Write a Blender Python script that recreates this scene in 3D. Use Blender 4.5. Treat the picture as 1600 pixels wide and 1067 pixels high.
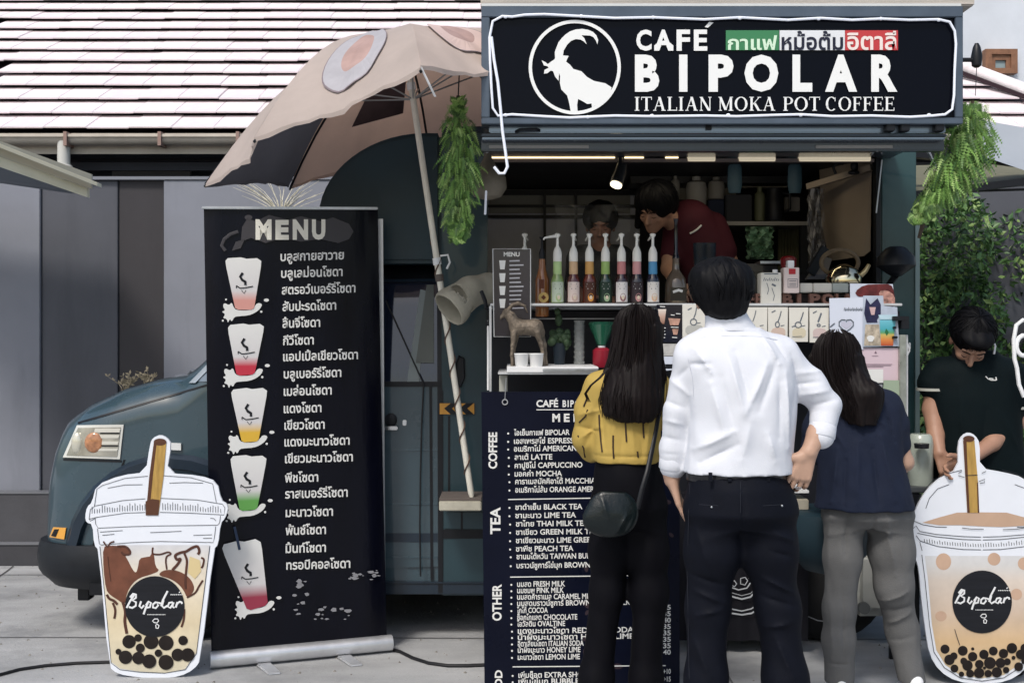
import bpy, bmesh, math, random
import numpy as np
from mathutils import Vector, Matrix
# ------------------------------------------------------------------ camera, world, sun, exposure
for o in list(bpy.data.objects): bpy.data.objects.remove(o)
SC = bpy.context.scene
COL = SC.collection
CZ = 1.5
FPX = 1800.0
cam = bpy.data.cameras.new('camera'); cam.sensor_width = 36; cam.lens = 40.5; cam.shift_y = -13.5/1600
cam.clip_start = .05; cam.clip_end = 500
camo = bpy.data.objects.new('camera', cam); COL.objects.link(camo)
camo.location = (0, 0, CZ); camo.rotation_euler = (math.pi/2, 0, 0); SC.camera = camo
W = bpy.data.worlds.new("World"); SC.world = W; W.use_nodes = True
nt = W.node_tree; nt.nodes.clear()
sky = nt.nodes.new('ShaderNodeTexSky'); sky.sky_type = 'NISHITA'; sky.sun_disc = False
SUN_EL = math.radians(52); SUN_AZ = math.radians(205)
sky.sun_elevation = SUN_EL; sky.sun_rotation = SUN_AZ; sky.dust_density = 3.0; sky.air_density = 1.3
bg = nt.nodes.new('ShaderNodeBackground'); bg.inputs['Strength'].default_value = .095
wo = nt.nodes.new('ShaderNodeOutputWorld')
nt.links.new(sky.outputs[0], bg.inputs[0]); nt.links.new(bg.outputs[0], wo.inputs[0])
sl = bpy.data.lights.new('sun', 'SUN'); sl.energy = 1.5; sl.angle = math.radians(12); sl.color = (1, .96, .9)
so = bpy.data.objects.new('sun', sl); COL.objects.link(so)
sd = Vector((math.sin(SUN_AZ)*math.cos(SUN_EL), math.cos(SUN_AZ)*math.cos(SUN_EL), math.sin(SUN_EL)))
so.rotation_euler = sd.to_track_quat('Z', 'Y').to_euler(); so.location = sd*20
SC.view_settings.view_transform = 'Standard'; SC.view_settings.look = 'None'
SC.view_settings.gamma = 1; SC.view_settings.use_curve_mapping = False
SC.view_settings.exposure = .66
SC.cycles.max_bounces = 8; SC.cycles.transparent_max_bounces = 12
SC.cycles.use_denoising = True
rnd = random.Random(11)
# ------------------------------------------------------------------ helpers
def P(px, py, Y): return Vector(((px-800)/FPX*Y, Y, CZ-(py-520)/FPX*Y))
def M(px, Y): return px/FPX*Y            # a length in photo pixels at depth Y, in metres
MATS = {}
def mat(name, col, rough=.55, metal=0., var=.0, vs=6., bump=0., bs=40., spec=.32, coat=0., emit=None, es=1., alpha=1., trans=0.,
        grad=None, stretch=None, wear=None):
    if name in MATS: return MATS[name]
    m = bpy.data.materials.new(name); m.use_nodes = True
    n = m.node_tree; b = n.nodes['Principled BSDF']
    c4 = tuple(col)+(1,) if len(col) == 3 else tuple(col)
    b.inputs['Base Color'].default_value = c4
    b.inputs['Roughness'].default_value = rough; b.inputs['Metallic'].default_value = metal
    b.inputs['Specular IOR Level'].default_value = spec
    b.inputs['Coat Weight'].default_value = coat; b.inputs['Coat Roughness'].default_value = .06
    b.inputs['Alpha'].default_value = alpha; b.inputs['Transmission Weight'].default_value = trans
    if emit is not None:
        b.inputs['Emission Color'].default_value = tuple(emit)+(1,); b.inputs['Emission Strength'].default_value = es
    tc = n.nodes.new('ShaderNodeTexCoord')
    def noise(sc, det=5, rg=.6, st=None):
        t = n.nodes.new('ShaderNodeTexNoise'); t.inputs['Scale'].default_value = sc
        t.inputs['Detail'].default_value = det; t.inputs['Roughness'].default_value = rg
        if st:
            mp = n.nodes.new('ShaderNodeMapping'); mp.inputs['Scale'].default_value = st
            n.links.new(tc.outputs['Object'], mp.inputs[0]); n.links.new(mp.outputs[0], t.inputs[0])
        else: n.links.new(tc.outputs['Object'], t.inputs[0])
        return t
    last = None
    if grad:
        sp = n.nodes.new('ShaderNodeSeparateXYZ'); n.links.new(tc.outputs['Generated'], sp.inputs[0])
        cr = n.nodes.new('ShaderNodeValToRGB'); e = cr.color_ramp.elements
        while len(e) < len(grad): e.new(.5)
        for k, (p, c) in enumerate(grad): e[k].position = p; e[k].color = tuple(c)+(1,)
        n.links.new(sp.outputs['Z'], cr.inputs[0]); last = cr.outputs[0]
    if var > 0:
        t = noise(vs, st=stretch)
        mr = n.nodes.new('ShaderNodeMapRange'); mr.inputs['From Min'].default_value = .3; mr.inputs['From Max'].default_value = .7
        mr.inputs['To Min'].default_value = 1-var; mr.inputs['To Max'].default_value = 1+var
        n.links.new(t.outputs[0], mr.inputs[0])
        mx = n.nodes.new('ShaderNodeMix'); mx.data_type = 'RGBA'; mx.blend_type = 'MULTIPLY'; mx.inputs[0].default_value = 1
        if last: n.links.new(last, mx.inputs[6])
        else: mx.inputs[6].default_value = c4
        n.links.new(mr.outputs[0], mx.inputs[7]); last = mx.outputs[2]
        r2 = n.nodes.new('ShaderNodeMapRange'); r2.inputs['To Min'].default_value = max(0, rough-.12); r2.inputs['To Max'].default_value = min(1, rough+.12)
        n.links.new(t.outputs[0], r2.inputs[0]); n.links.new(r2.outputs[0], b.inputs['Roughness'])
    if wear:
        t = noise(wear[1], 8, .65, st=wear[3] if len(wear) > 3 else None)
        cr = n.nodes.new('ShaderNodeMapRange'); cr.inputs['From Min'].default_value = .52; cr.inputs['From Max'].default_value = .72
        n.links.new(t.outputs[0], cr.inputs[0])
        ml = n.nodes.new('ShaderNodeMath'); ml.operation = 'MULTIPLY'; ml.inputs[1].default_value = wear[2]
        n.links.new(cr.outputs[0], ml.inputs[0])
        mx = n.nodes.new('ShaderNodeMix'); mx.data_type = 'RGBA'
        n.links.new(ml.outputs[0], mx.inputs[0])
        if last: n.links.new(last, mx.inputs[6])
        else: mx.inputs[6].default_value = c4
        mx.inputs[7].default_value = tuple(wear[0])+(1,); last = mx.outputs[2]
    if last: n.links.new(last, b.inputs['Base Color'])
    if bump > 0:
        t = noise(bs, st=stretch); bp = n.nodes.new('ShaderNodeBump'); bp.inputs['Strength'].default_value = bump
        bp.inputs['Distance'].default_value = .01
        n.links.new(t.outputs[0], bp.inputs['Height']); n.links.new(bp.outputs[0], b.inputs['Normal'])
    MATS[name] = m
    return m
OFF = {}
def _tag(o, label=None, cat=None, group=None, kind=None):
    if label: o['label'] = label
    if cat: o['category'] = cat
    if group: o['group'] = group
    if kind: o['kind'] = kind
    return o
def thing(name, label, cat, loc, group=None):
    o = bpy.data.objects.new(name, None); COL.objects.link(o); o.location = loc; o.empty_display_size = .1
    OFF[o.name] = Vector(loc)
    return _tag(o, label, cat, group)
class MB:
    def __init__(s): s.v = []; s.f = []; s.m = []
    def face(s, pts, m=0):
        i = len(s.v); s.v += [tuple(p) for p in pts]; s.f.append(tuple(range(i, i+len(pts)))); s.m.append(m); return s
    def add(s, verts, faces, m=0):
        i = len(s.v); s.v += [tuple(p) for p in verts]
        for f in faces: s.f.append(tuple(i+k for k in f)); s.m.append(m)
        return s
    def hexa(s, a, b, m=0):   # a, b: 4-point loops
        return s.add(list(a)+list(b), [(3,2,1,0),(4,5,6,7),(0,1,5,4),(1,2,6,5),(2,3,7,6),(3,0,4,7)], m)
    def box(s, x0, x1, y0, y1, z0, z1, m=0):
        return s.hexa([(x0,y0,z0),(x1,y0,z0),(x1,y1,z0),(x0,y1,z0)], [(x0,y0,z1),(x1,y0,z1),(x1,y1,z1),(x0,y1,z1)], m)
    def pbox(s, px0, px1, py0, py1, Y0, Y1, m=0):   # box whose front face (at Y0) spans these photo pixels
        a = P(px0, py1, Y0); b = P(px1, py0, Y0)
        return s.box(a.x, b.x, Y0, Y1, a.z, b.z, m)
    def bar(s, a, b, w, h, m=0, up=(0,0,1)):
        a = Vector(a); b = Vector(b); d = (b-a).normalized(); u = Vector(up)
        if abs(d.dot(u)) > .95: u = Vector((0,1,0))
        x = d.cross(u).normalized()*w/2; z = x.cross(d).normalized()*h/2
        return s.hexa([a-x-z, a+x-z, a+x+z, a-x+z], [b-x-z, b+x-z, b+x+z, b-x+z], m)
    def tube(s, pts, r, n=8, m=0, flat=1., nrm=None, cap=True, closed=False):
        pts = [Vector(p) for p in pts]; N = len(pts)
        rr = r if isinstance(r, (list, tuple)) else [r]*N
        i0 = len(s.v); prev = None
        for i, p in enumerate(pts):
            if closed: d = pts[(i+1) % N]-pts[i-1]
            else: d = pts[min(i+1, N-1)]-pts[max(i-1, 0)]
            if d.length < 1e-9: d = Vector((0,0,1))
            d.normalize()
            if nrm is not None: w = Vector(nrm); u = d.cross(w)
            elif prev is None:
                w = Vector((0,0,1)) if abs(d.z) < .9 else Vector((0,1,0)); u = d.cross(w)
            else: u = prev-d*prev.dot(d)
            if u.length < 1e-6: u = Vector((1,0,0))
            u.normalize(); w = d.cross(u).normalized(); prev = u
            for k in range(n):
                a = 2*math.pi*k/n
                s.v.append(tuple(p+u*math.cos(a)*rr[i]+w*math.sin(a)*rr[i]*flat))
        for i in range(N if closed else N-1):
            for k in range(n):
                a = i0+i*n+k; b = i0+i*n+(k+1) % n; j = (i+1) % N
                s.f.append((a, b, i0+j*n+(k+1) % n, i0+j*n+k)); s.m.append(m)
        if cap and not closed:
            s.f.append(tuple(i0+k for k in range(n))[::-1]); s.m.append(m)
            s.f.append(tuple(i0+(N-1)*n+k for k in range(n))); s.m.append(m)
        return s
    def lathe(s, c, prof, n=20, m=0, mlist=None):
        i0 = len(s.v)
        for r, z in prof:
            for k in range(n):
                a = 2*math.pi*k/n; s.v.append((c[0]+r*math.cos(a), c[1]+r*math.sin(a), c[2]+z))
        for i in range(len(prof)-1):
            for k in range(n):
                s.f.append((i0+i*n+k, i0+i*n+(k+1) % n, i0+(i+1)*n+(k+1) % n, i0+(i+1)*n+k)); s.m.append(mlist[i] if mlist else m)
        s.f.append(tuple(i0+k for k in range(n))[::-1]); s.m.append(mlist[0] if mlist else m)
        s.f.append(tuple(i0+(len(prof)-1)*n+k for k in range(n))); s.m.append(mlist[-1] if mlist else m)
        return s
    def sheet(s, rows, m=0, closed=False):
        i0 = len(s.v); R_ = len(rows); C = len(rows[0])
        for r in rows: s.v += [tuple(p) for p in r]
        for i in range(R_-1):
            for j in range(C if closed else C-1):
                k = (j+1) % C
                s.f.append((i0+i*C+j, i0+i*C+k, i0+(i+1)*C+k, i0+(i+1)*C+j)); s.m.append(m)
        return s
    def ball(s, c, r, n=12, k=8, m=0):
        if not isinstance(r, (tuple, list)): r = (r, r, r)
        rows = []
        for i in range(k+1):
            t = math.pi*i/k
            rows.append([(c[0]+r[0]*math.sin(t)*math.cos(2*math.pi*j/n), c[1]+r[1]*math.sin(t)*math.sin(2*math.pi*j/n), c[2]-r[2]*math.cos(t)) for j in range(n)])
        return s.sheet(rows, m, True)
    def poly(s, pl, pts, e, m=0, th=0):   # flat polygon given in photo pixels on a plane
        a = [pl(x, y, e) for x, y in pts]
        if th:
            b = [pl(x, y, e-th) for x, y in pts]; n = len(a)
            s.add(a+b, [tuple(range(n)), tuple(range(2*n-1, n-1, -1))]+[(i, n+i, n+(i+1) % n, (i+1) % n) for i in range(n)], m)
        else: s.face(a, m)
        return s
    def disc(s, pl, cx, cy, r, e, m=0, n=20, ry=None):
        ry = ry or r
        return s.poly(pl, [(cx+r*math.cos(2*math.pi*k/n), cy+ry*math.sin(2*math.pi*k/n)) for k in range(n)], e, m)
    def stroke(s, pl, pts, wpx, e, m=0, n=6, closed=False):
        q = [pl(x, y, e) for x, y in pts]
        return s.tube(q, M(wpx, q[0].y)/2, n, m, flat=.12, nrm=pl.n, closed=closed)
    def build(s, name, mats, parent=None, smooth=False, bevel=0, loc=None, label=None, cat=None, group=None, kind=None, auto=None):
        me = bpy.data.meshes.new(name)
        if parent is not None: off = OFF[parent.name]
        else:
            if loc is None:
                a = np.array(s.v); loc = ((a[:,0].min()+a[:,0].max())/2, (a[:,1].min()+a[:,1].max())/2, a[:,2].min())
            off = Vector(loc)
        me.from_pydata([(x-off.x, y-off.y, z-off.z) for x, y, z in s.v], [], s.f)
        if not isinstance(mats, (list, tuple)): mats = [mats]
        for m_ in mats: me.materials.append(m_)
        me.polygons.foreach_set('material_index', s.m)
        bm = bmesh.new(); bm.from_mesh(me)
        bmesh.ops.recalc_face_normals(bm, faces=bm.faces)
        if bevel: bmesh.ops.bevel(bm, geom=[e for e in bm.edges if e.is_manifold and e.calc_face_angle(0) > .6], offset=bevel, segments=2, affect='EDGES', clamp_overlap=True)
        if smooth or bevel:
            lim = auto or .7
            for f in bm.faces: f.smooth = True
            for e in bm.edges:
                if len(e.link_faces) == 2 and e.calc_face_angle(0) > lim: e.smooth = False
        bm.to_mesh(me); bm.free(); me.update()
        o = bpy.data.objects.new(name, me); COL.objects.link(o)
        if parent is not None: o.parent = parent
        else: o.location = off
        OFF[o.name] = off
        return _tag(o, label, cat, group, kind)
def dup(root, loc, rz=0, label=None, scale=None):
    def cp(o, par):
        c = o.copy(); COL.objects.link(c)
        if par: c.parent = par
        for ch in list(o.children): cp(ch, c)
        return c
    r = cp(root, None); r.location = loc; r.rotation_euler = (0, 0, rz)
    if scale: r.scale = scale
    if label: r['label'] = label
    return r
class Plane:
    def __init__(s, p0, n): s.p = Vector(p0); s.n = Vector(n).normalized()
    def __call__(s, px, py, e=0):
        c = Vector((0, 0, CZ)); d = Vector(((px-800)/FPX, 1, -(py-520)/FPX))
        return c+d*((s.p-c).dot(s.n)/d.dot(s.n))+s.n*e
def YP(Y): return Plane((0, Y, 0), (0, -1, 0))
_tx = {}
def glyphs(t, wt=0., sp=1.):
    k = (t, wt, sp)
    if k in _tx: return _tx[k]
    cu = bpy.data.curves.new('t', 'FONT'); cu.body = t; cu.size = 1; cu.offset = wt; cu.space_character = sp
    cu.resolution_u = 3; cu.fill_mode = 'FRONT'
    o = bpy.data.objects.new('t', cu); COL.objects.link(o)
    dg = bpy.context.evaluated_depsgraph_get(); dg.update()
    me = o.evaluated_get(dg).to_mesh()
    v = [(q.co.x, q.co.y) for q in me.vertices]; f = [tuple(p.vertices) for p in me.polygons]
    o.evaluated_get(dg).to_mesh_clear(); bpy.data.objects.remove(o); bpy.data.curves.remove(cu)
    _tx[k] = (v, f); return _tx[k]
def fit(mb, pl, t, x0, x1, y0, y1, e, m=0, wt=.0, base=False, sl=0., dy=0., sp=1.):
    # text fitted to a pixel box; base=True: y1 is the baseline and y0 the cap height line; dy = line slope in px over its width
    v, f = glyphs(t, wt, sp)
    if not v: return mb
    xs = [a for a, b in v]; ys = [b for a, b in v]
    ax, bx = min(xs), max(xs)
    ay, by = (0, .72) if base else (min(ys), max(ys))
    out = []
    for a, b in v:
        u = (a-ax)/(bx-ax); w = (b-ay)/(by-ay)
        out.append(pl(x0+(x1-x0)*u+sl*w*(y1-y0), y1-(y1-y0)*w+dy*u, e))
    return mb.add(out, f, m)
# ---- implicit surfaces: smooth unions on a grid, meshed by surface nets
class Vol:
    def __init__(s, lo, hi, h):
        s.lo = np.array(lo, float); s.h = h
        n = np.ceil((np.array(hi, float)-s.lo)/h).astype(int)+1
        s.ax = [s.lo[i]+np.arange(n[i])*h for i in range(3)]
        s.F = np.full(n, 9., np.float32)
    def region(s, lo, hi):
        sl = []
        for i in range(3):
            a = int(max(0, math.floor((lo[i]-s.lo[i])/s.h))); b = int(min(s.F.shape[i], math.ceil((hi[i]-s.lo[i])/s.h)+1))
            if b <= a: return None
            sl.append(slice(a, b))
        X = s.ax[0][sl[0]][:, None, None]; Y = s.ax[1][sl[1]][None, :, None]; Z = s.ax[2][sl[2]][None, None, :]
        return tuple(sl), X, Y, Z
    def put(s, lo, hi, fn, k=.01, op='u'):
        pad = 2*k+3*s.h
        r = s.region([a-pad for a in lo], [a+pad for a in hi])
        if r is None: return s
        sl, X, Y, Z = r
        d = fn(X, Y, Z).astype(np.float32); a = s.F[sl]; k = max(k, 1e-5)
        if op == 'u': hh = np.maximum(k-np.abs(a-d), 0)/k; s.F[sl] = np.minimum(a, d)-hh*hh*k/4
        elif op == 's': hh = np.maximum(k-np.abs(a+d), 0)/k; s.F[sl] = np.maximum(a, -d)+hh*hh*k/4
        elif op == 'd': s.F[sl] = a+d
        return s
    def cap(s, a, b, ra, rb=None, k=.01, op='u', sy=1.):
        a = np.array(a, float); b = np.array(b, float); rb = ra if rb is None else rb; R_ = max(ra, rb)
        lo = np.minimum(a, b)-R_; hi = np.maximum(a, b)+R_
        ab = b-a; L = max(ab.dot(ab), 1e-9)
        def fn(X, Y, Z):
            x, y, z = X-a[0], Y-a[1], Z-a[2]
            t = np.clip((x*ab[0]+y*ab[1]+z*ab[2])/L, 0, 1)
            return np.sqrt((x-t*ab[0])**2+((y-t*ab[1])/sy)**2+(z-t*ab[2])**2)-(ra+(rb-ra)*t)
        return s.put(lo, hi, fn, k, op)
    def chain(s, pts, rs, k=.01, sy=1.):
        for i in range(len(pts)-1): s.cap(pts[i], pts[i+1], rs[i], rs[i+1], k, 'u', sy)
        return s
    def ell(s, c, r, k=.01, op='u', Mx=None):
        c = np.array(c, float); r = np.array(r, float); R_ = r.max() if Mx is not None else r
        I = np.array(Mx.transposed()) if Mx is not None else None
        def fn(X, Y, Z):
            x, y, z = X-c[0], Y-c[1], Z-c[2]
            if I is not None: x, y, z = (I[i][0]*x+I[i][1]*y+I[i][2]*z for i in range(3))
            q = np.sqrt((x/r[0])**2+(y/r[1])**2+(z/r[2])**2)
            g = np.sqrt((x/r[0]**2)**2+(y/r[1]**2)**2+(z/r[2]**2)**2)+1e-6
            return q*(q-1)/g
        return s.put(c-R_, c+R_, fn, k, op)
    def loft(s, secs, k=.01, pw=2.):      # secs: (z, cx, cy, rx, ry), any order
        a = np.array(sorted(secs), float)
        z0, z1 = a[0,0], a[-1,0]; zz = np.linspace(z0, z1, 160)
        cols = []
        for j in range(1, 5):
            q = np.interp(zz, a[:,0], a[:,j]); p = np.pad(q, 6, mode='edge'); cols.append(np.convolve(p, np.ones(13)/13, 'valid'))
        lo = (min(a[:,1]-a[:,3]), min(a[:,2]-a[:,4]), z0); hi = (max(a[:,1]+a[:,3]), max(a[:,2]+a[:,4]), z1)
        def fn(X, Y, Z):
            cx, cy, rx, ry = (np.interp(Z.ravel(), zz, c)[None, None, :] for c in cols)
            q = (np.abs((X-cx)/rx)**pw+np.abs((Y-cy)/ry)**pw)**(1/pw)
            d = (q-1)*np.minimum(rx, ry)
            return np.maximum(d, np.maximum(z0-Z, Z-z1)+0*d)
        return s.put(lo, hi, fn, k)
    def crease(s, a, b, w, amp, ymax=None):    # a fold running from a to b: +amp swells, -amp sinks
        a = np.array(a, float); b = np.array(b, float); ab = b-a; L = max(ab.dot(ab), 1e-9)
        lo = np.minimum(a, b)-2.2*w; hi = np.maximum(a, b)+2.2*w; lo[1] -= .1; hi[1] += .1
        def fn(X, Y, Z):
            x, y, z = X-a[0], Y-a[1], Z-a[2]
            t = (x*ab[0]+z*ab[2])/max(ab[0]**2+ab[2]**2, 1e-9); tc = np.clip(t, 0, 1)
            d2 = ((x-tc*ab[0])**2+(z-tc*ab[2])**2)/(w*w)
            yw = np.exp(-((y-tc*ab[1])/.09)**2)
            return -amp*.95*np.exp(-1.55*np.sqrt(d2+.015)+.19)*yw*(.25+.75*np.sin(np.pi*np.clip(tc, .08, .92)))
        return s.put(lo, hi, fn, 0, 'd')
    def cutbelow(s, a, n):      # remove the half space on the side n points to, through point a
        n = np.array(n, float); n /= np.linalg.norm(n)
        X = s.ax[0][:, None, None]; Y = s.ax[1][None, :, None]; Z = s.ax[2][None, None, :]
        d = (X-a[0])*n[0]+(Y-a[1])*n[1]+(Z-a[2])*n[2]
        s.F = np.maximum(s.F, d.astype(np.float32)); return s
    def wrinkle(s, amp, sc, seed=0, sx=1., sz=1.):
        X = s.ax[0][:, None, None]*sc*sx; Y = s.ax[1][None, :, None]*sc; Z = s.ax[2][None, None, :]*sc*sz
        q = seed*1.7
        w = np.sin(X*1.3+q+1.9*np.sin(Z*.7+q))+np.sin(Z*1.1+X*.8+2.3*np.sin(Y*.9+X*.5+q))*.8+np.sin(Y*1.7-Z*.6+q*2+1.4*np.sin(X*1.1))*.7
        m = np.abs(s.F) < 4*s.h+amp*3
        s.F = np.where(m, s.F+(w*amp/2.5).astype(np.float32), s.F); return s
    def mesh(s):
        F = s.F; F[0] = F[-1] = 9; F[:, 0] = F[:, -1] = 9; F[:, :, 0] = F[:, :, -1] = 9
        I = F < 0
        c = [I[i:I.shape[0]-1+i, j:I.shape[1]-1+j, k:I.shape[2]-1+k] for i in (0,1) for j in (0,1) for k in (0,1)]
        al = c[0].copy(); an = c[0].copy()
        for q in c[1:]: al &= q; an |= q
        act = an & ~al
        idx = np.argwhere(act)
        num = np.full(act.shape, -1, np.int64); num[act] = np.arange(len(idx))
        acc = np.zeros((len(idx), 3)); cnt = np.zeros(len(idx))
        for d in range(3):
            o1, o2 = [q for q in range(3) if q != d]
            for a in (0, 1):
                for b in (0, 1):
                    p0 = idx.copy(); p0[:, o1] += a; p0[:, o2] += b; p1 = p0.copy(); p1[:, d] += 1
                    f0 = F[tuple(p0.T)]; f1 = F[tuple(p1.T)]; m = (f0 < 0) != (f1 < 0)
                    t = np.where(m, f0/np.where(m, f0-f1, 1), 0)
                    q = p0.astype(float); q[:, d] += t
                    acc[m] += q[m]; cnt[m] += 1
        V = acc/cnt[:, None]*s.h+s.lo
        quads = []
        for d in range(3):
            o1, o2 = [(1,2),(2,0),(0,1)][d]
            sa = [slice(None)]*3; sb = [slice(None)]*3; sa[d] = slice(0, -1); sb[d] = slice(1, None)
            A = I[tuple(sa)]; B = I[tuple(sb)]
            e = np.argwhere(A != B); fl = A[tuple(e.T)]
            q = []
            for da, db in ((-1,-1),(0,-1),(0,0),(-1,0)):
                w = e.copy(); w[:, o1] += da; w[:, o2] += db; q.append(num[tuple(w.T)])
            q = np.stack(q, 1); q[~fl] = q[~fl][:, ::-1]; quads.append(q)
        return V, np.concatenate(quads)
    def build(s, name, mats, parent=None, pick=None, smooth_it=1, **kw):
        V, Q = s.mesh()
        n = len(V)
        for _ in range(smooth_it):     # light laplacian relax
            S = np.zeros((n, 3)); C = np.zeros(n)
            for a in range(4):
                b = (a+1) % 4
                np.add.at(S, Q[:, a], V[Q[:, b]]); np.add.at(S, Q[:, b], V[Q[:, a]]); np.add.at(C, Q[:, a], 1); np.add.at(C, Q[:, b], 1)
            V = V*.5+(S/C[:, None])*.5
        me = bpy.data.meshes.new(name)
        off = OFF[parent.name] if parent is not None else Vector(kw.get('loc', (V[:,0].mean(), V[:,1].mean(), V[:,2].min())))
        V = V-np.array(off)
        me.vertices.add(n); me.vertices.foreach_set('co', V.astype(np.float32).ravel())
        me.loops.add(4*len(Q)); me.loops.foreach_set('vertex_index', Q.astype(np.int32).ravel())
        me.polygons.add(len(Q)); me.polygons.foreach_set('loop_start', (np.arange(len(Q))*4).astype(np.int32))
        try: me.polygons.foreach_set('loop_total', np.full(len(Q), 4, np.int32))
        except Exception: pass
        me.polygons.foreach_set('use_smooth', np.ones(len(Q), bool))
        if not isinstance(mats, (list, tuple)): mats = [mats]
        for m_ in mats: me.materials.append(m_)
        if pick is not None:
            cen = V[Q].mean(1)+np.array(off); me.polygons.foreach_set('material_index', pick(cen).astype(np.int32))
        me.update(calc_edges=True); me.validate()
        o = bpy.data.objects.new(name, me); COL.objects.link(o)
        if parent is not None: o.parent = parent
        else: o.location = off
        OFF[o.name] = off
        return _tag(o, kw.get('label'), kw.get('cat'), kw.get('group'), kw.get('kind'))

def sm(pts, it=2):     # corner cutting
    for _ in range(it):
        o = []
        for i in range(len(pts)):
            a, b = pts[i], pts[(i+1) % len(pts)]
            o += [(a[0]*.75+b[0]*.25, a[1]*.75+b[1]*.25), (a[0]*.25+b[0]*.75, a[1]*.25+b[1]*.75)]
        pts = o
    return pts
# ------------------------------------------------------------------ materials
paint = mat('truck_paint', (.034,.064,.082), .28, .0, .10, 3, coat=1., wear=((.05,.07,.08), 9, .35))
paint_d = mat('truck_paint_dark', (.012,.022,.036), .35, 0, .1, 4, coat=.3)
black = mat('black_plastic', (.006,.007,.010), .45, 0, .1, 20)
blackg = mat('black_gloss', (.003,.004,.009), .16, 0, .1, 9, coat=.5)
rubber = mat('rubber', (.012,.012,.013), .8, 0, .2, 30, bump=.2)
chrome = mat('chrome', (.6,.62,.65), .18, 1.)
steel = mat('brushed_steel', (.45,.47,.5), .35, .9, .15, 30)
alum = mat('aluminium', (.62,.63,.65), .38, .7, .08, 20)
white = mat('white_plastic', (.78,.79,.8), .4, 0, .04, 20)
glass = mat('dark_window_glass', (.01,.014,.03), .05, 0, coat=1.)
cream = mat('cream_metal', (.62,.58,.47), .45, 0, .1, 9)
# ------------------------------------------------------------------ the setting
g = MB(); g.face([(-60,-20,0),(60,-20,0),(60,90,0),(-60,90,0)])
m = mat('concrete_ground', (.38,.385,.39), .8, 0, .30, 1.3, bump=.5, bs=90, wear=((.15,.155,.16), 1.1, .85), stretch=(.6,1.6,1))
g.build('ground', m, kind='structure', loc=(0,0,0))
# worn joints between the concrete slabs
jm = mat('joint_dirt', (.10,.10,.10), .95)
for i, (a_, b_) in enumerate((((-9,5.75),(9,5.55)),((-9,7.1),(9,7.2)),((-2.6,3.0),(-3.2,7.4)),((.9,3.0),(1.0,7.4)),((3.4,3.0),(3.6,7.4)))):
    pts = [(a_[0]+(b_[0]-a_[0])*t/30+rnd.uniform(-.006,.006), a_[1]+(b_[1]-a_[1])*t/30+rnd.uniform(-.006,.006)) for t in range(31)]
    dx, dy = (0,.005) if i < 2 else (.005,0); q = MB(); q.sheet([[(x-dx,y-dy,.004) for x,y in pts],[(x+dx,y+dy,.004) for x,y in pts]]); q.build('paving_joint', jm, kind='structure')
q = MB()
for i in range(900):
    x = rnd.uniform(-4,3.5); y = rnd.uniform(4.6,8); s_2 = rnd.choice([.003,.004,.006,.009]); a = rnd.uniform(0,3)
    q.add([(x+s_2*math.cos(a+k*1.6)*rnd.uniform(.7,1.2), y+s_2*math.sin(a+k*1.6)*rnd.uniform(.7,1.2), .0) for k in range(4)]+[(x,y,s_2*.8)], [(0,1,4),(1,2,4),(2,3,4),(3,0,4)])
q.build('ground_grit', mat('grit', (.2,.19,.17), .9, 0, .5, 50), label='scattered grit and tiny stones on the concrete', cat='grit', kind='stuff', loc=(0,5,0))
# house behind: eaves at Y=8.4
hs = thing('neighbour_house', 'long low house with rows of pale pink roof tiles rising behind the grey wall', 'house', (-1.5, 8.6, 0))
EY, EZ = 8.4, 2.965; DY, DZ = .262, .160
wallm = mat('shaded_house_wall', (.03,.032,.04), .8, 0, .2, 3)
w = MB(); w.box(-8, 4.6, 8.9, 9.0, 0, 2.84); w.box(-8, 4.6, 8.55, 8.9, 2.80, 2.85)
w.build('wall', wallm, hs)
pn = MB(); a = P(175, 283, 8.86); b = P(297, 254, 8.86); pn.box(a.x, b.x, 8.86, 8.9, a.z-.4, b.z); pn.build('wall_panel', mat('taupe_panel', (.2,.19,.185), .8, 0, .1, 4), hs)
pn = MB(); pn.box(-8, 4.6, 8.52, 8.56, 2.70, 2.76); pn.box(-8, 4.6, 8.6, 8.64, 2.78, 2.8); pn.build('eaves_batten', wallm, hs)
rf = MB()
s_ = Vector((0, DY, DZ)).normalized(); nn = Vector((0, -s_.z, s_.y))
rpl = Plane((0, EY, EZ-.03), -nn)
HIP = lambda px_: 105+(px_-1500)*.38          # the hip line that ends the roof on the right
def onroof(px_, py_, e=0):
    pl_ = Plane(Vector((0, EY, EZ))+nn*e, nn); return pl_(px_, py_)
A = Vector((-8, EY+.06, EZ-.06)); cE = onroof(1765, HIP(1765)); cT = onroof(1215, HIP(1215)); cL = Vector((-8, cT.y, cT.z)); cE = Vector((cE.x, A.y, A.z))
cT2 = Vector((cT.x-1.5, cT.y+1.6, cT.z+.97)); cL = Vector((-8, cT2.y, cT2.z))
lo_r = [A, cE, cT-nn*.04, cT2-nn*.04, cL-nn*.04]
rf.add([tuple(q) for q in lo_r]+[tuple(q+nn*.03) for q in lo_r], [(4,3,2,1,0),(5,6,7,8,9)]+[(i,(i+1)%5,5+(i+1)%5,5+i) for i in range(5)])
roof = rf.build('roof', mat('roof_gap_shadow', (.02,.012,.018), .9), hs)  # near-black colour paints the shadow in the gaps between tile rows
tm = [mat('roof_tile_%s' % c, col, .65, 0, .12, 5, bump=.3, bs=60, wear=((.50,.42,.42), 3.5, .5)) for c, col in (('pale', (.80,.73,.745)), ('rose', (.78,.70,.72)), ('white', (.82,.75,.76)))]
L = math.hypot(DY, DZ)
tmesh = []
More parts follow.
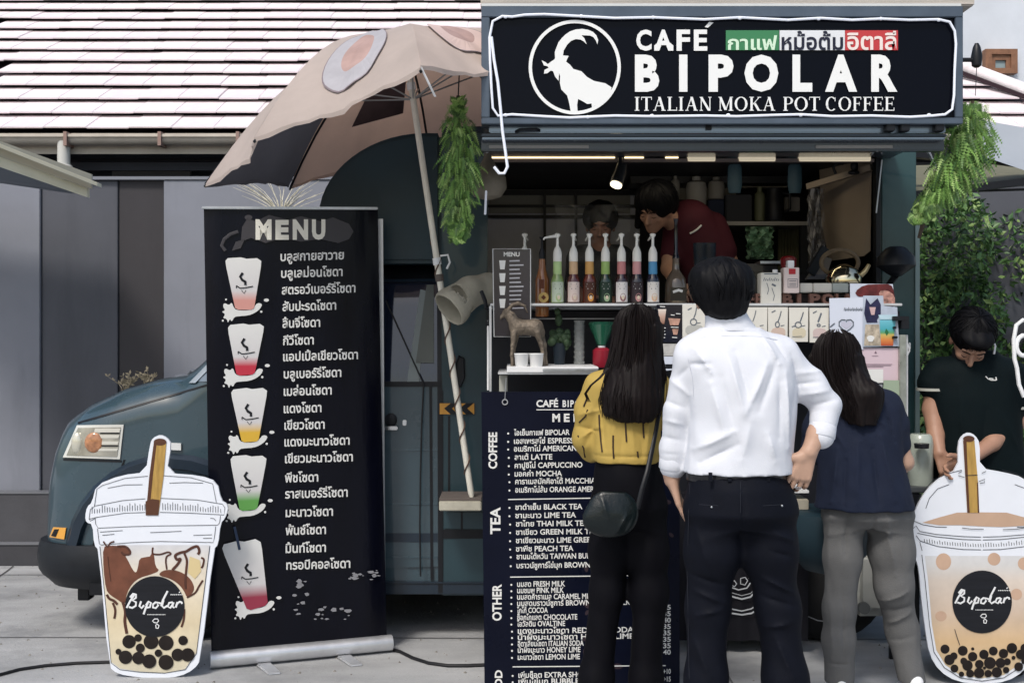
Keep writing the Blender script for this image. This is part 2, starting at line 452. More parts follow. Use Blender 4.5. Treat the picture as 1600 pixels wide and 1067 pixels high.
for q in range(3):
    tb = MB(); lo = [(-.1542,-.03,.022),(.1542,-.03,.022),(.1542,L+.03,-.026),(-.1542,L+.03,-.026)]
    tb.hexa([(x, y, z) for x, y, z in lo], [(x, y, z+.012) for x, y, z in lo])
    o = tb.build('roof_tile', tm[q], roof, bevel=.004); tmesh.append(o)
# tiles are laid in the roof's own sloping frame
rot = Matrix(((1,0,0),(0, s_.y, nn.y),(0, s_.z, nn.z)))
off = OFF[hs.name]
def lay_tile(par, k, x, y, z, R_=rot, sc=1):
    o = tmesh[k].copy(); COL.objects.link(o); o.parent = par
    o.matrix_local = Matrix.Translation(Vector((x, y, z))-OFF[par.name]) @ R_.to_4x4()
    return o
for q, o in enumerate(tmesh): o.data.transform(Matrix.Translation(off))
NR = 14
def pxy(x, y, z): return 800+x/y*FPX, 520-(z-CZ)/y*FPX
for r in range(NR):
    y = EY+DY*r; z = EZ+DZ*r
    x0 = -.46*y; n = int((5.0-x0)/.309)
    for i in range(n):
        x = x0+i*.309+(.07*r % .309)
        a_, b_ = pxy(x, y+DY/2, z+DZ/2)
        if 785 < a_ < 1440 or (a_ > 1440 and b_ < HIP(a_)+7) or a_ > 1720: continue
        lay_tile(roof, rnd.choice([0,0,1,2]), x, y+rnd.uniform(-.005,.004), z+.012+rnd.uniform(-.003,.004))
for o in tmesh: bpy.data.objects.remove(o)
# gutter
gt = MB(); gy = 8.32
gt.sheet([[ (x, gy+.05*math.cos(t)-.0, 2.93+.055*math.sin(t)-.02) for x in (-8, -2.6, 4.6)] for t in [math.pi+math.pi*k/8 for k in range(9)]])
gt.box(-8, 4.6, gy-.062, gy-.048, 2.905, 2.925); gt.box(-8, 4.6, gy+.06, gy+.08, 2.80, 2.95)
gut = gt.build('gutter', mat('gutter_beige', (.55,.5,.43), .5, 0, .12, 6), hs, smooth=True)
for px in (103, 250, 372):
    br = MB(); q = P(px, 210, gy-.055); br.box(q.x-.012, q.x+.012, gy-.075, gy+.06, 2.84, 2.94); br.build('bracket', mat('bracket_rust', (.3,.2,.17), .6), gut)
q = P(98, 235, 8.3); dpm = mat('downpipe_white', (.6,.6,.57), .45)
dp = MB(); dp.tube([(q.x, gy, 2.88), (q.x, gy, 1.2)], .045, 14); dp.lathe((q.x, gy, 2.58), [(.06,0),(.062,.01),(.062,.12),(.055,.13)], 16)
dp.build('downpipe', dpm, hs, smooth=True)
# right-hand roof
h2 = thing('side_house', 'pale rendered house with a small brown framed window above the tiled hip roof', 'house', (4.6, 10.5, 0))
rw = MB(); rw.box(3.0, 9.5, 10.9, 11.0, 0, 6.5); rw.build('wall', mat('pale_render', (.62,.66,.72), .85, 0, .06, 3, bump=.1), h2)
wf = MB(); a = P(1538, 116, 10.85); b = P(1588, 78, 10.85)
for x0,x1,z0,z1 in ((a.x,b.x,b.z-.05,b.z),(a.x,b.x,a.z,a.z+.05),(a.x,a.x+.06,a.z+.05,b.z-.05),(b.x-.06,b.x,a.z+.05,b.z-.05)): wf.box(x0,x1,10.82,10.9,z0,z1)
for x0,x1,z0,z1 in ((a.x+.06,b.x-.06,b.z-.1,b.z-.05),(a.x+.06,a.x+.1,a.z+.05,b.z-.1),(b.x-.1,b.x-.06,a.z+.05,b.z-.1)): wf.box(x0,x1,10.84,10.89,z0,z1)
wfo = wf.build('window', mat('brown_wood_frame', (.24,.12,.07), .6, 0, .25, 20), h2)
pb = MB(); pb.box(a.x+.1, b.x-.1, 10.86, 10.88, a.z+.05, b.z-.1); pb.build('pane', mat('window_glass', (.25,.32,.34), .1), wfo)
hp = MB(); hp.tube([onroof(1440, HIP(1440)-1, .07), onroof(1765, HIP(1765)-1, .07)], .06, 10); hp.build('ridge_cap', tm[2], roof, smooth=True)
hp = MB(); hp.bar(onroof(1440, HIP(1440)+8, .06), onroof(1765, HIP(1765)+8, .06), .03, .03); hp.build('verge_board', mat('dark_verge', (.03,.015,.02), .8), roof)
# aerial bracket on the far wall
ae = thing('roof_bracket', 'small dark metal bracket with round dishes sticking out beside the sign', 'bracket', P(1510, 95, 6.2))
q = MB(); q.tube([P(1495,94,6.2), P(1525,94,6.2)], .012, 8); q.build('arm', black, ae)
q = MB(); q.lathe(P(1526,106,6.2), [(.012,0),(.025,.01),(.03,.06),(.02,.11),(.01,.13)], 12); q.build('knob', black, ae, smooth=True)
q = MB(); q.tube([P(1526,106,6.2), P(1524,150,6.2)], .002, 5); q.build('wire', black, ae)
# fence wall
fw = thing('fence_wall', 'tall grey painted wall of wide smooth panels in alternating light and dark tones', 'wall', (-2, 7.6, 0))
FYY = 7.54
cols = {'light': (.215,.225,.26), 'mid': (.085,.089,.105), 'dark': (.045,.042,.046)}
fm = {k: mat('wall_'+k, c, .7, 0, .10, 1.6, bump=.12, bs=14, wear=(tuple(v*.68 for v in c), 3, .6, (1,1,.18))) for k, c in cols.items()}
edges = [(-420,-260,'mid'),(-260,-180,'dark'),(-180,63,'light'),(63,183,'mid'),(183,255,'dark'),(255,560,'light'),(560,700,'mid'),(700,790,'dark'),(790,1150,'light'),(1150,1290,'mid'),(1290,1400,'dark'),(1400,1700,'mid'),(1700,1900,'light')]
zt = P(0, 281, FYY).z
for i, (a, b, c) in enumerate(edges):
    xa = P(a,0,FYY).x; xb = P(b,0,FYY).x; dy = {'light':0,'mid':.02,'dark':.03}[c]
    pb = MB(); pb.box(xa+.003, xb-.003, FYY+dy, FYY+.14, 0, zt-(.004 if i % 2 else 0)); pb.build('panel', fm[c], fw, bevel=.004)
cp = MB(); cp.box(-8, 8, FYY-.01, FYY+.15, zt, zt+.02); cp.build('coping', mat('coping_grey', (.2,.21,.24), .7), fw)
for z0, z1, yy, c in ((0, P(0,846,7.46).z, 7.42, (.05,.05,.056)), (P(0,846,7.46).z, P(0,768,7.46).z, 7.46, (.075,.075,.083))):
    b_ = MB(); b_.box(-8, 8, yy, FYY-.004, z0, z1-.012); b_.build('plinth', mat('plinth_%d' % int(z1*100), c, .75, 0, .15, 3, bump=.15), fw)
    b_ = MB(); b_.box(-8, 8, yy-.008, FYY-.004, z1-.012, z1); b_.build('ledge', mat('ledge_grey', (.16,.165,.18), .6), fw)
# left awning edge
aw = thing('awning_frame', 'cream steel awning edge slanting in from the left over a grey fabric panel', 'awning', P(40, 260, 6.2))
q = MB(); a0 = P(-260, 128, 5.4); a1 = P(152, 291, 6.6); dn = Vector((0,0,-1))
def chan(a, b, dz, th, m): q.hexa([a, b, b+Vector((0,th,0)), a+Vector((0,th,0))], [a+dz, b+dz, b+dz+Vector((0,th,0)), a+dz+Vector((0,th,0))], m)
chan(a0, a1, Vector((0,0,.02)), .07, 0); chan(a0+Vector((0,.03,-.13)), a1+Vector((-.07,.03,-.06)), Vector((0,0,.055)), .04, 0); chan(a0+Vector((0,.045,-.08)), a1+Vector((-.05,.045,-.01)), Vector((0,0,.085)), .02, 1)
q.build('beam', [mat('cream_beam', (.78,.72,.54), .4, 0, .06, 6), mat('cream_beam_inner', (.5,.47,.38), .5)], aw)
q = MB(); q.hexa([a0+Vector((0,.1,-.02)), a1+Vector((-.1,.1,-.02)), P(110,300,7.2), P(-300,240,7.2)], [a0+Vector((0,.1,-.03)), a1+Vector((-.1,.1,-.03)), P(110,300,7.2)+dn*.01, P(-300,240,7.2)+dn*.01]); q.build('fabric', mat('grey_awning', (.13,.15,.18), .7), aw)
# dry weeds on top of the hood side / wall foot
wd = mat('dry_stems', (.34,.29,.2), .8, 0, .3, 20)
def sprig(name, label, cx, cy, Y, n, hpx, spread, m_, leaf=False):
    b_ = MB()
    for i in range(n):
        a = rnd.uniform(-1, 1); h = hpx*rnd.uniform(.5, 1); x = cx+a*4
        pts = [P(x+a*spread*t*t+rnd.uniform(-2,2)*t, cy-h*t, Y+rnd.uniform(-.02,.02)) for t in (0,.25,.5,.75,1)]
        b_.tube(pts, [.004,.0035,.003,.002,.001], 5)
        if leaf:
            for t in range(2, 5):
                p_ = pts[t]
                for s in (-1,1):
                    d = Vector((rnd.uniform(-1,1), rnd.uniform(-1,1), rnd.uniform(-.2,1))).normalized()*.03
                    w_ = Vector((d.z, 0, -d.x))*.25; b_.face([p_, p_+d*.5+w_, p_+d, p_+d*.5-w_])
    base = P(cx, cy, Y); return b_.build(name, m_, label=label, cat='plant', loc=base)
sprig('dry_weed', 'dry curled weed with pale leaves against the dark wall above the truck hood', 195, 612, 7.2, 10, 30, 24, wd, True)
sprig('dry_weed', 'small dry weed sprig close to the windscreen wiper', 228, 606, 7.2, 8, 28, 20, wd, True)
sprig('dried_grass', 'spray of pale dried stems showing above the tall drinks menu banner', 440, 345, 6.8, 34, 66, 75, mat('pale_stems', (.58,.55,.45), .7, 0, .2, 20))
# hedge at the right
hm = [mat('leaf_%d' % i, c, .45, 0, .25, 8) for i, c in enumerate(((.05,.115,.04),(.10,.20,.065),(.24,.36,.12),(.025,.055,.025)))]  # the palest green is a highlight painted into the shaded foliage
def leafcloud(name, label, cat, n, sampler, size, trunk=None, loc=None):
    t = thing(name, label, cat, loc)
    b_ = MB()
    for i in range(n):
        p_, nrm = sampler(); s = size*rnd.uniform(.6,1.3)
        d = Vector((rnd.gauss(0,1), rnd.gauss(0,1)-.3, rnd.gauss(0,1)-.4)).normalized()
        u = d.cross(Vector((rnd.gauss(0,1),rnd.gauss(0,1),rnd.gauss(0,1)))).normalized()
        n_ = d.cross(u)
        b_.face([p_, p_+d*s*.5+u*s*.22+n_*s*.06, p_+d*s, p_+d*s*.5-u*s*.22+n_*s*.06], rnd.choice([0,0,1,1,1,2,3]))
    b_.build('crown', hm, t)
    if trunk:
        k = MB(); k.tube(*trunk); k.build('trunk', mat('bark', (.08,.06,.045), .9, 0, .3, 15, bump=.5), t, smooth=True)
    return t
def blob(cs):
    def f():
        c, r = rnd.choices(cs, [r.x*r.z for c, r in cs])[0]
        while True:
            v = Vector((rnd.uniform(-1,1), rnd.uniform(-1,1), rnd.uniform(-1,1)))
            if .35 < v.length < 1: break
        p_ = Vector((c.x+v.x*r.x, c.y+v.y*r.y, c.z+v.z*r.z)); return p_, v
    return f
def PV(px, py, Y, rx, ry, rz): return (P(px, py, Y), Vector((M(rx, Y), ry, M(rz, Y))))
leafcloud('garden_tree', 'leafy green tree filling the gap behind the right end of the truck', 'tree', 19000, blob([PV(1470,380,7.6,75,.5,90), PV(1555,400,7.9,75,.5,95), PV(1480,490,7.6,85,.5,70), PV(1590,480,8,70,.5,90), PV(1510,600,7.8,110,.5,100), PV(1430,560,7.8,60,.5,130)]), .06, ([P(1500,560,7.8), P(1495,760,7.8), P(1500,880,7.8)], [.05,.07,.09], 10), P(1500,878,7.8))
leafcloud('shrub', 'dark shrub low behind the man in the dark polo shirt', 'shrub', 7000, blob([PV(1440,700,7.3,80,.4,110), PV(1560,720,7.3,90,.4,120), PV(1650,640,7.5,60,.4,190)]), .08, None, P(1510,870,7.3))
# right awning
ra = thing('side_awning', 'grey topped awning with an olive underside at the right end of the truck', 'awning', P(1520, 270, 6))
q = MB(); f0, f1 = P(1425,306,5.75), P(1660,278,5.75); b0, b1 = P(1425,262,6.9), P(1660,256,6.9)
q.hexa([f0,f1,b1,b0], [v+Vector((0,0,.012)) for v in (f0,f1,b1,b0)]); q.build('underside', mat('olive_canvas', (.15,.145,.095), .8, 0, .15, 5, bump=.2, bs=20), ra)
q = MB(); q.bar(f0+Vector((0,-.03,0)), f1+Vector((0,-.03,0)), .04, .035); q.bar(P(1425,236,5.9), P(1535,246,5.9), .05, .07); q.bar(P(1535,246,5.9), P(1660,262,5.9), .05, .05); q.bar(P(1470,300,5.74), P(1610,296,5.9), .012, .012); q.build('frame', black, ra)
q = MB(); rows = [[P(1530+45*t-k*16, 182+20*k+4*math.sin(t*2), 5.85-.05*k) for t in (0,.6,1.2,1.8,2.4,3)] for k in range(3)]
rows = [[P(x, y0+k*y1+ (x-1535)*.18*(1+k*.3), 5.9-.06*k) for x in (1535,1560,1590,1620,1660)] for k, (y0, y1) in enumerate(((188,0),(202,8),(216,8),(226,6)))]
q.sheet(rows); q.build('top_cover', mat('grey_cover', (.34,.37,.41), .5, 0, .06, 4), ra, smooth=True)
q = MB(); q.bar(P(1530,236,5.86), P(1660,252,5.86), .03, .03); q.build('edge_strip', cream, ra)
# ------------------------------------------------------------------ the food truck
TY = 5.63
truck = thing('food_truck', 'dark teal food truck with an open serving hatch and a short sloping hood', 'truck', (-.2, TY+.7, 0))
TX = lambda px: P(px, 0, TY).x
TZ = lambda py: P(0, py, TY).z
# cab: side height field with rounded nose, hood, windscreen and roof
SIL = [(76,800),(78,760),(86,712),(98,672),(112,655),(150,629),(200,606),(250,592),(300,584),(330,556),(372,505),(415,450),(440,424),(470,410),(560,406)]
hp_ = [(P(x,y,5.86).x, P(x,y,5.86).z) for x, y in SIL]+[(-.346,P(0,404,5.8).z)]
hp_[0] = (hp_[0][0], .55)
HXs = [a for a, b in hp_]; HZs = [b for a, b in hp_]
def ztop(x): return float(np.interp(x, HXs, HZs))
def xfront(z): return float(np.interp(z, [.2,.45]+HZs, [HXs[0]+.03,HXs[0]+.0]+HXs)) if z < HZs[-1] else HXs[-1]
def near_y(x, z):
    i1 = 0
    zn = min(z, HZs[3]); d = x-xfront(zn)
    if d < .34: i1 = .24*(1-math.sqrt(max(0, 1-(1-max(d, 0)/.34)**2.2)))
    e = ztop(x)-z; R_ = .17; i2 = 0
    if e < R_: i2 = .22*(1-math.sqrt(max(0, 1-(1-max(e, 0)/R_)**2)))
    cabin = .10*max(0, min(1, (z-1.28)/.5)) if x > -1.7 else 0   # tumblehome of the cabin side
    return TY+.01+min(.26, (i1**2+i2**2)**.5)+cabin
FAR = TY+1.5
X0 = HXs[0]+.002
xs = [X0+.004, X0+.015, X0+.03]+[X0+.03*i for i in range(2,20)]+[X0+.6+.06*i for i in range(1,40)]
xs = [x for x in xs if x < -.36]+[-.346]
cb = MB(); rings = []
WX, WZ, WR = TX(268), .30, .33
for x in xs:
    zt_ = ztop(x)
    zb = .30 if x < -1.9 else .24
    r = []
    N_ = 22
    for k in range(N_+1):
        t = k/N_; z = zb+(zt_-zb)*(1-(1-t)**1.5)
        r.append((x, near_y(x, z), z))
    far = [(p_[0], FAR-(p_[1]-TY), p_[2]) for p_ in r[::-1]]
    rings.append(r+far)
cb.sheet(rings, 0, True)
cb.face(rings[0][::-1]); cb.face(rings[-1])
cab = cb.build('cab', paint, truck, smooth=True, auto=.9)
def skin(name, poly, e, m_, par=truck, nx=14, nz=8, th=.004, **k):
    # a patch that follows the cab side inside a pixel quad (tl, tr, br, bl)
    b_ = MB(); rows = []
    for j in range(nz+1):
        v = j/nz; row = []
        for i in range(nx+1):
            u = i/nx
            x = (poly[0][0]*(1-u)+poly[1][0]*u)*(1-v)+(poly[3][0]*(1-u)+poly[2][0]*u)*v
            y = (poly[0][1]*(1-u)+poly[1][1]*u)*(1-v)+(poly[3][1]*(1-u)+poly[2][1]*u)*v
            lo_y, hi_y = TY-.05, TY+.35
            for _ in range(18):
                my = (lo_y+hi_y)/2; q = P(x, y, my)
                if my > near_y(q.x, q.z): hi_y = my
                else: lo_y = my
            row.append((q.x, my-e, q.z))
        rows.append(row)
    b_.sheet(rows)
    n_ = (nx+1); back = [[(x, y+th+e, z) for x, y, z in r] for r in rows]
    ring = rows[0]+[r[-1] for r in rows[1:]]+rows[-1][::-1][1:]+[r[0] for r in rows[::-1][1:]]
    rb = back[0]+[r[-1] for r in back[1:]]+back[-1][::-1][1:]+[r[0] for r in back[::-1][1:]]
    b_.sheet([ring, rb], 0)
    return b_.build(name, m_, par, smooth=True, **k)
hl = skin('headlight', [(121,664),(194,663),(188,717),(99,714)], .008, mat('headlight_rim', (.62,.62,.58), .25, 0, coat=1))
skin('reflector', [(123,668),(190,667),(184,713),(105,711)], .011, mat('reflector_silver', (.40,.39,.34), .22, .5, .35, 9), hl)
for a_, b_, c_, d_ in ((150,190,669,675),(152,188,679,684),(150,187,689,694),(148,186,700,704)): skin('reflector_facet', [(a_,c_),(b_,c_),(b_-2,d_),(a_-2,d_)], .0125, mat('facet_bright', (.72,.70,.62), .15, .3, coat=1), hl, nz=1)
for a_, b_, c_, d_ in ((158,188,675.5,677.5),(160,186,695,697)): skin('lamp_rib', [(a_,c_),(b_,c_),(b_,d_),(a_,d_)], .013, black, hl, nz=1)
def on_cab(x, y, e):
    lo_y, hi_y = TY-.05, TY+.35
    for _ in range(18):
        my = (lo_y+hi_y)/2; q = P(x, y, my)
        if my > near_y(q.x, q.z): hi_y = my
        else: lo_y = my
    return Vector((q.x, my-e, q.z))
q = on_cab(148, 691, .012); b_ = MB(); b_.ball(q, (.046,.012,.05), 16, 10); b_.build('indicator_bulb', mat('amber_bulb', (.42,.19,.09), .25, 0, .4, 40, coat=1), hl, smooth=True)
q = on_cab(122, 692, .010); b_ = MB(); b_.ball(q, (.03,.018,.055), 14, 8); b_.build('lamp_bowl', mat('bowl_cream', (.62,.60,.5), .2, .3, coat=1), hl, smooth=True)
side_m = skin('side_marker', [(84,823),(104,824),(101,842),(78,838)], .008, mat('amber_lens', (.75,.36,.05), .25, coat=1), nz=3)
skin('reflector_dark', [(86,826),(93,826),(88,838),(81,836)], .011, black, side_m, nz=2)
skin('seam', [(193,718),(196,718),(180,765),(177,765)], .003, black, nz=6, nx=1)
skin('seam', [(99,716),(190,719),(190,722),(99,719)], .003, black, nx=12, nz=1)
skin('hood_seam', [(122,659),(330,598),(330,601),(122,662)], .003, black, nx=16, nz=1)
skin('turn_lamp', [(262,691),(284,692),(284,703),(262,702)], .014, mat('clear_lens', (.7,.72,.72), .2, coat=1), nz=3, nx=4)
# bumper
bp_ = MB()
# near side runs back towards the wheel arch
rows = []
for k in range(9):
    t = k/8; z = .462-.225*t; bulge = .03*math.sin(math.pi*min(1, .15+t*.9)); tuck = .05*max(0, t-.7)/.3
    row = [(-1.9, TY+.0-bulge+tuck, z), (-1.99, TY-.005-bulge+tuck, z)]
    for i in range(13):
        a = math.pi/2*i/12
        row.append((-2.02-(.36+bulge-tuck)*math.sin(a), TY+.26-(.27+bulge-tuck)*math.cos(a), z))
    row += [(-2.38-bulge+tuck, TY+1.1, z), (-2.25, TY+1.45, z)]
    rows.append(row)
bp_.sheet(rows); bp_.face([r for r in rows[0]][::-1]); bp_.face(rows[-1])
bp_.build('bumper', mat('bumper_black', (.010,.012,.016), .5, 0, .2, 12, bump=.1), truck, smooth=True)
mf = MB(); mf.pbox(121,139,905,938,TY+.12,TY+.2); mf.build('towing_bracket', black, truck, bevel=.004)
# fender arch line, wheels
ar = MB(); rows = []
for k in range(17):
    a = math.pi*(k/16); r0, r1 = .40, .45
    rows.append([(WX+r*math.cos(a)*1.15, near_y(WX+r*math.cos(a)*1.15, .4+r*math.sin(a))-d, .37+r*math.sin(a)*1.15) for r, d in ((r0,.002),(r0+.01,.03),(r1,.03),(r1+.02,.004))])
ar.sheet(rows); ar.build('wheel_arch', paint_d, truck, smooth=True)
for wx in (WX, TX(1290)):
    lin = MB(); pts = [(wx+.40*math.cos(math.pi*k/20), .36+.40*math.sin(math.pi*k/20)) for k in range(21)]; pts = [(wx+.40,.22)]+pts+[(wx-.40,.22)]
    lin.add([(x, TY-.004, z) for x, z in pts]+[(x, TY+.004, z) for x, z in pts], [tuple(range(len(pts))), tuple(range(2*len(pts)-1, len(pts)-1, -1))]); lin.build('arch_void', black, truck)  # flat black sheet painting the dark hollow of the wheel arch
def wheel(x, z, y0):
    b_ = MB(); b_.lathe((0,0,0), [(.20,0),(.27,0),(.30,.02),(.305,.06),(.305,.12),(.30,.16),(.27,.18),(.2,.18)], 32)
    b_.v = [(x+a, y0+c, z+b) for a, b, c in b_.v]; t = b_.build('wheel', rubber, truck, smooth=True)
    b_ = MB(); b_.lathe((0,0,0), [(.03,.03),(.06,.0),(.08,.02),(.17,.05),(.19,.01),(.205,-.004),(.205,.05)], 24)
    b_.v = [(x+a, y0+c, z+b) for a, b, c in b_.v]; b_.build('rim', steel, t, smooth=True)
for x in (WX, TX(1290)):
    wheel(x, .305, TY-.05); wheel(x, .305, FAR-.25)
# windscreen side glass, wiper, door
skin('quarter_window', [(352,553),(430,470),(430,596),(304,596)], .004, mat('pale_glass', (.16,.2,.25), .06, coat=1))
skin('windscreen_pillar', [(296,598),(372,520),(378,524),(306,598)], .012, mat('silver_trim', (.4,.45,.5), .25, .3), nx=3)
wp = MB(); wp.tube([P(288,592,5.95), P(300,579,5.9), P(330,592,5.8)], .010, 7); wp.ball(P(286,590,5.93), (.05,.03,.02)); wp.ball(P(305,592,5.86), (.03,.02,.015)); wp.build('wiper', mat('wiper_grey', (.12,.13,.15), .5), truck, smooth=True)
door = skin('door', [(470,606),(686,600),(686,884),(470,890)], .010, mat('door_paint', (.04,.068,.085), .3, 0, .12, 3, coat=.7, wear=((.07,.09,.1), 8, .3)), nx=10, nz=10, th=.012)
skin('window_glass', [(478,440),(684,440),(684,598),(478,602)], .006, glass, door, nx=8)
skin('window_frame', [(470,410),(688,410),(688,438),(470,440)], .012, black, door, nx=8, nz=3)
skin('rain_gutter', [(600,409),(690,406),(690,412),(600,415)], .03, mat('trim_grey', (.25,.28,.3), .4), door, nx=4, nz=1)
skin('rain_gutter', [(600,437),(690,436),(690,440),(600,441)], .03, paint_d, door, nx=4, nz=1)
skin('glass_reflection', [(657,452),(667,455),(655,597),(636,597)], .010, mat('reflection_grey', (.22,.25,.25), .6), door, nx=2)  # pale strip that paints a reflection on the door glass
skin('pillar', [(667,445),(678,445),(678,567),(650,567)], .014, mat('pillar_olive', (.12,.13,.12), .6), door, nx=2)
skin('sill_line', [(600,596),(688,596),(688,604),(600,604)], .014, black, door, nx=5, nz=1)
hd = MB(); q = P(611,656,TY); hd.lathe((0,0,0), [(.03,0),(.03,.01),(.02,.015)], 20); hd.v = [(q.x+a, near_y(q.x,q.z)-.012-c, q.z+b*1.1) for a, b, c in hd.v]; hdo = hd.build('handle_cup', black, door, smooth=True)
hd = MB(); a = P(600,668,TY); hd.bar((a.x, near_y(a.x,a.z)-.035, a.z), (a.x+.07, near_y(a.x,a.z)-.035, a.z), .012, .018); hd.build('handle', chrome, hdo, bevel=.004)
lk = MB(); q = P(632,661,TY); lk.pbox(629,635,656,665,near_y(q.x,q.z)-.018,near_y(q.x,q.z)); lk.build('lock', white, door, bevel=.003)
for yy, h in ((700,4),(785,3),(832,14),(868,3)):
    skin('pressing', [(602,yy),(684,yy),(684,yy+h),(602,yy+h)], .0135 if h < 10 else .012, paint if h < 10 else paint_d, door, nx=5, nz=2)
skin('seam', [(671,600),(675,600),(677,905),(673,905)], .0165, black, nx=1, nz=8)
skin('seam', [(683,440),(690,440),(692,925),(685,925)], .0165, black, nx=1, nz=8)
sk_ = MB(); sk_.box(TX(600), TX(1432), TY-.005, TY+.03, TZ(928), TZ(911)); sk_.box(TX(600), TX(1432), TY-.012, TY+.02, TZ(911), TZ(908)); sk_.build('sill', paint_d, truck, bevel=.003)
ch = MB(); ch.box(-1.6, 1.9, TY+.25, TY+1.3, .22, .42); ch.build('chassis', black, truck)
# box body: roof pod with rounded front, left wall, right post, lower wall, back, floor, roof
pod = MB(); z1 = TZ(207); xl = TX(497); xr = TX(690)
outer = []
for k in range(15):
    a = math.pi/2*k/14; outer.append((xl+.52*(1-math.cos(a))**.95, TZ(335)-.0+(z1-TZ(335))*math.sin(a)))
prof = [(xl, 1.84)]+outer+[(xr, z1), (xr, 1.84)]
for yy in (TY+.0,): pass
n_ = len(prof); fr = [(x, TY+.005+ (.05 if 0 else 0), z) for x, z in prof]; bk = [(x, FAR, z) for x, z in prof]
pod.add(fr+bk, [tuple(range(n_)), tuple(range(2*n_-1, n_-1, -1))]+[(i, n_+i, n_+(i+1) % n_, (i+1) % n_) for i in range(n_)])
pod.build('roof_pod', mat('pod_paint', (.014,.034,.046), .42, 0, .15, 3), truck, bevel=.02)
bd = MB(); bd.box(TX(690), TX(762), TY, TY+.05, TZ(930), z1); bd.build('side_panel', mat('panel_teal', (.020,.046,.058), .4, 0, .15, 3, coat=.3), truck, bevel=.005)
bd = MB(); bd.pbox(694,756,800,826,TY-.01,TY+.01); bd.build('side_panel', MATS['panel_teal'], truck, bevel=.003)
bd = MB(); bd.pbox(690,757,827,841,TY-.004,TY+.01); bd.pbox(686,692,610,905,TY-.006,TY+.01); bd.pbox(700,703,650,770,TY-.004,TY+.01); bd.pbox(720,723,800,830,TY-.012,TY+.01); bd.build('seam', black, truck)
fl = MB(); q = [P(x, y, TY) for x, y in ((717,556),(724,560),(725,590),(719,604),(713,598),(712,568))]; fl.tube([(v.x, TY-.006, v.z) for v in q], .006, 6, closed=True); fl.face([(v.x, TY-.004, v.z) for v in q]); fl.build('fuel_door', black, truck)
pt = MB(); pt.box(TX(1374), TX(1430), TY-.02, TY+.06, TZ(930), TZ(228)); rp = pt.build('corner_post', mat('post_teal', (.028,.07,.075), .4, 0, .15, 3, coat=.3, wear=((.05,.1,.1), 7, .4)), truck, bevel=.008)
pt = MB(); pt.box(TX(1427), TX(1430)+.012, TY-.03, TY+.05, TZ(700), TZ(340)); pt.build('edge_trim', mat('trim_pale', (.2,.27,.27), .4), rp)
pt = MB(); pt.box(TX(1366), TX(1373), TY-.03, TY+.02, TZ(930), TZ(240)); pt.bar(P(1378,250,TY-.04), P(1369,333,TY-.04), .006, .006, 1); pt.build('door_edge', [black, alum], truck)
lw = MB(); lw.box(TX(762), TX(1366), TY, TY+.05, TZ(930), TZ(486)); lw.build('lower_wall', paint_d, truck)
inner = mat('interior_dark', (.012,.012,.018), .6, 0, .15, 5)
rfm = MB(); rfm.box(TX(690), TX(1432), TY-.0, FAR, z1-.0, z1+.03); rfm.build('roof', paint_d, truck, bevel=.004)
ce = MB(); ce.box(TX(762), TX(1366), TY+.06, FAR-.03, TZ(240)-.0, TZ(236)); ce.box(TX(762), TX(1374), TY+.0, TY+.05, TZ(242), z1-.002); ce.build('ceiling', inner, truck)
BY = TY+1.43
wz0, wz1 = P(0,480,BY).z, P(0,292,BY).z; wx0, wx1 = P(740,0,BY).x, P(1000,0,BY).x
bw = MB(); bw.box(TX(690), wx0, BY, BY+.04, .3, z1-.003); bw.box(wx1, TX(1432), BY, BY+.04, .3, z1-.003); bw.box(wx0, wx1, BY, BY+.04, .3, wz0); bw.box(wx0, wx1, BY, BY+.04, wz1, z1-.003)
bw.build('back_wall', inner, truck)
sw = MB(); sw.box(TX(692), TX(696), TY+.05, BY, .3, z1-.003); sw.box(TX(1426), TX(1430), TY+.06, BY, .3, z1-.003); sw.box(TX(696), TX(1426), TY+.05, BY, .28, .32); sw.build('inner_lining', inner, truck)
for yy, t in ((297,8),(320,4),(336,5)):
    a = P(745, yy+t, BY-.03); b = P(1000, yy, BY-.03); r_ = MB(); r_.box(a.x, b.x, BY-.03, BY-.01, a.z, b.z); r_.build('window_bar', black, truck)
for px in (898, 849):
    r_ = MB(); r_.pbox(px, px+4, 300, 478, BY-.045, BY-.032); r_.build('window_bar', black, truck)
bl = MB(); a = P(765, 333, BY-.02); b = P(985, 285, BY-.02); bl.box(a.x, b.x, BY-.006, BY+.0, a.z, b.z); bl.build('roller_blind', mat('blind_grey', (.30,.30,.27), .8, 0, .1, 6), truck)
wg = MB(); wg.box(wx0, wx1, BY+.012, BY+.02, wz0, wz1); wg.build('back_window', mat('window_fill_pale', (.62,.64,.72), .35, 0, .2, 2.2, alpha=.92), truck)  # pale pane added to lighten the opening; the wall beyond would look dim
# counter inside the opening
ct = MB(); ct.pbox(764,1366,478,484,TY-.03,TY+.45); ct.build('counter', steel, truck, bevel=.003)
# step with a worn block under the parasol pole
st = MB(); st.pbox(686,752,783,798,5.36,TY-.001); stp = st.build('step', mat('worn_wood_edge', (.42,.40,.33), .8, 0, .25, 9, bump=.3), truck, bevel=.004)
for k in range(5):
    st = MB(); a = P(686, 783, 5.36); st.box(a.x, P(752,0,5.36).x, 5.37+.05*k, 5.41+.05*k, a.z+.002, a.z+.012); st.build('tread', mat('tread_brown', (.12,.10,.09), .8), stp)
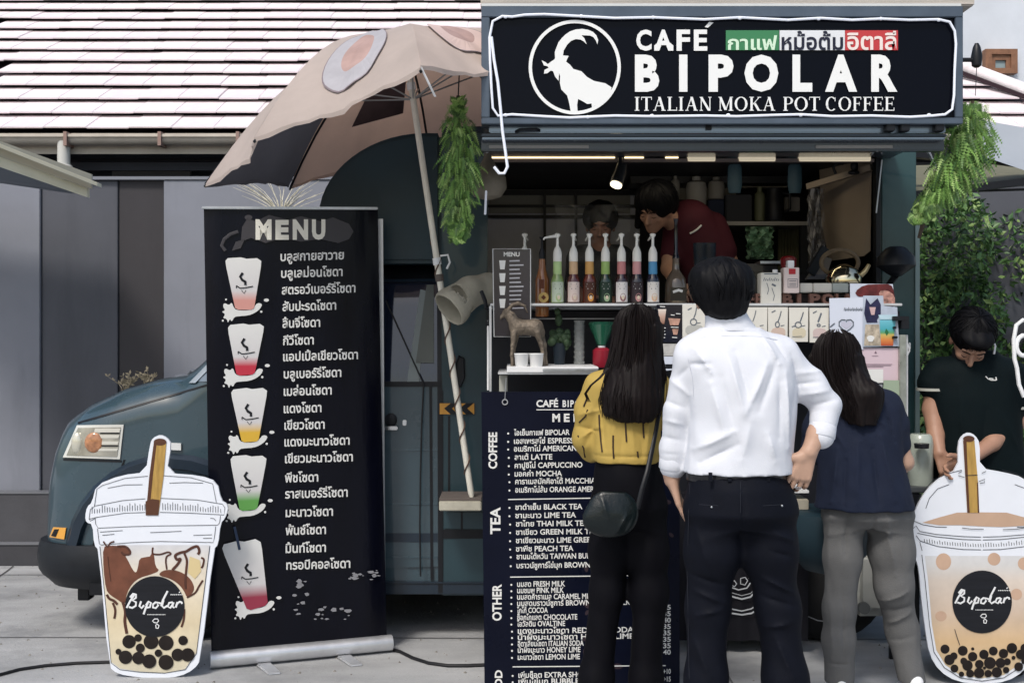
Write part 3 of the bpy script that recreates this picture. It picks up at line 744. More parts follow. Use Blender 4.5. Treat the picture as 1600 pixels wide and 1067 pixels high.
# chevron sticker
cv = MB(); pl = YP(TY-.0115); cv.poly(pl, [(687,630),(741,630),(741,647),(687,647)], 0, 0); cv.poly(pl, [(694,638),(704,630),(716,630),(706,638),(716,647),(704,647)], .0015, 1); cv.poly(pl, [(718,638),(728,630),(740,630),(730,638),(740,647),(728,647)], .0015, 1)
cv.build('chevron_sticker', [mat('sticker_amber', (.55,.27,.05), .5), black], truck)
# hatch door raised flat, with its rails
hz0, hz1 = 2.352, 2.395
ht = MB(); ht.box(P(752,0,4.78).x, P(1498,0,4.78).x, 4.80, TY, hz0, hz1); hatch = ht.build('hatch', mat('hatch_paint', (.02,.028,.04), .3, 0, .1, 4, coat=.6), truck, bevel=.006)
def rail(x0, x1, y0, y1, Y0, Y1, m_, bev=.004):
    b_ = MB(); b_.pbox(x0, x1, y0, y1, Y0, Y1); return b_.build('rail', m_, hatch, bevel=bev)
blu = mat('rail_blue_grey', (.20,.25,.31), .22, .5, .2, 8, coat=.5, stretch=(.3,1,6))
rail(764,1478,196,208,4.74,4.79,blu); rail(752,1480,209,214,4.72,4.78,paint_d); rail(752,1478,215,218,4.71,4.77,blu); rail(752,1476,219,236,4.76,4.80,MATS['hatch_paint'])
for a, b in ((764,920),(1275,1395)): rail(a, b, 227, 232, 4.755, 4.765, mat('strip_taupe', (.22,.21,.2), .5), .001)
lt = MB(); 
for x0, x1 in ((1103,1112),): lt.pbox(x0, x1, 193, 203, 4.73, 4.745)
lt.tube([P(806,206,4.735), P(812,203,4.72), P(838,202,4.72), P(843,204,4.735)], .006, 6); lt.build('latch', black, hatch)
for x in (1385, 1408, 1462):
    b_ = MB(); b_.pbox(x, x+14, 192, 205, 4.70, 4.74); b_.build('bracket', black, hatch, bevel=.003)
for sx in (757, 1360):
    b_ = MB(); b_.tube([P(sx, 242, TY-.01), P(sx+4, 236, 5.0)], .009, 8); b_.build('gas_strut', steel, hatch, smooth=True)
b_ = MB(); b_.tube([P(1436,218,5.2), P(1452,240,5.3), P(1462,262,5.45)], .008, 6); b_.tube([P(1425,235,5.2), P(1470,215,5.0)], .006, 6); b_.build('stay', steel, hatch, smooth=True)
# LED strip lamps
ledm = mat('led_strip', (.9,.8,.6), .5, emit=(1,.80,.46), es=1.5)
led2 = mat('led_channel', (.62,.6,.52), .5, emit=(1,.85,.6), es=.25)
for x0, x1, y0, y1, mm in ((766,961,243.5,247,ledm),(976,1006,243.5,247,ledm),(1040,1060,243,247,ledm)):
    b_ = MB(); b_.pbox(x0, x1, y0, y1, TY-.035, TY-.02); b_.build('led_strip', mm, truck)
for x0, x1 in ((1075,1118),(1155,1212),(1249,1361)):
    b_ = MB(); b_.pbox(x0, x1, 242, 252, TY-.04, TY-.004); b_.build('light_channel', led2, truck, bevel=.003)
b_ = MB(); b_.pbox(766, 1366, 248, 253, TY-.03, TY-.005); b_.build('valance', mat('valance_brown', (.16,.13,.12), .6), truck)
ll = bpy.data.lights.new('led_light', 'AREA'); ll.energy = .9; ll.color = (1,.86,.62); ll.shape = 'RECTANGLE'; ll.size = 1.6; ll.size_y = .04
lo_ = bpy.data.objects.new('led_light', ll); COL.objects.link(lo_); lo_.location = (P(1040,250,TY).x, TY+.12, TZ(246)-.02); lo_.rotation_euler = (math.radians(18), 0, 0)
# ------------------------------------------------------------------ roof sign
SY = 4.70
sg = thing('cafe_sign', 'long black illuminated roof sign with a mountain goat emblem and white cafe lettering', 'sign', P(1128, 192, SY))
pl = YP(SY)
b_ = MB(); b_.pbox(752,1505,10,193,SY+.012,SY+.12); b_.build('case', mat('sign_case', (.05,.065,.09), .4, .2, .15, 5), sg, bevel=.004)
b_ = MB(); b_.poly(pl, [(766,28),(1492,28),(1492,183),(766,183)], -.006, 0); b_.build('face_panel', mat('sign_face', (.0012,.0018,.0055), .2, 0, .1, 2, spec=.12), sg)
fr_ = mat('sign_frame', (.085,.11,.145), .35, .3, .15, 6)
for x0,x1,y0,y1 in ((752,1505,10,27),(752,1505,184,194),(752,765,27.2,183.8),(1493,1505,27.2,183.8)):
    b_ = MB(); b_.pbox(x0,x1,y0,y1,SY-.01,SY+.012); b_.build('frame', fr_, sg, bevel=.003)
b_ = MB(); b_.pbox(752,1502,6,10,SY-.004,SY+.1); b_.build('top_cap', mat('cap_white', (.6,.62,.62), .5), sg)
sw_ = mat('sign_white', (.80,.81,.80), .5, emit=(1,1,.97), es=.0)
goat = [(315,440),(312,380),(330,330),(350,280),(385,235),(420,200),(470,165),(530,145),(600,138),(660,148),(710,170),(745,205),(765,255),(757,300),(740,260),(715,225),(680,208),(590,205),(620,235),(645,300),(615,270),(580,250),(530,245),(480,265),(440,305),(405,365),(398,415),(458,420),(440,455),(430,480),(470,510),(505,555),(590,580),(650,640),(720,680),(840,705),(905,748),(895,790),(820,890),(700,955),(695,915),(650,920),(600,890),(555,868),(545,930),(550,992),(478,996),(460,900),(440,830),(380,770),(365,700),(368,630),(357,600),(352,680),(315,635),(295,580),(270,572),(235,600),(200,605),(205,565),(235,550),(250,545),(235,527),(200,520),(175,465),(215,485),(240,505),(280,475),(310,455)]
g2 = lambda p_: (820+p_[0]/6.669, 25+p_[1]/6.669)
b_ = MB(); b_.poly(pl, [g2(p_) for p_ in goat], .001, 0)
ra_, rb_ = [], []
for k in range(65):
    a = 2*math.pi*k/64; ra_.append(pl(820+(520+480*math.cos(a))/6.669, 25+(538+492*math.sin(a))/6.669, .003)); rb_.append(pl(820+(520+445*math.cos(a))/6.669, 25+(538+457*math.sin(a))/6.669, .003))
b_.sheet([ra_, rb_]); b_.build('goat_emblem', sw_, sg)
for c, x0, x1 in (('C',994,1018),('F',1057,1078),('E',1084,1105)):
    b_ = MB(); fit(b_, pl, c, x0, x1, 47, 80, .002, wt=.035); b_.build('letter', sw_, sg)
b_ = MB(); b_.poly(pl, [(1101,43),(1108,35),(1115,36),(1106,44)], .002); b_.build('accent', sw_, sg)
b_ = MB(); fit(b_, pl, 'A', 1022,1051,47,80,.002,wt=.035)
b_.poly(pl, [(1022,72),(1029,66),(1033,72),(1030,80),(1022,80)], .003); b_.poly(pl, [(1052,72),(1045,66),(1041,72),(1044,80),(1052,80)], .003)
b_.build('lettering', sw_, sg)
for c, x0, x1 in (('B',992,1030),('I',1061,1074),('P',1107,1146),('O',1163,1216),('L',1238,1269),('A',1289,1339),('R',1361,1402)): b_ = MB(); fit(b_, pl, c, x0, x1, 86, 144, .002, wt=.05); b_.build('letter', sw_, sg)
# roman lettering built from thick and thin strokes
def serif(b_, t, x0, x1, y0, y1, e):
    W_ = {'I':.42,'T':.8,'A':.95,'L':.75,'N':.95,'M':1.15,'O':1.,'K':.95,'P':.75,'C':.9,'F':.72,'E':.78}
    tot = sum(W_[c]+.10 for c in t)-.10; x = 0; H_ = y1-y0; kx = (x1-x0)/tot; n = [0]
    def quad(pts):
        n[0] += 1; b_.poly(pl, [(x0+px*kx, y1-py*H_) for px, py in pts], e+.00025*(n[0] % 9))
    def stem(c, t_=.17, a=0., b=1., s0=True, s1=True):
        quad([(c-t_/2,a),(c+t_/2,a),(c+t_/2,b),(c-t_/2,b)])
        if s0: quad([(c-t_/2-.09,a),(c+t_/2+.09,a),(c+t_/2+.09,a+.05),(c-t_/2-.09,a+.05)])
        if s1: quad([(c-t_/2-.09,b-.05),(c+t_/2+.09,b-.05),(c+t_/2+.09,b),(c-t_/2-.09,b)])
    def ln(ax_, ay, bx_, by, t_): quad([(ax_-t_/2,ay),(ax_+t_/2,ay),(bx_+t_/2,by),(bx_-t_/2,by)])
    def arc(cx, cy, rx, ry, a0, a1, tx, ty=.05):
        for k in range(14):
            u = math.radians(a0+(a1-a0)*k/14); v = math.radians(a0+(a1-a0)*(k+1)/14)
            quad([(cx+rx*math.cos(u), cy+ry*math.sin(u)), (cx+rx*math.cos(v), cy+ry*math.sin(v)), (cx+(rx-tx)*math.cos(v), cy+(ry-ty)*math.sin(v)), (cx+(rx-tx)*math.cos(u), cy+(ry-ty)*math.sin(u))])
    for c in t:
        w = W_[c]; mx_ = x+w/2
        if c == 'I': stem(mx_)
        elif c == 'T': stem(mx_, s1=False); quad([(x,.94),(x+w,.94),(x+w,1),(x,1)]); quad([(x,.78),(x+.05,.78),(x+.05,.94),(x,.94)]); quad([(x+w-.05,.78),(x+w,.78),(x+w,.94),(x+w-.05,.94)])
        elif c == 'L': stem(x+.2); quad([(x+.28,0),(x+w,0),(x+w,.06),(x+.28,.06)]); quad([(x+w-.05,.06),(x+w,.06),(x+w,.25),(x+w-.05,.25)])
        elif c in 'EF':
            stem(x+.2); quad([(x+.28,.94),(x+w-.03,.94),(x+w-.03,1),(x+.28,1)]); quad([(x+w-.08,.8),(x+w-.03,.8),(x+w-.03,.94),(x+w-.08,.94)]); quad([(x+.28,.48),(x+w-.15,.48),(x+w-.15,.54),(x+.28,.54)]); quad([(x+w-.2,.38),(x+w-.15,.38),(x+w-.15,.64),(x+w-.2,.64)])
            if c == 'E': quad([(x+.28,0),(x+w,0),(x+w,.06),(x+.28,.06)]); quad([(x+w-.05,.06),(x+w,.06),(x+w,.22),(x+w-.05,.22)])
        elif c == 'A': ln(x+.12,0,x+w/2,1,.07); ln(x+w-.17,0,x+w/2,1,.19); quad([(x+.28,.32),(x+w-.3,.32),(x+w-.3,.38),(x+.28,.38)]); quad([(x,0),(x+.25,0),(x+.25,.05),(x,.05)]); quad([(x+w-.33,0),(x+w,0),(x+w,.05),(x+w-.33,.05)])
        elif c == 'N': stem(x+.16,.07); stem(x+w-.14,.07,s0=False); ln(x+w-.2,0,x+.14,1,.2)
        elif c == 'M': stem(x+.16,.07,s1=False); stem(x+w-.18,.18,s1=False); ln(x+w/2,.05,x+.16,1,.2); ln(x+w/2,.05,x+w-.2,1,.07); quad([(x+.02,.95),(x+.2,.95),(x+.2,1),(x+.02,1)]); quad([(x+w-.2,.95),(x+w-.02,.95),(x+w-.02,1),(x+w-.2,1)])
        elif c == 'O': arc(mx_,.5,w/2,.52,0,360,.18,.06)
        elif c == 'C': arc(x+w/2,.5,w/2,.52,48,312,.18,.06); quad([(x+w-.2,.68),(x+w-.14,.68),(x+w-.14,.98),(x+w-.2,.92)])
        elif c == 'K': stem(x+.2); ln(x+.3,.45,x+w-.15,1,.07); ln(x+w-.18,0,x+.42,.58,.2); quad([(x+w-.3,.95),(x+w-.02,.95),(x+w-.02,1),(x+w-.3,1)]); quad([(x+w-.3,0),(x+w+.03,0),(x+w+.03,.05),(x+w-.3,.05)])
        elif c == 'P': stem(x+.2,s1=False); quad([(x+.03,.95),(x+.4,.95),(x+.4,1),(x+.03,1)]); arc(x+.4,.73,.36,.27,-90,90,.17,.05); quad([(x+.28,.46),(x+.4,.46),(x+.4,.51),(x+.28,.51)])
        x += w+.10
for t_, x0, x1 in (('ITALIAN',991,1112),('MOKA',1122,1211),('POT',1223,1281),('COFFEE',1290,1397)): b_ = MB(); serif(b_, t_, x0, x1, 152, 173.5, .001); b_.build('lettering', sw_, sg)
for x0, x1, c, t_, tc_, (y0, y1) in ((1134,1217,(.045,.21,.09),'กาแฟ',(.62,.8,.62),(56,79)),(1218,1320,(.7,.72,.75),'หม้อต้ม',(.01,.012,.03),(49,79)),(1320.4,1403,(.5,.045,.05),'อิตาลี',(.8,.7,.66),(49,79))):
    b_ = MB(); b_.poly(pl, [(x0,48),(x1,48),(x1,79),(x0,79)], .001); s2 = b_.build('colour_block', mat('block_%d' % int(x0), c, .5), sg)
    b_ = MB(); fit(b_, pl, t_, x0+3, x1-3, y0, y1, .003, wt=.022); b_.build('lettering', mat('blockletter_%d' % int(x0), tc_, .5), s2)
# rope light round the sign with its loose tail
rp_ = [(785,27),(770,35),(765,60),(766,100),(768,140),(770,170),(778,182),(800,180),(850,183),(890,185),(935,183),(960,182),(1020,183),(1100,182),(1150,183),(1210,181),(1250,180),(1300,183),(1360,182),(1420,184),(1455,182),(1475,180),(1486,172),(1489,150),(1490,110),(1492,70),(1490,50),(1482,36),(1465,32),(1420,33),(1375,31),(1330,33),(1280,30),(1230,33),(1155,29),(1100,32),(1020,29),(960,30),(905,27),(850,24),(820,25),(800,28)]
b_ = MB(); b_.tube([pl(x, y, .012) for x, y in rp_], .0052, 8, closed=True)
b_.build('rope_light', mat('rope_white', (.72,.75,.82), .35, emit=(.8,.85,1), es=.12), sg, smooth=True)
b_ = MB(); b_.tube([pl(x, y, .02) for x, y in ((768,60),(772,95),(778,130),(782,170),(785,205),(790,240),(793,262),(788,272),(780,272),(772,262))], .006, 8); b_.build('rope_tail', MATS['rope_white'], sg, smooth=True)
for x, y in ((790,28),(908,27),(1020,29),(1155,30),(1278,31),(1375,31),(1465,33),(790,181),(918,184),(1018,182),(1137,181),(1250,181),(1450,181)):
    b_ = MB(); a = pl(x, y, .012); b_.ball(a, (.009,.006,.007), 8, 6); b_.build('cable_clip', MATS['rope_white'], sg, smooth=True)
# plank stored on the truck roof above the sign
b_ = MB(); b_.box(P(752,0,5.0).x, P(1506,0,5.0).x, 4.88, 5.1, P(0,9,4.88).z, P(0,-3,4.88).z); b_.build('roof_plank', mat('plank_grey', (.46,.42,.38), .8, 0, .2, 5, bump=.3, stretch=(.3,1,8)), label='weathered pale plank lying flat along the top of the roof sign', cat='plank', bevel=.006)
# ------------------------------------------------------------------ parasol
um = thing('parasol', 'cream and grey parasol with a target logo leaning over the truck cab', 'parasol', P(738, 783, 5.42))
hub = Vector((-.50, 5.3, 2.88))
tips = [P(657,104,4.32), P(396,214,4.62), P(320,287,5.3), P(452,290,6.0), Vector((-.45,6.25,2.5)), Vector((.1,6.2,2.62)), Vector((.42,5.6,2.80)), P(905,96,4.98)]
pan = ['cream','grey','cream','cream','cream','grey','cream','peach']
cm = {}
cm['cream'] = mat('canopy_cream', (.53,.45,.41), .85, 0, .08, 4, bump=.15, bs=30)
cm['peach'] = mat('canopy_peach', (.60,.40,.30), .85, 0, .08, 4, bump=.15, bs=30)
cm['pale'] = mat('canopy_pale_peach', (.62,.51,.45), .85, 0, .08, 4, bump=.15, bs=30)
cm['grey'] = mat('canopy_grey', (.15,.15,.175), .85, 0, .08, 4, bump=.15, bs=30)
def thin(mm, amt=.35):   # cloth lets some daylight through
    n = mm.node_tree; b = n.nodes['Principled BSDF']; t = n.nodes.new('ShaderNodeBsdfTranslucent'); x = n.nodes.new('ShaderNodeMixShader'); x.inputs[0].default_value = amt
    for l in list(n.links):
        if l.to_socket == b.inputs['Base Color']: n.links.new(l.from_socket, t.inputs[0])
    if not t.inputs[0].links: t.inputs[0].default_value = b.inputs['Base Color'].default_value
    o = n.nodes['Material Output']; n.links.new(b.outputs[0], x.inputs[1]); n.links.new(t.outputs[0], x.inputs[2]); n.links.new(x.outputs[0], o.inputs[0])
for k, c_ in enumerate(('cream','peach','grey','pale')): thin(cm[c_], .3 if c_ != 'grey' else .08)
bows = [.10,.17,.16,.12,.08,.08,.08,.08]
def canopy_pt(A, B, u, v, e=0):   # v 0 hub .. 1 rim ; u across
    A_i, B_i = tips.index(A), tips.index(B); a = hub.lerp(A, v); b = hub.lerp(B, v)
    q = a.lerp(b, u)
    up = (bows[A_i]*(1-u)+bows[B_i]*u)*math.sin(math.pi*min(1, v)**1.15)*(1-.0)          # ribs bow upwards
    sag = -.05*math.sin(math.pi*u)*v*v
    inw = (hub.lerp(A.lerp(B, .5), 1)-q)*0
    flut = .005*math.sin(u*13+A.x*7)*max(0, v-.85)/.15+.006*math.sin(u*31+v*9+A.x*5)*v*math.sin(math.pi*u)
    scal = (hub-q)*(.10*math.sin(math.pi*u)*v**3)
    nrm = (A-hub).cross(B-hub).normalized()
    if nrm.z < 0: nrm = -nrm
    return q+Vector((0,0,up+sag))+scal+nrm*(e+flut)
for i in range(8):
    A, B = tips[i], tips[(i+1) % 8]
    b_ = MB(); rows = [[canopy_pt(A, B, u/14, .03+.97*v/14) for u in range(15)] for v in range(15)]
    b_.sheet(rows)
    val = [[rows[-1][u]+Vector((0,0,-.0)) for u in range(15)], [rows[-1][u]+Vector((.004*math.sin(u*2.1), .004*math.cos(u*1.7), -.016-.004*math.sin(u*1.1+i))) for u in range(15)]]
    b_.sheet(val)
    c_ = pan[i]
    names = {'cream':'cream','grey':'grey','peach':'peach'}
    po = b_.build('canopy_panel', cm[{0:'cream',1:'cream',2:'grey',3:'peach',4:'peach',5:'grey',6:'cream',7:'pale'}[i]], um, smooth=True)
    if i in (0, 7, 3):
        lg = MB(); cu, cv_ = (.52,.66) if i == 0 else ((.55,.60) if i == 7 else (.62,.62))
        def ring(ru, rv, e, m_, lg=lg, A=A, B=B, cu=cu, cv_=cv_):
            lg.face([canopy_pt(A, B, cu+ru*math.cos(2*math.pi*k/28), cv_+rv*math.sin(2*math.pi*k/28), e) for k in range(28)], m_)
        if i == 3:
            q = [canopy_pt(A, B, u, v, -.012) for u, v in ((.35,.38),(.85,.40),(.80,.72),(.30,.74))]; lg.face(q, 0)
            lg.build('logo_patch', mat('patch_plum', (.11,.07,.07), .9, 0, .2, 8), po)
        else:
            def annul(ru, rv, ru2, rv2, m_):
                a = [canopy_pt(A, B, cu+ru*math.cos(2*math.pi*k/40), cv_+rv*math.sin(2*math.pi*k/40), .008) for k in range(41)]
                b = [canopy_pt(A, B, cu+ru2*math.cos(2*math.pi*k/40), cv_+rv2*math.sin(2*math.pi*k/40), .008) for k in range(41)]
                lg.sheet([a, b], m_)
            annul(.265,.255,.257,.247,0); annul(.257,.247,.13,.15,1); annul(.13,.15,.001,.001,2)
            lg.build('logo', [mat('logo_dark', (.20,.165,.18), .85), mat('logo_bluegrey', (.37,.36,.385), .85, 0, .1, 9) if i == 0 else mat('logo_pale', (.58,.44,.40), .8), mat('logo_brick', (.38,.26,.235), .85, 0, .15, 9)], po)
    rb_ = MB(); pts = [canopy_pt(A, B, 0, v/8)-Vector((0,0,.018)) for v in range(0, 9)]; rb_.tube(pts, .006, 6); rb_.build('rib', black, um, smooth=True)
ft = MB(); ft.ball(hub+Vector((0,0,.0)), (.03,.03,.025)); ft.build('finial', cm['cream'], um, smooth=True)
pb0 = P(738,783,5.42)
ps = MB(); top_ = hub; ps.tube([pb0+Vector((0,0,.0)), pb0.lerp(top_, .02), pb0.lerp(top_, .9), top_], [.006,.015,.0145,.0135], 14); pole = ps.build('pole', mat('pole_cream', (.78,.75,.66), .45, 0, .08, 9, wear=((.4,.34,.26), 12, .35)), um, smooth=True)
sp_ = []; d_ = (top_-pb0).normalized(); ux = d_.cross(Vector((0,1,0))).normalized(); uy = d_.cross(ux)
for k in range(140):
    t = .06+.50*k/139; a = k/139*2*math.pi*7; sp_.append(pb0.lerp(top_, t)+(ux*math.cos(a)+uy*math.sin(a))*.0175)
b_ = MB(); b_.tube(sp_, .0035, 5); b_.build('cord', mat('cord_brown', (.10,.06,.045), .8), pole, smooth=True)
for t in (.475, .51, .88):
    b_ = MB(); b_.tube([pb0.lerp(top_, t), pb0.lerp(top_, t+.015)], .020, 12); b_.build('collar', white if t > .5 else MATS['tread_brown'], pole, smooth=True)
b_ = MB(); h0 = pb0.lerp(top_, .515); b_.tube([h0+Vector((.015,-.01,.03)), h0+Vector((.05,-.01,.035)), h0+Vector((.06,-.01,.0)), h0+Vector((.045,-.01,-.03))], .005, 8); b_.build('hook', white, pole, smooth=True)
b_ = MB()
q = canopy_pt(tips[0], tips[1], 0, 1); b_.tube([q+Vector((0,0,0)), q+Vector((.03,.02,-.06)), q+Vector((.05,.05,-.10))], .008, 6, flat=.3); b_.build('strap', white, um)
for k in range(5):    # stays below the canopy
    pass
b_ = MB(); cen = pb0.lerp(top_, .86)
for i in range(8): b_.tube([cen, canopy_pt(tips[i], tips[(i+1) % 8], 0, .55)-Vector((0,0,.02))], .004, 5)
b_.build('stretcher', mat('stretcher_grey', (.3,.3,.3), .5), um)
# canvas vent hose
v = Vol((-.5,5.0,1.4), (.05,5.7,1.95), .005)
c0 = P(708,478,5.25); c1 = P(735,455,5.3); c2 = P(765,450,5.35); c3 = P(790,456,5.5)
v.cap(c0, c1, .092, .068, .02); v.cap(c1, c2, .068, .065, .02); v.cap(c2, c3, .07, .065, .02)
dr = (c0-c1).normalized(); v.cutbelow(c0+dr*.03, dr); v.cap(c0+dr*.2, c0-dr*.03, .085, .078, .005, 's'); v.wrinkle(.0025, 30, 2)
v.build('vent_hood', mat('canvas_beige', (.34,.32,.26), .85, 0, .12, 6, bump=.3, bs=60), label='beige canvas vent hood poking out beside the parasol pole', cat='vent', loc=c0+Vector((0,.1,-.1)))
# hanging ferns
fmats = [mat('fern_%d' % i, c, .5, 0, .2, 10) for i, c in enumerate(((.09,.19,.04),(.17,.31,.07),(.30,.44,.14),(.05,.11,.03)))]
def fern(name, label, path, Y, wpx, n, top=None, woody=False):
    t = thing(name, label, 'plant', P(path[0][0], path[0][1], Y))
    k = MB(); k.tube([P(x, y, Y+.03) for x, y in path], .008 if not woody else .014, 6); k.build('stem', MATS['bark'], t, smooth=True)
    b_ = MB(); L_ = len(path)-1
    for i in range(n):
        s = rnd.random()*L_; j = min(int(s), L_-1); f_ = s-j
        x = path[j][0]*(1-f_)+path[j+1][0]*f_; y = path[j][1]*(1-f_)+path[j+1][1]*f_
        w_ = wpx[j]*(1-f_)+wpx[j+1]*f_
        a = rnd.gauss(0, .5); a = max(-1, min(1, a))
        o = P(x+a*w_*.75, y, Y+rnd.uniform(-.08,.08))
        d = Vector((a*.9+rnd.gauss(0,.3), rnd.gauss(0,.4), -.9+rnd.gauss(0,.35))).normalized()
        L2 = M(w_, Y)*rnd.uniform(.35,.8); pv = o; side = d.cross(Vector((rnd.gauss(0,.5), 1, rnd.gauss(0,.5)))).normalized(); mm = rnd.choice([0,0,1,1,2,3])
        for q in range(7):    # a frond: paired leaflets along a drooping rachis
            d = (d+Vector((0,0,-.12))).normalized(); nx_ = pv+d*L2/7
            for sg_ in (-1, 1):
                l_ = .022*(1-q/9)*rnd.uniform(.8,1.2); e = (side*sg_+d*.5).normalized()*l_
                b_.face([pv, pv+e*.5+d*.004, pv+e, nx_], mm)
            pv = nx_
    b_.build('fronds', fmats, t); return t
fern('hanging_fern', 'hanging green fern beside the parasol pole at the left corner of the hatch', [(716,150),(716,200),(718,250),(716,300),(716,340),(716,375)], 4.85, [8,30,38,34,24,12], 760)
fern('hanging_fern', 'bright green fern trailing down from the right end of the roof sign', [(1520,158),(1515,200),(1500,250),(1480,290),(1452,320),(1432,345)], 4.85, [22,46,50,38,24,10], 1000)
b_ = MB(); b_.tube([P(1452,300,4.95), P(1445,340,4.97), P(1436,372,5.0)], [.014,.011,.008], 8); b_.build('bare_branch', MATS['bark'], label='bare brown twig poking out below the right hanging fern', cat='twig', loc=P(1452,300,4.95), smooth=True)
b_ = MB(); b_.tube([P(716,150,4.85), P(718,110,4.9), P(722,75,5.0)], .003, 5); b_.build('hanging_wire', black, label='thin dark wire holding the left hanging fern', cat='wire', loc=P(716,150,4.85))
# gourd shaped hanging bag at the hatch corner
b_ = MB(); b_.lathe(P(762,312,5.1), [(.02,0),(.06,.012),(.085,.05),(.08,.10),(.045,.14),(.02,.18),(.012,.21)], 18); gb = b_.build('hanging_gourd', mat('gourd_tan', (.17,.15,.12), .7, 0, .25, 8), label='tan gourd hanging on a cord at the left corner of the hatch', cat='gourd', loc=P(762,312,5.1), smooth=True)
b_ = MB(); b_.tube([P(762,255,5.1), P(760,290,5.04), P(758,335,5.0)], .005, 6); b_.build('cord', MATS['rope_white'], gb)
# ------------------------------------------------------------------ drinks menu banner
bn = thing('menu_banner', 'tall black roll-up banner listing sodas in Thai beside pictures of five drink cups', 'banner', P(460, 1035, 5.28))
BLp = P(330,1030,5.14); BRp = P(607,1003,5.42); bnrm = Vector((-(BRp.y-BLp.y), (BRp.x-BLp.x), 0)).normalized()*-1
if bnrm.y > 0: bnrm = -bnrm
bpl = Plane(BLp, bnrm)
vinyl = mat('banner_vinyl', (.0018,.0022,.0065), .25, 0, .3, 4, bump=.5, bs=3, spec=.22, stretch=(1.5,1.5,.35))
b_ = MB(); rows = []
for j in range(31):
    v_ = j/30; xl_ = 319+(331-319)*v_; xr_ = 592+(606-592)*v_; yl = 326+(1022-326)*v_; yr = 327+(995-327)*v_; row = []
    for i in range(21):
        u = i/20; e = -.006+.004*math.sin(v_*6+u*2)-.0
        edge = .020*(max(0, u-.9)/.1)**2+.014*(max(0, .07-u)/.07)**2
        row.append(bpl(xl_+(xr_-xl_)*u, yl+(yr-yl)*u, e-edge))
    rows.append(row)
b_.sheet(rows); b_.build('print_sheet', vinyl, bn, smooth=True)
b_ = MB(); a = bpl(315,325,0); b = bpl(590,326,0); b_.bar(a, b, .022, .012); b_.build('top_bar', alum, bn, bevel=.003)
b_ = MB(); b_.bar(bpl(600,340,-.08), bpl(604,1000,-.08), .03, .02); b_.build('support_pole', alum, bn)
b_ = MB(); a = bpl(328,1034,.0); b = bpl(612,1006,.0); a.z = max(a.z,.045); b.z = max(b.z,.045); a.z = b.z = .044; 
b_.tube([a, b], .037, 16); b_.build('base_case', alum, bn, smooth=True, auto=1.)
for u in (.28, .72):
    c = a.lerp(b, u); b_ = MB(); d = bnrm; s2 = Vector((d.y, -d.x, 0))
    b_.hexa([c-s2*.035+d*.02+Vector((0,0,-.042)), c+s2*.035+d*.02+Vector((0,0,-.042)), c+s2*.03+d*.17+Vector((.03,0,-.047)), c-s2*.03+d*.17+Vector((.03,0,-.047))], [q+Vector((0,0,.012)) for q in (c-s2*.035+d*.02+Vector((0,0,-.042)), c+s2*.035+d*.02+Vector((0,0,-.042)), c+s2*.03+d*.17+Vector((.03,0,-.047)), c-s2*.03+d*.17+Vector((.03,0,-.047)))])
    b_.build('foot', alum, bn, bevel=.006)
pw = mat('print_white', (.70,.70,.68), .45)
b_ = MB(); b_.poly(bpl, [(378,355),(386,342),(400,346),(420,336),(450,344),(470,338),(500,346),(520,340),(545,350),(552,362),(545,374),(528,380),(500,374),(470,378),(440,372),(415,380),(392,372),(376,378)], .004); b_.stroke(bpl, [(372,362),(360,366),(350,374),(346,384),(352,392)], 5, .004); b_.poly(bpl, [(362,392),(368,378),(382,374),(376,388)], .004); b_.disc(bpl, 388,340, 6, .004, ry=4)
b_.build('splash_print', mat('splash_grey', (.05,.047,.052), .5), bn)
for c, x0, x1 in (('M',399,424),('E',430,451),('N',457,481),('U',487,508)): b_ = MB(); fit(b_, bpl, c, x0, x1, 343+ (0 if c != 'E' else 1), 375, .006, wt=.055); b_.build('heading_letter', mat('heading_cream', (.74,.72,.64), .5), bn)
menu = [('บลูสกายฮาวาย',438,537,405),('บลูเลม่อนโซดา',439,535,431),('สตรอว์เบอร์รี่โซดา',440,555,457),('สับปะรดโซดา',441,525,483),('ลิ้นจี่โซดา',441,500,509),('กีวีโซดา',442,490,536),('แอปเปิ้ลเขียวโซดา',442,559,561),('บลูเบอร์รี่โซดา',443,533,588),('เมล่อนโซดา',443,518,615),('แดงโซดา',443,502,642),('เขียวโซดา',444,507,668),('แดงมะนาวโซดา',444,546,694),('เขียวมะนาวโซดา',445,551,720),('พีชโซดา',445,497,750),('ราสเบอร์รี่โซดา',445,543,775),('มะนาวโซดา',446,520,804),('พั้นช์โซดา',446,509,832),('มิ้นท์โซดา',446,509,860),('ทรอปิคอลโซดา',447,547,886)]
for t_, x0, x1, y in menu:
    b_ = MB(); fit(b_, bpl, t_, x0, x1, y-11, y+3, .005, wt=.022, base=True, dy=-(x1-x0)*.03); b_.build('menu_line', pw, bn)
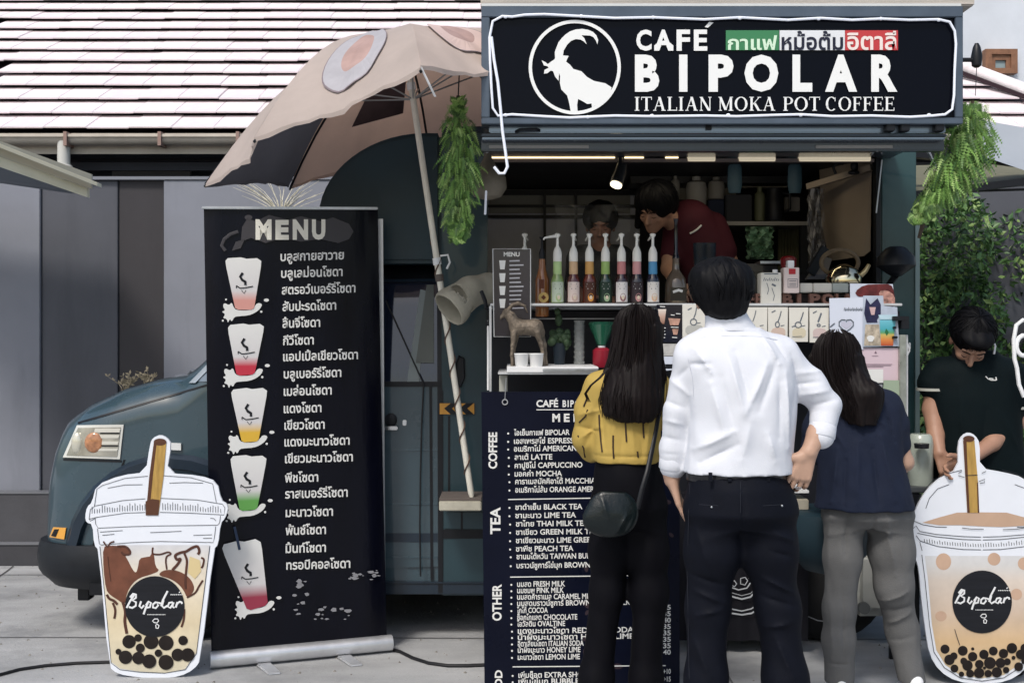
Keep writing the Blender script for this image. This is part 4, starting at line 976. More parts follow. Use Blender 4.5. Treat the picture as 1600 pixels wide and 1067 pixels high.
def pcup(ox, oy, rim, bot, colr, tilt=False):
    (ax_, ay), (bx_, by) = rim; (cx, cy), (dx_, dy_) = bot
    b_ = MB(); L2 = lambda p_, q_, t: (p_[0]+(q_[0]-p_[0])*t, p_[1]+(q_[1]-p_[1])*t)
    A, B, C, D = rim[0], rim[1], bot[1], bot[0]
    up = ((A[0]-D[0])*.06, (A[1]-D[1])*.06); dn_ = (-(A[0]-D[0])*.04, -(A[1]-D[1])*.04)
    mid = [L2(D, C, t) for t in (.85,.5,.15)]
    pts = [A, (L2(A,B,.08)[0]+up[0], L2(A,B,.08)[1]+up[1]), (L2(A,B,.45)[0]+up[0]*1.3, L2(A,B,.45)[1]+up[1]*1.3), (L2(A,B,.6)[0]+up[0]*.8, L2(A,B,.6)[1]+up[1]*.8), (L2(A,B,.9)[0]+up[0], L2(A,B,.9)[1]+up[1]), B, L2(B,L2(C,D,-.2),.12), C]+[(x+dn_[0], y+dn_[1]) for x, y in mid]+[D, L2(A,L2(D,C,-.2),.12)]
    sx, sy = L2(D, C, .5); k = 1.
    spt = MB(); base = [(-32,-8),(-24,-4),(-20,-9),(-16,2),(-8,4),(6,4),(14,0),(20,-8),(28,-6),(24,2),(16,8),(6,12),(-8,13),(-16,14),(-20,22),(-23,17),(-26,24),(-28,17),(-34,16),(-30,10),(-36,6),(-30,4),(-34,-2)]
    spt.poly(bpl, sm([(sx+x, sy+y) for x, y in base], 1), .004); spt.disc(bpl, sx+34, sy-12, 4, .004, ry=2.5); spt.disc(bpl, sx-34, sy+20, 1.6, .0042); spt.disc(bpl, sx+26, sy+6, 1.8, .0042); spt.disc(bpl, sx-29, sy-13, 1.5, .0042)
    spt.build('splash_print', pw, bn)
    b_.poly(bpl, pts, .006); co = b_.build('cup_print', mat('cup_grad_'+str(ox), colr, .45, grad=[(0,colr),(.18,colr),(.36,(.62,.6,.6)),(1,(.72,.72,.70))]), bn)
    cx, cy = (A[0]+B[0]+C[0]+D[0])/4, (A[1]+B[1]+C[1]+D[1])/4; q = MB()
    q.stroke(bpl, [(cx-2,cy-18),(cx-6,cy-12),(cx-3,cy-7),(cx+2,cy-4),(cx+2,cy+1)], 4, .008); q.stroke(bpl, [(cx-12,cy+2),(cx-6,cy+6),(cx+4,cy+5),(cx+14,cy+3)], 1.6, .008); q.stroke(bpl, [(cx-4,cy+9),(cx,cy+14),(cx+3,cy+9)], 1, .008); q.stroke(bpl, [(cx-12,cy+2),(cx-12,cy+6)], 1.3, .008)
    q.build('cup_mark', black, co)
pcup(1,0, ((352,408),(408,408)), ((367,481),(397,481)), (.62,.30,.26))
pcup(2,0, ((356,512),(412,510)), ((369,584),(398,582)), (.50,.035,.06))
pcup(3,0, ((361,613),(417,610)), ((377,688),(404,686)), (.68,.42,.05))
pcup(4,0, ((360,717),(416,716)), ((374,795),(402,792)), (.12,.34,.08))
pcup(5,0, ((347,856),(407,846)), ((385,950),(418,940)), (.30,.04,.07))
b_ = MB(); b_.stroke(bpl, [(366,822),(370,840),(374,858)], 4, .009); b_.build('straw_print', mat('straw_blue', (.03,.05,.10), .5), bn)
b_ = MB()
for i in range(46):
    x = rnd.choice([rnd.uniform(540,592), rnd.uniform(455,480), rnd.uniform(490,560)]); y = {True: rnd.uniform(890,905)}.get(x > 545, rnd.uniform(905,960) if x < 482 else rnd.uniform(945,968)); r = rnd.uniform(1.5,5)
    b_.poly(bpl, [(x+r*rnd.uniform(.6,1.5)*math.cos(a), y+r*.6*rnd.uniform(.5,1.3)*math.sin(a)) for a in (0,.9,1.8,2.7,3.6,4.5,5.4)], .004+i*.0001)
b_.build('bottom_splash_print', mat('splash_pale', (.25,.25,.27), .5), bn, kind='stuff')
# ------------------------------------------------------------------ hanging menu board
mbd = thing('menu_board', 'tall navy menu board listing coffee, tea and other drinks behind the woman in yellow', 'board', P(905, 1067, 4.85))
mp = YP(4.85)
b_ = MB(); b_.add([mp(752,612,0), mp(1062,612,0), mp(1062,1068,0), mp(757,1068,0)]+[mp(752,612,-.012), mp(1062,612,-.012), mp(1062,1068,-.012), mp(757,1068,-.012)], [(0,1,2,3),(7,6,5,4),(0,4,5,1),(1,5,6,2),(2,6,7,3),(3,7,4,0)])
b_.build('board', mat('board_navy', (.0028,.0042,.0135), .3, 0, .2, 3, spec=.15), mbd)
b_ = MB(); q = mp(789,628,.004); b_.tube([(q.x+.011*math.cos(a), q.y, q.z+.011*math.sin(a)) for a in [k*math.pi/8 for k in range(16)]], .0025, 6, closed=True); b_.tube([mp(789,624,.006), mp(790,606,.01), mp(791,590,.02)], .0015, 4); b_.build('eyelet', alum, mbd)
b_ = MB(); fit(b_, mp, 'CAFÉ', 838, 872, 622, 636, .002, wt=.03); fit(b_, mp, 'BIPOLAR', 879, 932, 625, 636, .002, wt=.03, sp=1.3); b_.build('heading', pw, mbd)
b_ = MB(); b_.stroke(mp, [(838,640),(960,640)], 1.3, .002); b_.build('rule', pw, mbd)
for c, x0, x1 in (('M',863,875),('E',881,890),('N',896,907),('U',913,924)): b_ = MB(); fit(b_, mp, c, x0, x1, 646, 659, .002, wt=.04); b_.build('heading_letter', pw, mbd)
def vfit(t_, x0, x1, y0, y1):    # heading that reads upwards
    v, f = glyphs(t_, .03); xs_ = [a for a, b in v]; ys_ = [b for a, b in v]; ax_, bx_, ay, by = min(xs_), max(xs_), min(ys_), max(ys_)
    b_ = MB(); b_.add([mp(x1-(x1-x0)*(1-(b-ay)/(by-ay))*1.0 if False else x0+(x1-x0)*(1-(b-ay)/(by-ay)), y1-(y1-y0)*(a-ax_)/(bx_-ax_), .002) for a, b in v], f); b_.build('side_heading', pw, mbd)
vfit('COFFEE', 763, 777, 675, 732); vfit('TEA', 766, 782, 792, 834); vfit('OTHER', 769, 784, 912, 969); vfit('ADD', 773, 785, 1046, 1085)
rowsL = [('ไอเย็นกาแฟ BIPOLAR',803,890,676),('เอสเพรสโซ่ ESPRESSO',803,905,689),('อเมริกาโน่ AMERICANO',803,910,701),('ลาเต้ LATTE',804,863,714),('คาปูชิโน่ CAPPUCCINO',804,910,727),('มอคค่า MOCHA',804,878,740),('คาราเมลมัคคิอาโต้ MACCHIATO',805,945,752),('อเมริกาโน่ส้ม ORANGE AMERICANO',805,960,765),
 ('ชาดำเย็น BLACK TEA',805,910,792),('ชามะนาว LIME TEA',805,900,805),('ชาไทย THAI MILK TEA',806,920,818),('ชาเขียว GREEN MILK TEA',806,935,831),('ชาเขียวมะนาว LIME GREEN TEA',806,955,844),('ชาพีช PEACH TEA',806,896,857),('ชานมไต้หวัน TAIWAN BUBBLE TEA',807,960,869),('บราวน์ชูการ์ไข่มุก BROWN SUGAR',807,960,883),
 ('นมสด FRESH MILK',808,883,912),('นมชมพู PINK MILK',808,881,922),('นมสดคาราเมล CARAMEL MILK',808,930,932),('นมสดบราวน์ชูการ์ BROWN SUGAR MILK',808,985,942),('โกโก้ COCOA',808,856,953),('ช็อกโกแลต CHOCOLATE',808,902,964),('โอวัลติน OVALTINE',808,883,974),('แดงมะนาวโซดา RED LIME SODA',809,990,985),('น้ำผึ้งมะนาวโซดา HONEY LIME',809,990,995),('อิตาเลียนโซดา ITALIAN SODA',809,912,1005),('น้ำผึ้งมะนาว HONEY LIME',809,907,1015),('มะนาวโซดา LEMON LIME',809,906,1026),
 ('เพิ่มช็อต EXTRA SHOT',810,918,1054),('เพิ่มไข่มุก BUBBLE',810,905,1064)]
for t_, x0, x1, y in rowsL:
    b_ = MB(); fit(b_, mp, t_, x0, x1, y-4.5, y+4, .002, wt=.02, base=True, dy=-(x1-x0)*.012); b_.disc(mp, x0-9, y+1, 1.6, .002, n=8); b_.build('menu_line', pw, mbd)
for x, y, y2 in ((794,780,776),(797,901,898),(801,1041,1039)):
    b_ = MB(); b_.stroke(mp, [(x,y),(1040,y2)], 1.6, .002); b_.build('rule', pw, mbd)
for i, (t_, y) in enumerate((('35',948),('35',958),('40',968),('35',978),('35',988),('35',998),('35',1008),('40',1018),('+10',1048),('+15',1060))):
    b_ = MB(); fit(b_, mp, t_, 1036, 1048, y-4, y+4, .002, wt=.02); b_.build('price', pw, mbd)
b_ = MB(); bq = mat('bean_print', (.03,.018,.025), .5)
for i in range(75):
    x = rnd.uniform(915,1056); y = rnd.uniform(735,1062); r = rnd.uniform(4,8); a = rnd.uniform(0,3.14)
    b_.poly(mp, [(x+r*math.cos(t)*math.cos(a)-r*.6*math.sin(t)*math.sin(a), y+r*math.cos(t)*math.sin(a)+r*.6*math.sin(t)*math.cos(a)) for t in [k*math.pi/6 for k in range(12)]], .0004+i*.00001)
b_.build('bean_print', bq, mbd, kind='stuff')
# ------------------------------------------------------------------ drink cut-outs
inkm = mat('ink', (.02,.022,.03), .6)
whb = mat('cutout_white', (.74,.77,.83), .4, 0, .03, 5)
def script(b_, pl_, f_, w_, e):
    S = [[(375,418),(400,370),(440,312)],[(402,340),(425,312),(448,318),(447,342),(420,362),(448,375),(446,402),(418,418),(392,410)],[(487,368),(474,405),(490,420),(510,398)],[(541,375),(522,420),(506,465)],[(524,398),(545,370),(563,380),(555,412),(530,416)],[(602,374),(580,390),(578,415),(600,420),(620,398),(606,376),(640,385)],[(643,405),(655,360),(680,315),(692,292)],[(660,360),(648,402),(662,418),(690,402)],[(732,376),(704,380),(692,408),(712,418),(736,385)],[(738,376),(728,408),(745,416)],[(768,374),(755,415)],[(758,400),(770,382),(786,372),(800,376),(803,388)]]
    for s_2 in S: b_.stroke(pl_, [f_(x, y) for x, y in s_2], w_, e, n=8)
    for x in range(715, 800, 14): b_.stroke(pl_, [f_(x,322), f_(x+8,316)], w_*.45, e)
    b_.stroke(pl_, [f_(780,305), f_(790,296)], w_*.5, e)
    for x in range(535, 668, 11): b_.stroke(pl_, [f_(x,466), f_(x+7,469)], w_*.4, e)
    b_.stroke(pl_, [f_(575,515), f_(590,500), f_(615,500), f_(622,515), f_(608,530), f_(585,525)], w_*.5, e, closed=True); b_.stroke(pl_, [f_(600,545), f_(612,538), f_(625,550), f_(618,570), f_(602,568)], w_*.5, e, closed=True)
def outline_board(b_, pl_, pts, th=.012): b_.poly(pl_, pts, 0, 0, th)
c2 = lambda L_: [(x/2.56, 650+y/2.56) for x, y in L_]
c7 = lambda L_: [(130+x/5.335, 670+y/5.335) for x, y in L_]
cL = thing('cup_cutout', 'white edged cut-out of a brown sugar milk drink with a flat lid, at the left', 'cut-out', P(245, 1058, 5.02))
kp = YP(5.02)
b_ = MB(); outline_board(b_, kp, sm(c2([(583,225),(600,110),(612,86),(640,74),(668,86),(686,112),(665,228),(800,238),(868,262),(885,338),(908,350),(912,372),(900,408),(882,428),(872,515),(855,530),(802,975),(775,1012),(720,1040),(640,1047),(560,1044),(470,1030),(435,1000),(395,535),(376,515),(370,432),(345,425),(340,400),(348,362),(368,345),(385,275),(480,237)]), 1)); b_.build('board', whb, cL)
b_ = MB(); b_.poly(kp, c2([(402,515),(838,515),(785,945),(740,1010),(660,1025),(560,1020),(480,1008),(446,982)]), .001); b_.build('cream_print', mat('cream_print', (.62,.53,.38), .5, 0, .12, 7, grad=[(0,(.60,.55,.42)),(.4,(.66,.56,.38)),(.8,(.66,.60,.50)),(1,(.6,.6,.62))]), cL)
brn = mat('brown_print', (.14,.052,.03), .5, 0, .3, 9)
def spl(pts, n=5):      # smooth curve through points
    o = []
    for k in range(len(pts)-1):
        p0, p1, p2, p3 = pts[max(k-1,0)], pts[k], pts[k+1], pts[min(k+2,len(pts)-1)]
        for t in [q/n for q in range(n)]:
            o.append(tuple(.5*((2*p1[c])+(-p0[c]+p2[c])*t+(2*p0[c]-5*p1[c]+4*p2[c]-p3[c])*t*t+(-p0[c]+3*p1[c]-3*p2[c]+p3[c])*t**3) for c in (0,1)))
    return o+[pts[-1]]
b_ = MB(); b_.poly(kp, sm(c2([(412,522),(440,516),(500,520),(520,535),(522,552),(500,556),(512,575),(530,612),(545,628),(553,600),(558,568),(585,562),(604,560),(610,524),(617,556),(622,600),(640,618),(600,634),(560,645),(530,668),(508,705),(500,755),(478,738),(440,714),(424,692),(414,610)]),1), .0015)
b_.poly(kp, sm(c2([(632,636),(650,616),(690,612),(730,624),(762,648),(778,680),(774,704),(748,726),(738,700),(715,670),(680,648)]),2), .002)
brd = mat('brown_print_dark', (.075,.028,.018), .5, 0, .2, 12); b2 = MB()
for s_2, w_ in (([(612,524),(612,548),(640,552),(672,543),(684,550),(668,560),(664,580),(668,612)],2.6),([(690,614),(712,590),(722,570),(708,572),(702,556),(722,545),(745,540),(768,526),(790,520),(798,540),(792,552)],4.2),([(738,548),(748,575),(746,610),(742,655),(744,690)],3.6),([(805,565),(816,572),(812,596),(806,606)],3),([(428,712),(438,728),(458,738),(470,752)],4),([(452,745),(462,775),(458,808)],3.6),([(492,742),(502,780),(500,820),(508,868)],4.6),([(738,770),(736,810),(726,842)],3.2),([(748,724),(780,706),(796,680),(812,655)],3),([(470,520),(500,520),(518,534),(520,550),(498,552),(486,542)],3.4),([(414,500),(430,520),(442,506),(458,500)],2.4),([(432,560),(436,600),(444,660)],1.2)):
    b2 = MB(); b2.stroke(kp, spl(c2(s_2)), w_, .003, n=8); b2.build('syrup_drip', brd, cL)
b_.build('syrup_print', brn, cL)
b_ = MB(); b_.poly(kp, c2([(760,560),(800,575),(805,620),(780,650),(752,625)]), .003); b_.build('cream_print', mat('butter_print', (.62,.50,.27), .5), cL)
gold = mat('straw_gold', (.42,.26,.07), .45, 0, .25, 8, stretch=(6,1,1))
b_ = MB(); b_.poly(kp, c2([(616,106),(666,106),(655,240),(634,396),(584,396),(598,240)]), .003); sto = b_.build('straw_print', gold, cL)
b_ = MB(); b_.poly(kp, c2([(616,106),(628,106),(612,240),(598,396),(584,396),(598,240)]), .0036); b_.poly(kp, c2([(610,330),(640,335),(634,396),(584,396),(583,340)]), .0034); b_.disc(kp, 641/2.56, 650+103/2.56, 10, .004, ry=5.5); b_.build('straw_edge_print', mat('straw_brown', (.09,.035,.018), .5), sto)
b_ = MB(); lines = [[(95,640),(115,500),(160,470),(350,410),(540,392)],[(660,388),(900,405),(1080,455),(1110,610)],[(50,750),(60,670),(100,640),(330,595),(520,580)],[(640,576),(950,590),(1160,625),(1182,655),(1175,715),(900,700),(640,693)],[(50,750),(110,735),(350,700),(520,694)],[(100,740),(105,790),(125,825),(400,812),(640,806),(1120,800),(1138,780),(1145,722)],[(120,830),(135,955),(150,965),(400,945),(640,935),(1085,945),(1095,900),(1105,810)],[(50,750),(60,765),(100,745)],[(205,492),(350,465),(495,463)],[(720,450),(850,445),(1000,450)],[(140,858),(250,850),(330,845)],[(160,885),(260,875)],[(560,862),(700,856),(820,850)],[(920,885),(1075,880)],[(1000,910),(1075,908)],[(1060,742),(1090,745),(1108,765)]]
for s_2 in lines: b_.stroke(kp, c7(s_2), .8, .002)
b_.stroke(kp, c2([(400,520),(418,700),(445,985),(480,1012),(560,1022),(660,1026),(742,1012),(786,948),(812,740),(840,518)]), .9, .002)
for x in range(75, 1160, 21):
    if 520 < x < 650: continue
    y = 690+abs(x-640)**1.7*.0006; h = rnd.uniform(25, 60)
    b_.stroke(kp, c7([(x, y-(690-586)*.5-h/2+rnd.uniform(-5,25)), (x+rnd.uniform(-2,2), y-15)]), .8, .002)
b_.build('ink_lines', inkm, cL)
b_ = MB(); b_.disc(kp, 620/2.56, 650+760/2.56, 46.5, .004, n=48, ry=47.5); lb = b_.build('round_label', mat('label_black', (.008,.009,.013), .4, 0, .3, 8, stretch=(.5,1,8)), cL)
b_ = MB(); script(b_, kp, lambda x, y: (242+(x-590)/5.156*1.04, 945+(y-400)/5.156*1.08), 3.1, .006); b_.build('script_lettering', mat('label_white', (.72,.73,.74), .5), lb)
b_ = MB(); prl = mat('pearl_print', (.012,.008,.007), .35, 0, .4, 12)
for i, (x, y, r) in enumerate(((517,900,27),(553,885,15),(605,900,30),(665,905,30),(733,895,19),(562,925,18),(475,940,12),(503,962,27),(555,965,25),(598,978,28),(665,982,30),(712,952,25),(752,952,27),(635,945,15))): b_.disc(kp, x/2.56, 650+y/2.56, r/2.56, .003+i*.0002)
b_.build('pearl_print', prl, cL)
b_ = MB(); a = P(210, 1050, 5.04); 
for x in (205, 280): b_.bar(P(x,1000,5.04), (P(x,1000,5.04).x, 5.22, 0.006), .03, .012)
b_.build('prop', whb, cL)
# right cut-out
cR = thing('cup_cutout', 'white edged cut-out of a milk tea cup with a domed lid, at the right', 'cut-out', P(1534, 1068, 4.92))
rp2 = YP(4.92)
mir = lambda L_: L_+[(3068-x, y) for x, y in L_[::-1]]
b_ = MB(); half = [(1497,733),(1470,745),(1448,765),(1431,793),(1424,820),(1424,850),(1431,872),(1436,890),(1439,930),(1445,978),(1452,1022),(1468,1048),(1494,1064),(1534,1069)]
pts = [(1531,731),(1531,692),(1524,680),(1514,675),(1504,680),(1497,692)]+half+[(3068-x, y) for x, y in half[::-1][1:-1]]+[(1571,738)]
b_.poly(rp2, sm(pts, 1), 0, 0, .012); b_.build('board', whb, cR)
bod = [(1445,868),(1450,905),(1456,975),(1463,1015),(1477,1038),(1500,1054),(1534,1059)]
b_ = MB(); b_.poly(rp2, mir(bod)[:-0 or None], .001); b_.build('tea_print', mat('tea_print', (.6,.45,.3), .5, 0, .10, 6, grad=[(0,(.56,.45,.30)),(.3,(.60,.42,.24)),(.55,(.58,.46,.36)),(.8,(.62,.54,.47)),(.93,(.62,.61,.60)),(1,(.62,.62,.63))]), cR)
b_ = MB()
for x, y, r, s_2 in ((1474,877,12,1.1),(1553,873,10,1.),(1470,962,9,.9),(1588,928,9,1),(1600,880,10,1)): b_.disc(rp2, x, y, r, .0016, ry=r*s_2)
b_.build('blush_print', mat('blush_print', (.53,.36,.26), .5, 0, .1, 8), cR, kind='stuff')
c5 = lambda L_: [(1420+x/5.333, 660+y/5.333) for x, y in L_]
foam = c5([(120,835),(250,790),(400,748),(600,752),(780,770)]); foam = foam+[(3068-x, y) for x, y in foam[::-1]][1:]+c5([(840,862),(650,866),(430,850),(250,850)])
foam = [(1441,816),(1467,808),(1495,800.5),(1534,800),(1573,800.5),(1601,808),(1627,816),(1600,821),(1565,823),(1534,822),(1500,820),(1467,820)]
b_ = MB(); b_.poly(rp2, foam, .0015); b_.build('foam_print', mat('foam_print', (.50,.34,.24), .5, 0, .06, 6), cR)
b_ = MB(); b_.poly(rp2, c5([(450,150),(545,150),(575,500),(585,750),(485,750),(468,450)]), .003); sto = b_.build('straw_print', gold, cR)
b_ = MB(); b_.poly(rp2, c5([(450,150),(478,150),(490,450),(505,750),(485,750),(468,450)]), .0036); b_.poly(rp2, c5([(565,500),(575,500),(585,750),(572,750)]), .0036); b_.disc(rp2, *c5([(497,135)])[0], 9, .0040, ry=5); b_.build('straw_edge_print', MATS['straw_brown'], sto)
b_ = MB(); mk = lambda L_: [[(x, y) for x, y in c5(L_)], [(3068-x, y) for x, y in c5(L_)]]
for L_ in ([(35,815),(45,720),(100,590),(200,480),(320,425),(440,395)],[(140,715),(170,630),(240,550),(335,515)],[(30,815),(120,850),(230,868),(315,870)],[(35,880),(60,860),(90,905),(230,930),(450,948),(600,952)],[(70,920),(230,950),(450,972),(600,976)],[(60,940),(75,960),(95,985),(240,1030),(450,1055),(600,1058)],[(90,990),(110,1067)]):
    for s_2 in mk(L_): b_.stroke(rp2, s_2, .9, .002)
for s_2 in (c5([(440,875),(520,885),(620,886)]), c5([(780,890),(900,885),(960,875)]), c5([(410,420),(440,405)]), c5([(410,440),(460,455)]), c5([(470,440),(570,435)]), c5([(605,420),(640,405)]), c5([(580,490),(630,470),(625,500),(590,505)]), [(1491,982),(1495,995),(1499,1007)]): b_.stroke(rp2, s_2, 1., .005)
L_ = [(1440,866),(1445,905),(1452,975),(1459,1018),(1475,1042),(1500,1058),(1534,1063)]
b_.stroke(rp2, L_+[(3068-x, y) for x, y in L_[::-1]][1:], 1, .003)
for x in range(1444, 1626, 4):
    y = 852-abs(x-1534)**1.8*.0022; b_.stroke(rp2, [(x, y-rnd.uniform(2,5)), (x+.5, y+2)], .9, .002)
b_.build('ink_lines', inkm, cR)
b_ = MB(); b_.disc(rp2, 1534, 939.5, 46.5, .004, n=48, ry=49); lb = b_.build('round_label', MATS['label_black'], cR)
b_ = MB(); script(b_, rp2, lambda x, y: (1534.5+(x-592)/5.156*1.02, 934+(y-380)/5.156*1.05), 3.0, .006); b_.build('script_lettering', MATS['label_white'], lb)
b_ = MB()
for i, (x, y, r) in enumerate(((290,790,37),(433,803,40),(513,788,13),(512,850,38),(603,832,38),(678,805,36),(760,825,38),(828,782,42),(325,875,42),(360,845,30),(365,945,32),(440,885,28),(470,920,42),(565,910,35),(650,900,48),(735,900,40),(790,890,28),(840,858,16),(780,957,26),(490,985,32),(562,980,42),(635,985,30),(705,975,42),(420,990,22),(605,940,12),(895,830,38),(930,780,36),(880,930,36),(930,880,30))): b_.disc(rp2, 1420+x/5.156, 860+y/5.156, r/5.156, .0025+i*.00015)
b_.build('pearl_print', prl, cR)
b_ = MB()
for x in (1500, 1570): b_.bar(P(x,1000,4.94), (P(x,1000,4.94).x, 5.12, 0.006), .03, .012)
b_.build('prop', whb, cR)
# cables on the ground
cabm = mat('cable_black', (.01,.01,.012), .5)
def gp(px, py): Y = 1.5*FPX/(py-520); return Vector(((px-800)/FPX*Y, Y, .008))
b_ = MB(); b_.tube([gp(x, y) for x, y in ((-120,1085),(0,1056),(30,1048),(70,1042),(120,1038),(180,1036),(230,1036),(300,1030))], .007, 8); b_.build('ground_cable', cabm, label='black cable curving across the pale concrete at the lower left', cat='cable', loc=gp(70,1042), smooth=True)
b_ = MB(); b_.tube([gp(x, y) for x, y in ((590,1012),(625,1020),(645,1030),(670,1038),(700,1042),(730,1042),(780,1040),(840,1042))], .008, 8); b_.build('ground_cable', cabm, label='black cable on the ground between the banner and the menu board', cat='cable', loc=gp(700,1042), smooth=True)
b_ = MB(); b_.tube([P(603,470,5.6)]+[P(x, y, 5.585) for x, y in ((662,600),(659,660),(657,740),(656,820),(657,900))], .004, 6); b_.build('wall_cable', cabm, label='thin black wire hanging down the truck door', cat='cable', loc=P(660,900,5.58), smooth=True)
# ------------------------------------------------------------------ things inside the truck
def simple(name, label, cat, b_, mats, **k): return b_.build(name, mats, label=label, cat=cat, **k)
IY = 6.75
b_ = MB(); b_.pbox(770,985,252,262,6.3,6.6); b_.pbox(985,1250,252,286,6.45,6.7)
simple('overhead_cabinet', 'black cabinet hanging under the truck ceiling above the service hatch', 'cabinet', b_, black, bevel=.004)
sh = thing('wall_shelf', 'long pale shelf across the back of the truck holding jugs and canisters', 'shelf', P(1190,350,6.5))
b_ = MB(); b_.pbox(1118,1262,346,352,6.3,6.7); b_.build('board', mat('shelf_grey', (.30,.29,.27), .5, 0, .1, 8), sh)
b_ = MB(); b_.pbox(1160,1230,285,293,6.6,6.7); b_.pbox(1050,1150,286,312,6.68,6.72); b_.build('back_rail', mat('rail_beige', (.27,.25,.2), .6), sh)
def canister(name, label, px0, px1, py0, py1, Y, m_, cat='canister', lid=None, n=16):
    c = P((px0+px1)/2, py1, Y); r = M((px1-px0)/2, Y); h = M(py1-py0, Y)
    t = thing(name, label, cat, c); b_ = MB(); b_.lathe(c, [(r*.9,0),(r,h*.05),(r,h*.62),(r*.9,h*.78),(r*.45,h*.86)], n); b_.build('body', m_, t, smooth=True)
    b_ = MB(); b_.lathe((c.x,c.y,c.z+h*.86), [(r*.42,0),(r*.42,h*.13),(r*.3,h*.14)], n); b_.build('cap', lid or m_, t, smooth=True); return t
wj = mat('jug_white', (.28,.27,.25), .5); gj = mat('jug_grey', (.2,.19,.17), .5)
canister('jug', 'pale round jug on the back shelf left of the taller white one', 1048, 1062, 275, 312, 6.4, gj)
canister('jug', 'tallest white jug on the back shelf above the maroon shirt', 1072, 1104, 276, 322, 6.4, wj)
canister('jug', 'squat grey jug right of the tallest white jug on the back shelf', 1106, 1132, 277, 312, 6.4, gj)
canister('canister', 'olive canister standing beside the black jug on the back shelf', 1178, 1196, 292, 346, 6.4, mat('canister_olive', (.13,.14,.08), .5))
nb = mat('navy_cloth', (.012,.018,.04), .8)
b_ = MB(); b_.pbox(1107,1132,312,346,6.35,6.6); simple('storage_box', 'small navy box at the left end of the back shelf', 'box', b_, nb, bevel=.006)
b_ = MB(); b_.pbox(1134,1175,304,347,6.33,6.6); simple('storage_box', 'larger dark box beside the small navy box on the back shelf', 'box', b_, mat('box_dark', (.012,.014,.02), .6), bevel=.006)
tl = mat('teal_bracket', (.02,.05,.075), .6)
for px, lb_ in ((1138,'blue plastic bag hanging from the ceiling above the storage boxes'),(1232,'blue plastic bag hanging from the ceiling beside the beige board')):
    b_ = MB(); b_.tube([P(px+10,248,6.0),P(px+10,262,6.0),P(px+10,290,6.0),P(px+10,302,6.0)], [.015,.036,.038,.03], 8, flat=.5); simple('hanging_bag', lb_, 'bag', b_, tl, smooth=True, group='blue bags hanging from the truck ceiling')
jg = thing('black_jug', 'large black milk jug with a handle on the back shelf', 'jug', P(1210,346,6.35))
c = P(1210,346,6.35); b_ = MB(); b_.lathe(c, [(.05,0),(.055,.01),(.05,.12),(.038,.16),(.045,.18)], 16); b_.build('body', black, jg, smooth=True)
b_ = MB(); b_.tube([c+Vector((.04,0,.16)), c+Vector((.085,0,.15)), c+Vector((.085,0,.07)), c+Vector((.045,0,.04))], .008, 8); b_.build('handle', black, jg, smooth=True)
b_ = MB(); b_.pbox(1226,1250,308,330,6.4,6.5); simple('paper_box', 'small pale box beside the black jug on the back shelf', 'box', b_, gj, bevel=.004)
b_ = MB()
for k in range(7): b_.pbox(1216+k*5, 1220.5+k*5, 353, 425, 6.55+.01*(k % 2), 6.57+.01*(k % 2))
simple('curtain', 'olive strip curtain hanging below the right end of the back shelf', 'curtain', b_, mat('curtain_olive', (.11,.11,.06), .8, 0, .2, 6))
b_ = MB(); b_.pbox(1251,1262,352,436,6.3,6.34); simple('shelf_post', 'black upright post at the right end of the back shelf', 'post', b_, black)
# crumpled clear film
def film(name, label, px0, px1, py0, py1, Y, m_, seed=0):
    b_ = MB(); R2 = random.Random(seed); rows = []
    for j in range(16):
        row = []
        for i in range(12):
            row.append(P(px0+(px1-px0)*i/11+R2.uniform(-2,2), py0+(py1-py0)*j/15, Y+R2.uniform(-.03,.03)+.04*math.sin(i*1.3+j*.7)))
        rows.append(row)
    b_.sheet(rows); return simple(name, label, 'plastic sheet', b_, m_)
fmx = mat('clear_film', (.45,.47,.5), .12, 0, coat=.4, alpha=.10)
film('plastic_film', 'crinkled clear plastic sheet hanging behind the syrup pumps', 868, 985, 320, 470, 6.05, fmx, 3)
film('plastic_film', 'crinkled clear plastic sheet beside the beige board', 1262, 1288, 295, 425, 6.0, mat('film_grey', (.5,.5,.52), .15, 0, coat=1, alpha=.5), 5)
film('plastic_bag', 'green printed plastic bag hanging below the back shelf', 1166, 1208, 354, 405, 6.3, mat('bag_green', (.3,.5,.35), .2, 0, .5, 14, coat=1), 9)
kb = mat('kraft_board', (.26,.21,.16), .7, 0, .12, 3, bump=.1, bs=10)
bb = thing('beige_board', 'large tilted beige cover board leaning inside the right end of the hatch', 'board', P(1325,400,6.0))
b_ = MB(); q = [P(1280,262,6.2), P(1362,250,5.8), P(1360,392,5.8), P(1350,400,5.82), P(1296,408,6.1), P(1284,350,6.15)]
b_.add(q+[v+Vector((.01,.02,0)) for v in q], [tuple(range(6)), tuple(range(11,5,-1))]+[(i,6+i,6+(i+1) % 6,(i+1) % 6) for i in range(6)]); b_.build('sheet', kb, bb)
b_ = MB(); b_.bar(P(1262,292,6.0), P(1362,262,5.75), .03, .03); b_.build('brace', kb, bb)
b_ = MB(); b_.tube([P(1306,272,5.8),P(1302,262,5.8),P(1308,254,5.8),P(1318,256,5.8)], .008, 6); b_.ball(P(1335,260,5.78), (.02,.02,.03)); b_.ball(P(1334,270,5.76), (.03,.02,.012)); b_.build('hook', black, bb)
b_ = MB(); b_.bar(P(1290,387,5.7), P(1266,428,5.68), .018, .05); simple('black_strap', 'thick black strap slanting down in front of the plastic sheet', 'strap', b_, black, bevel=.003)
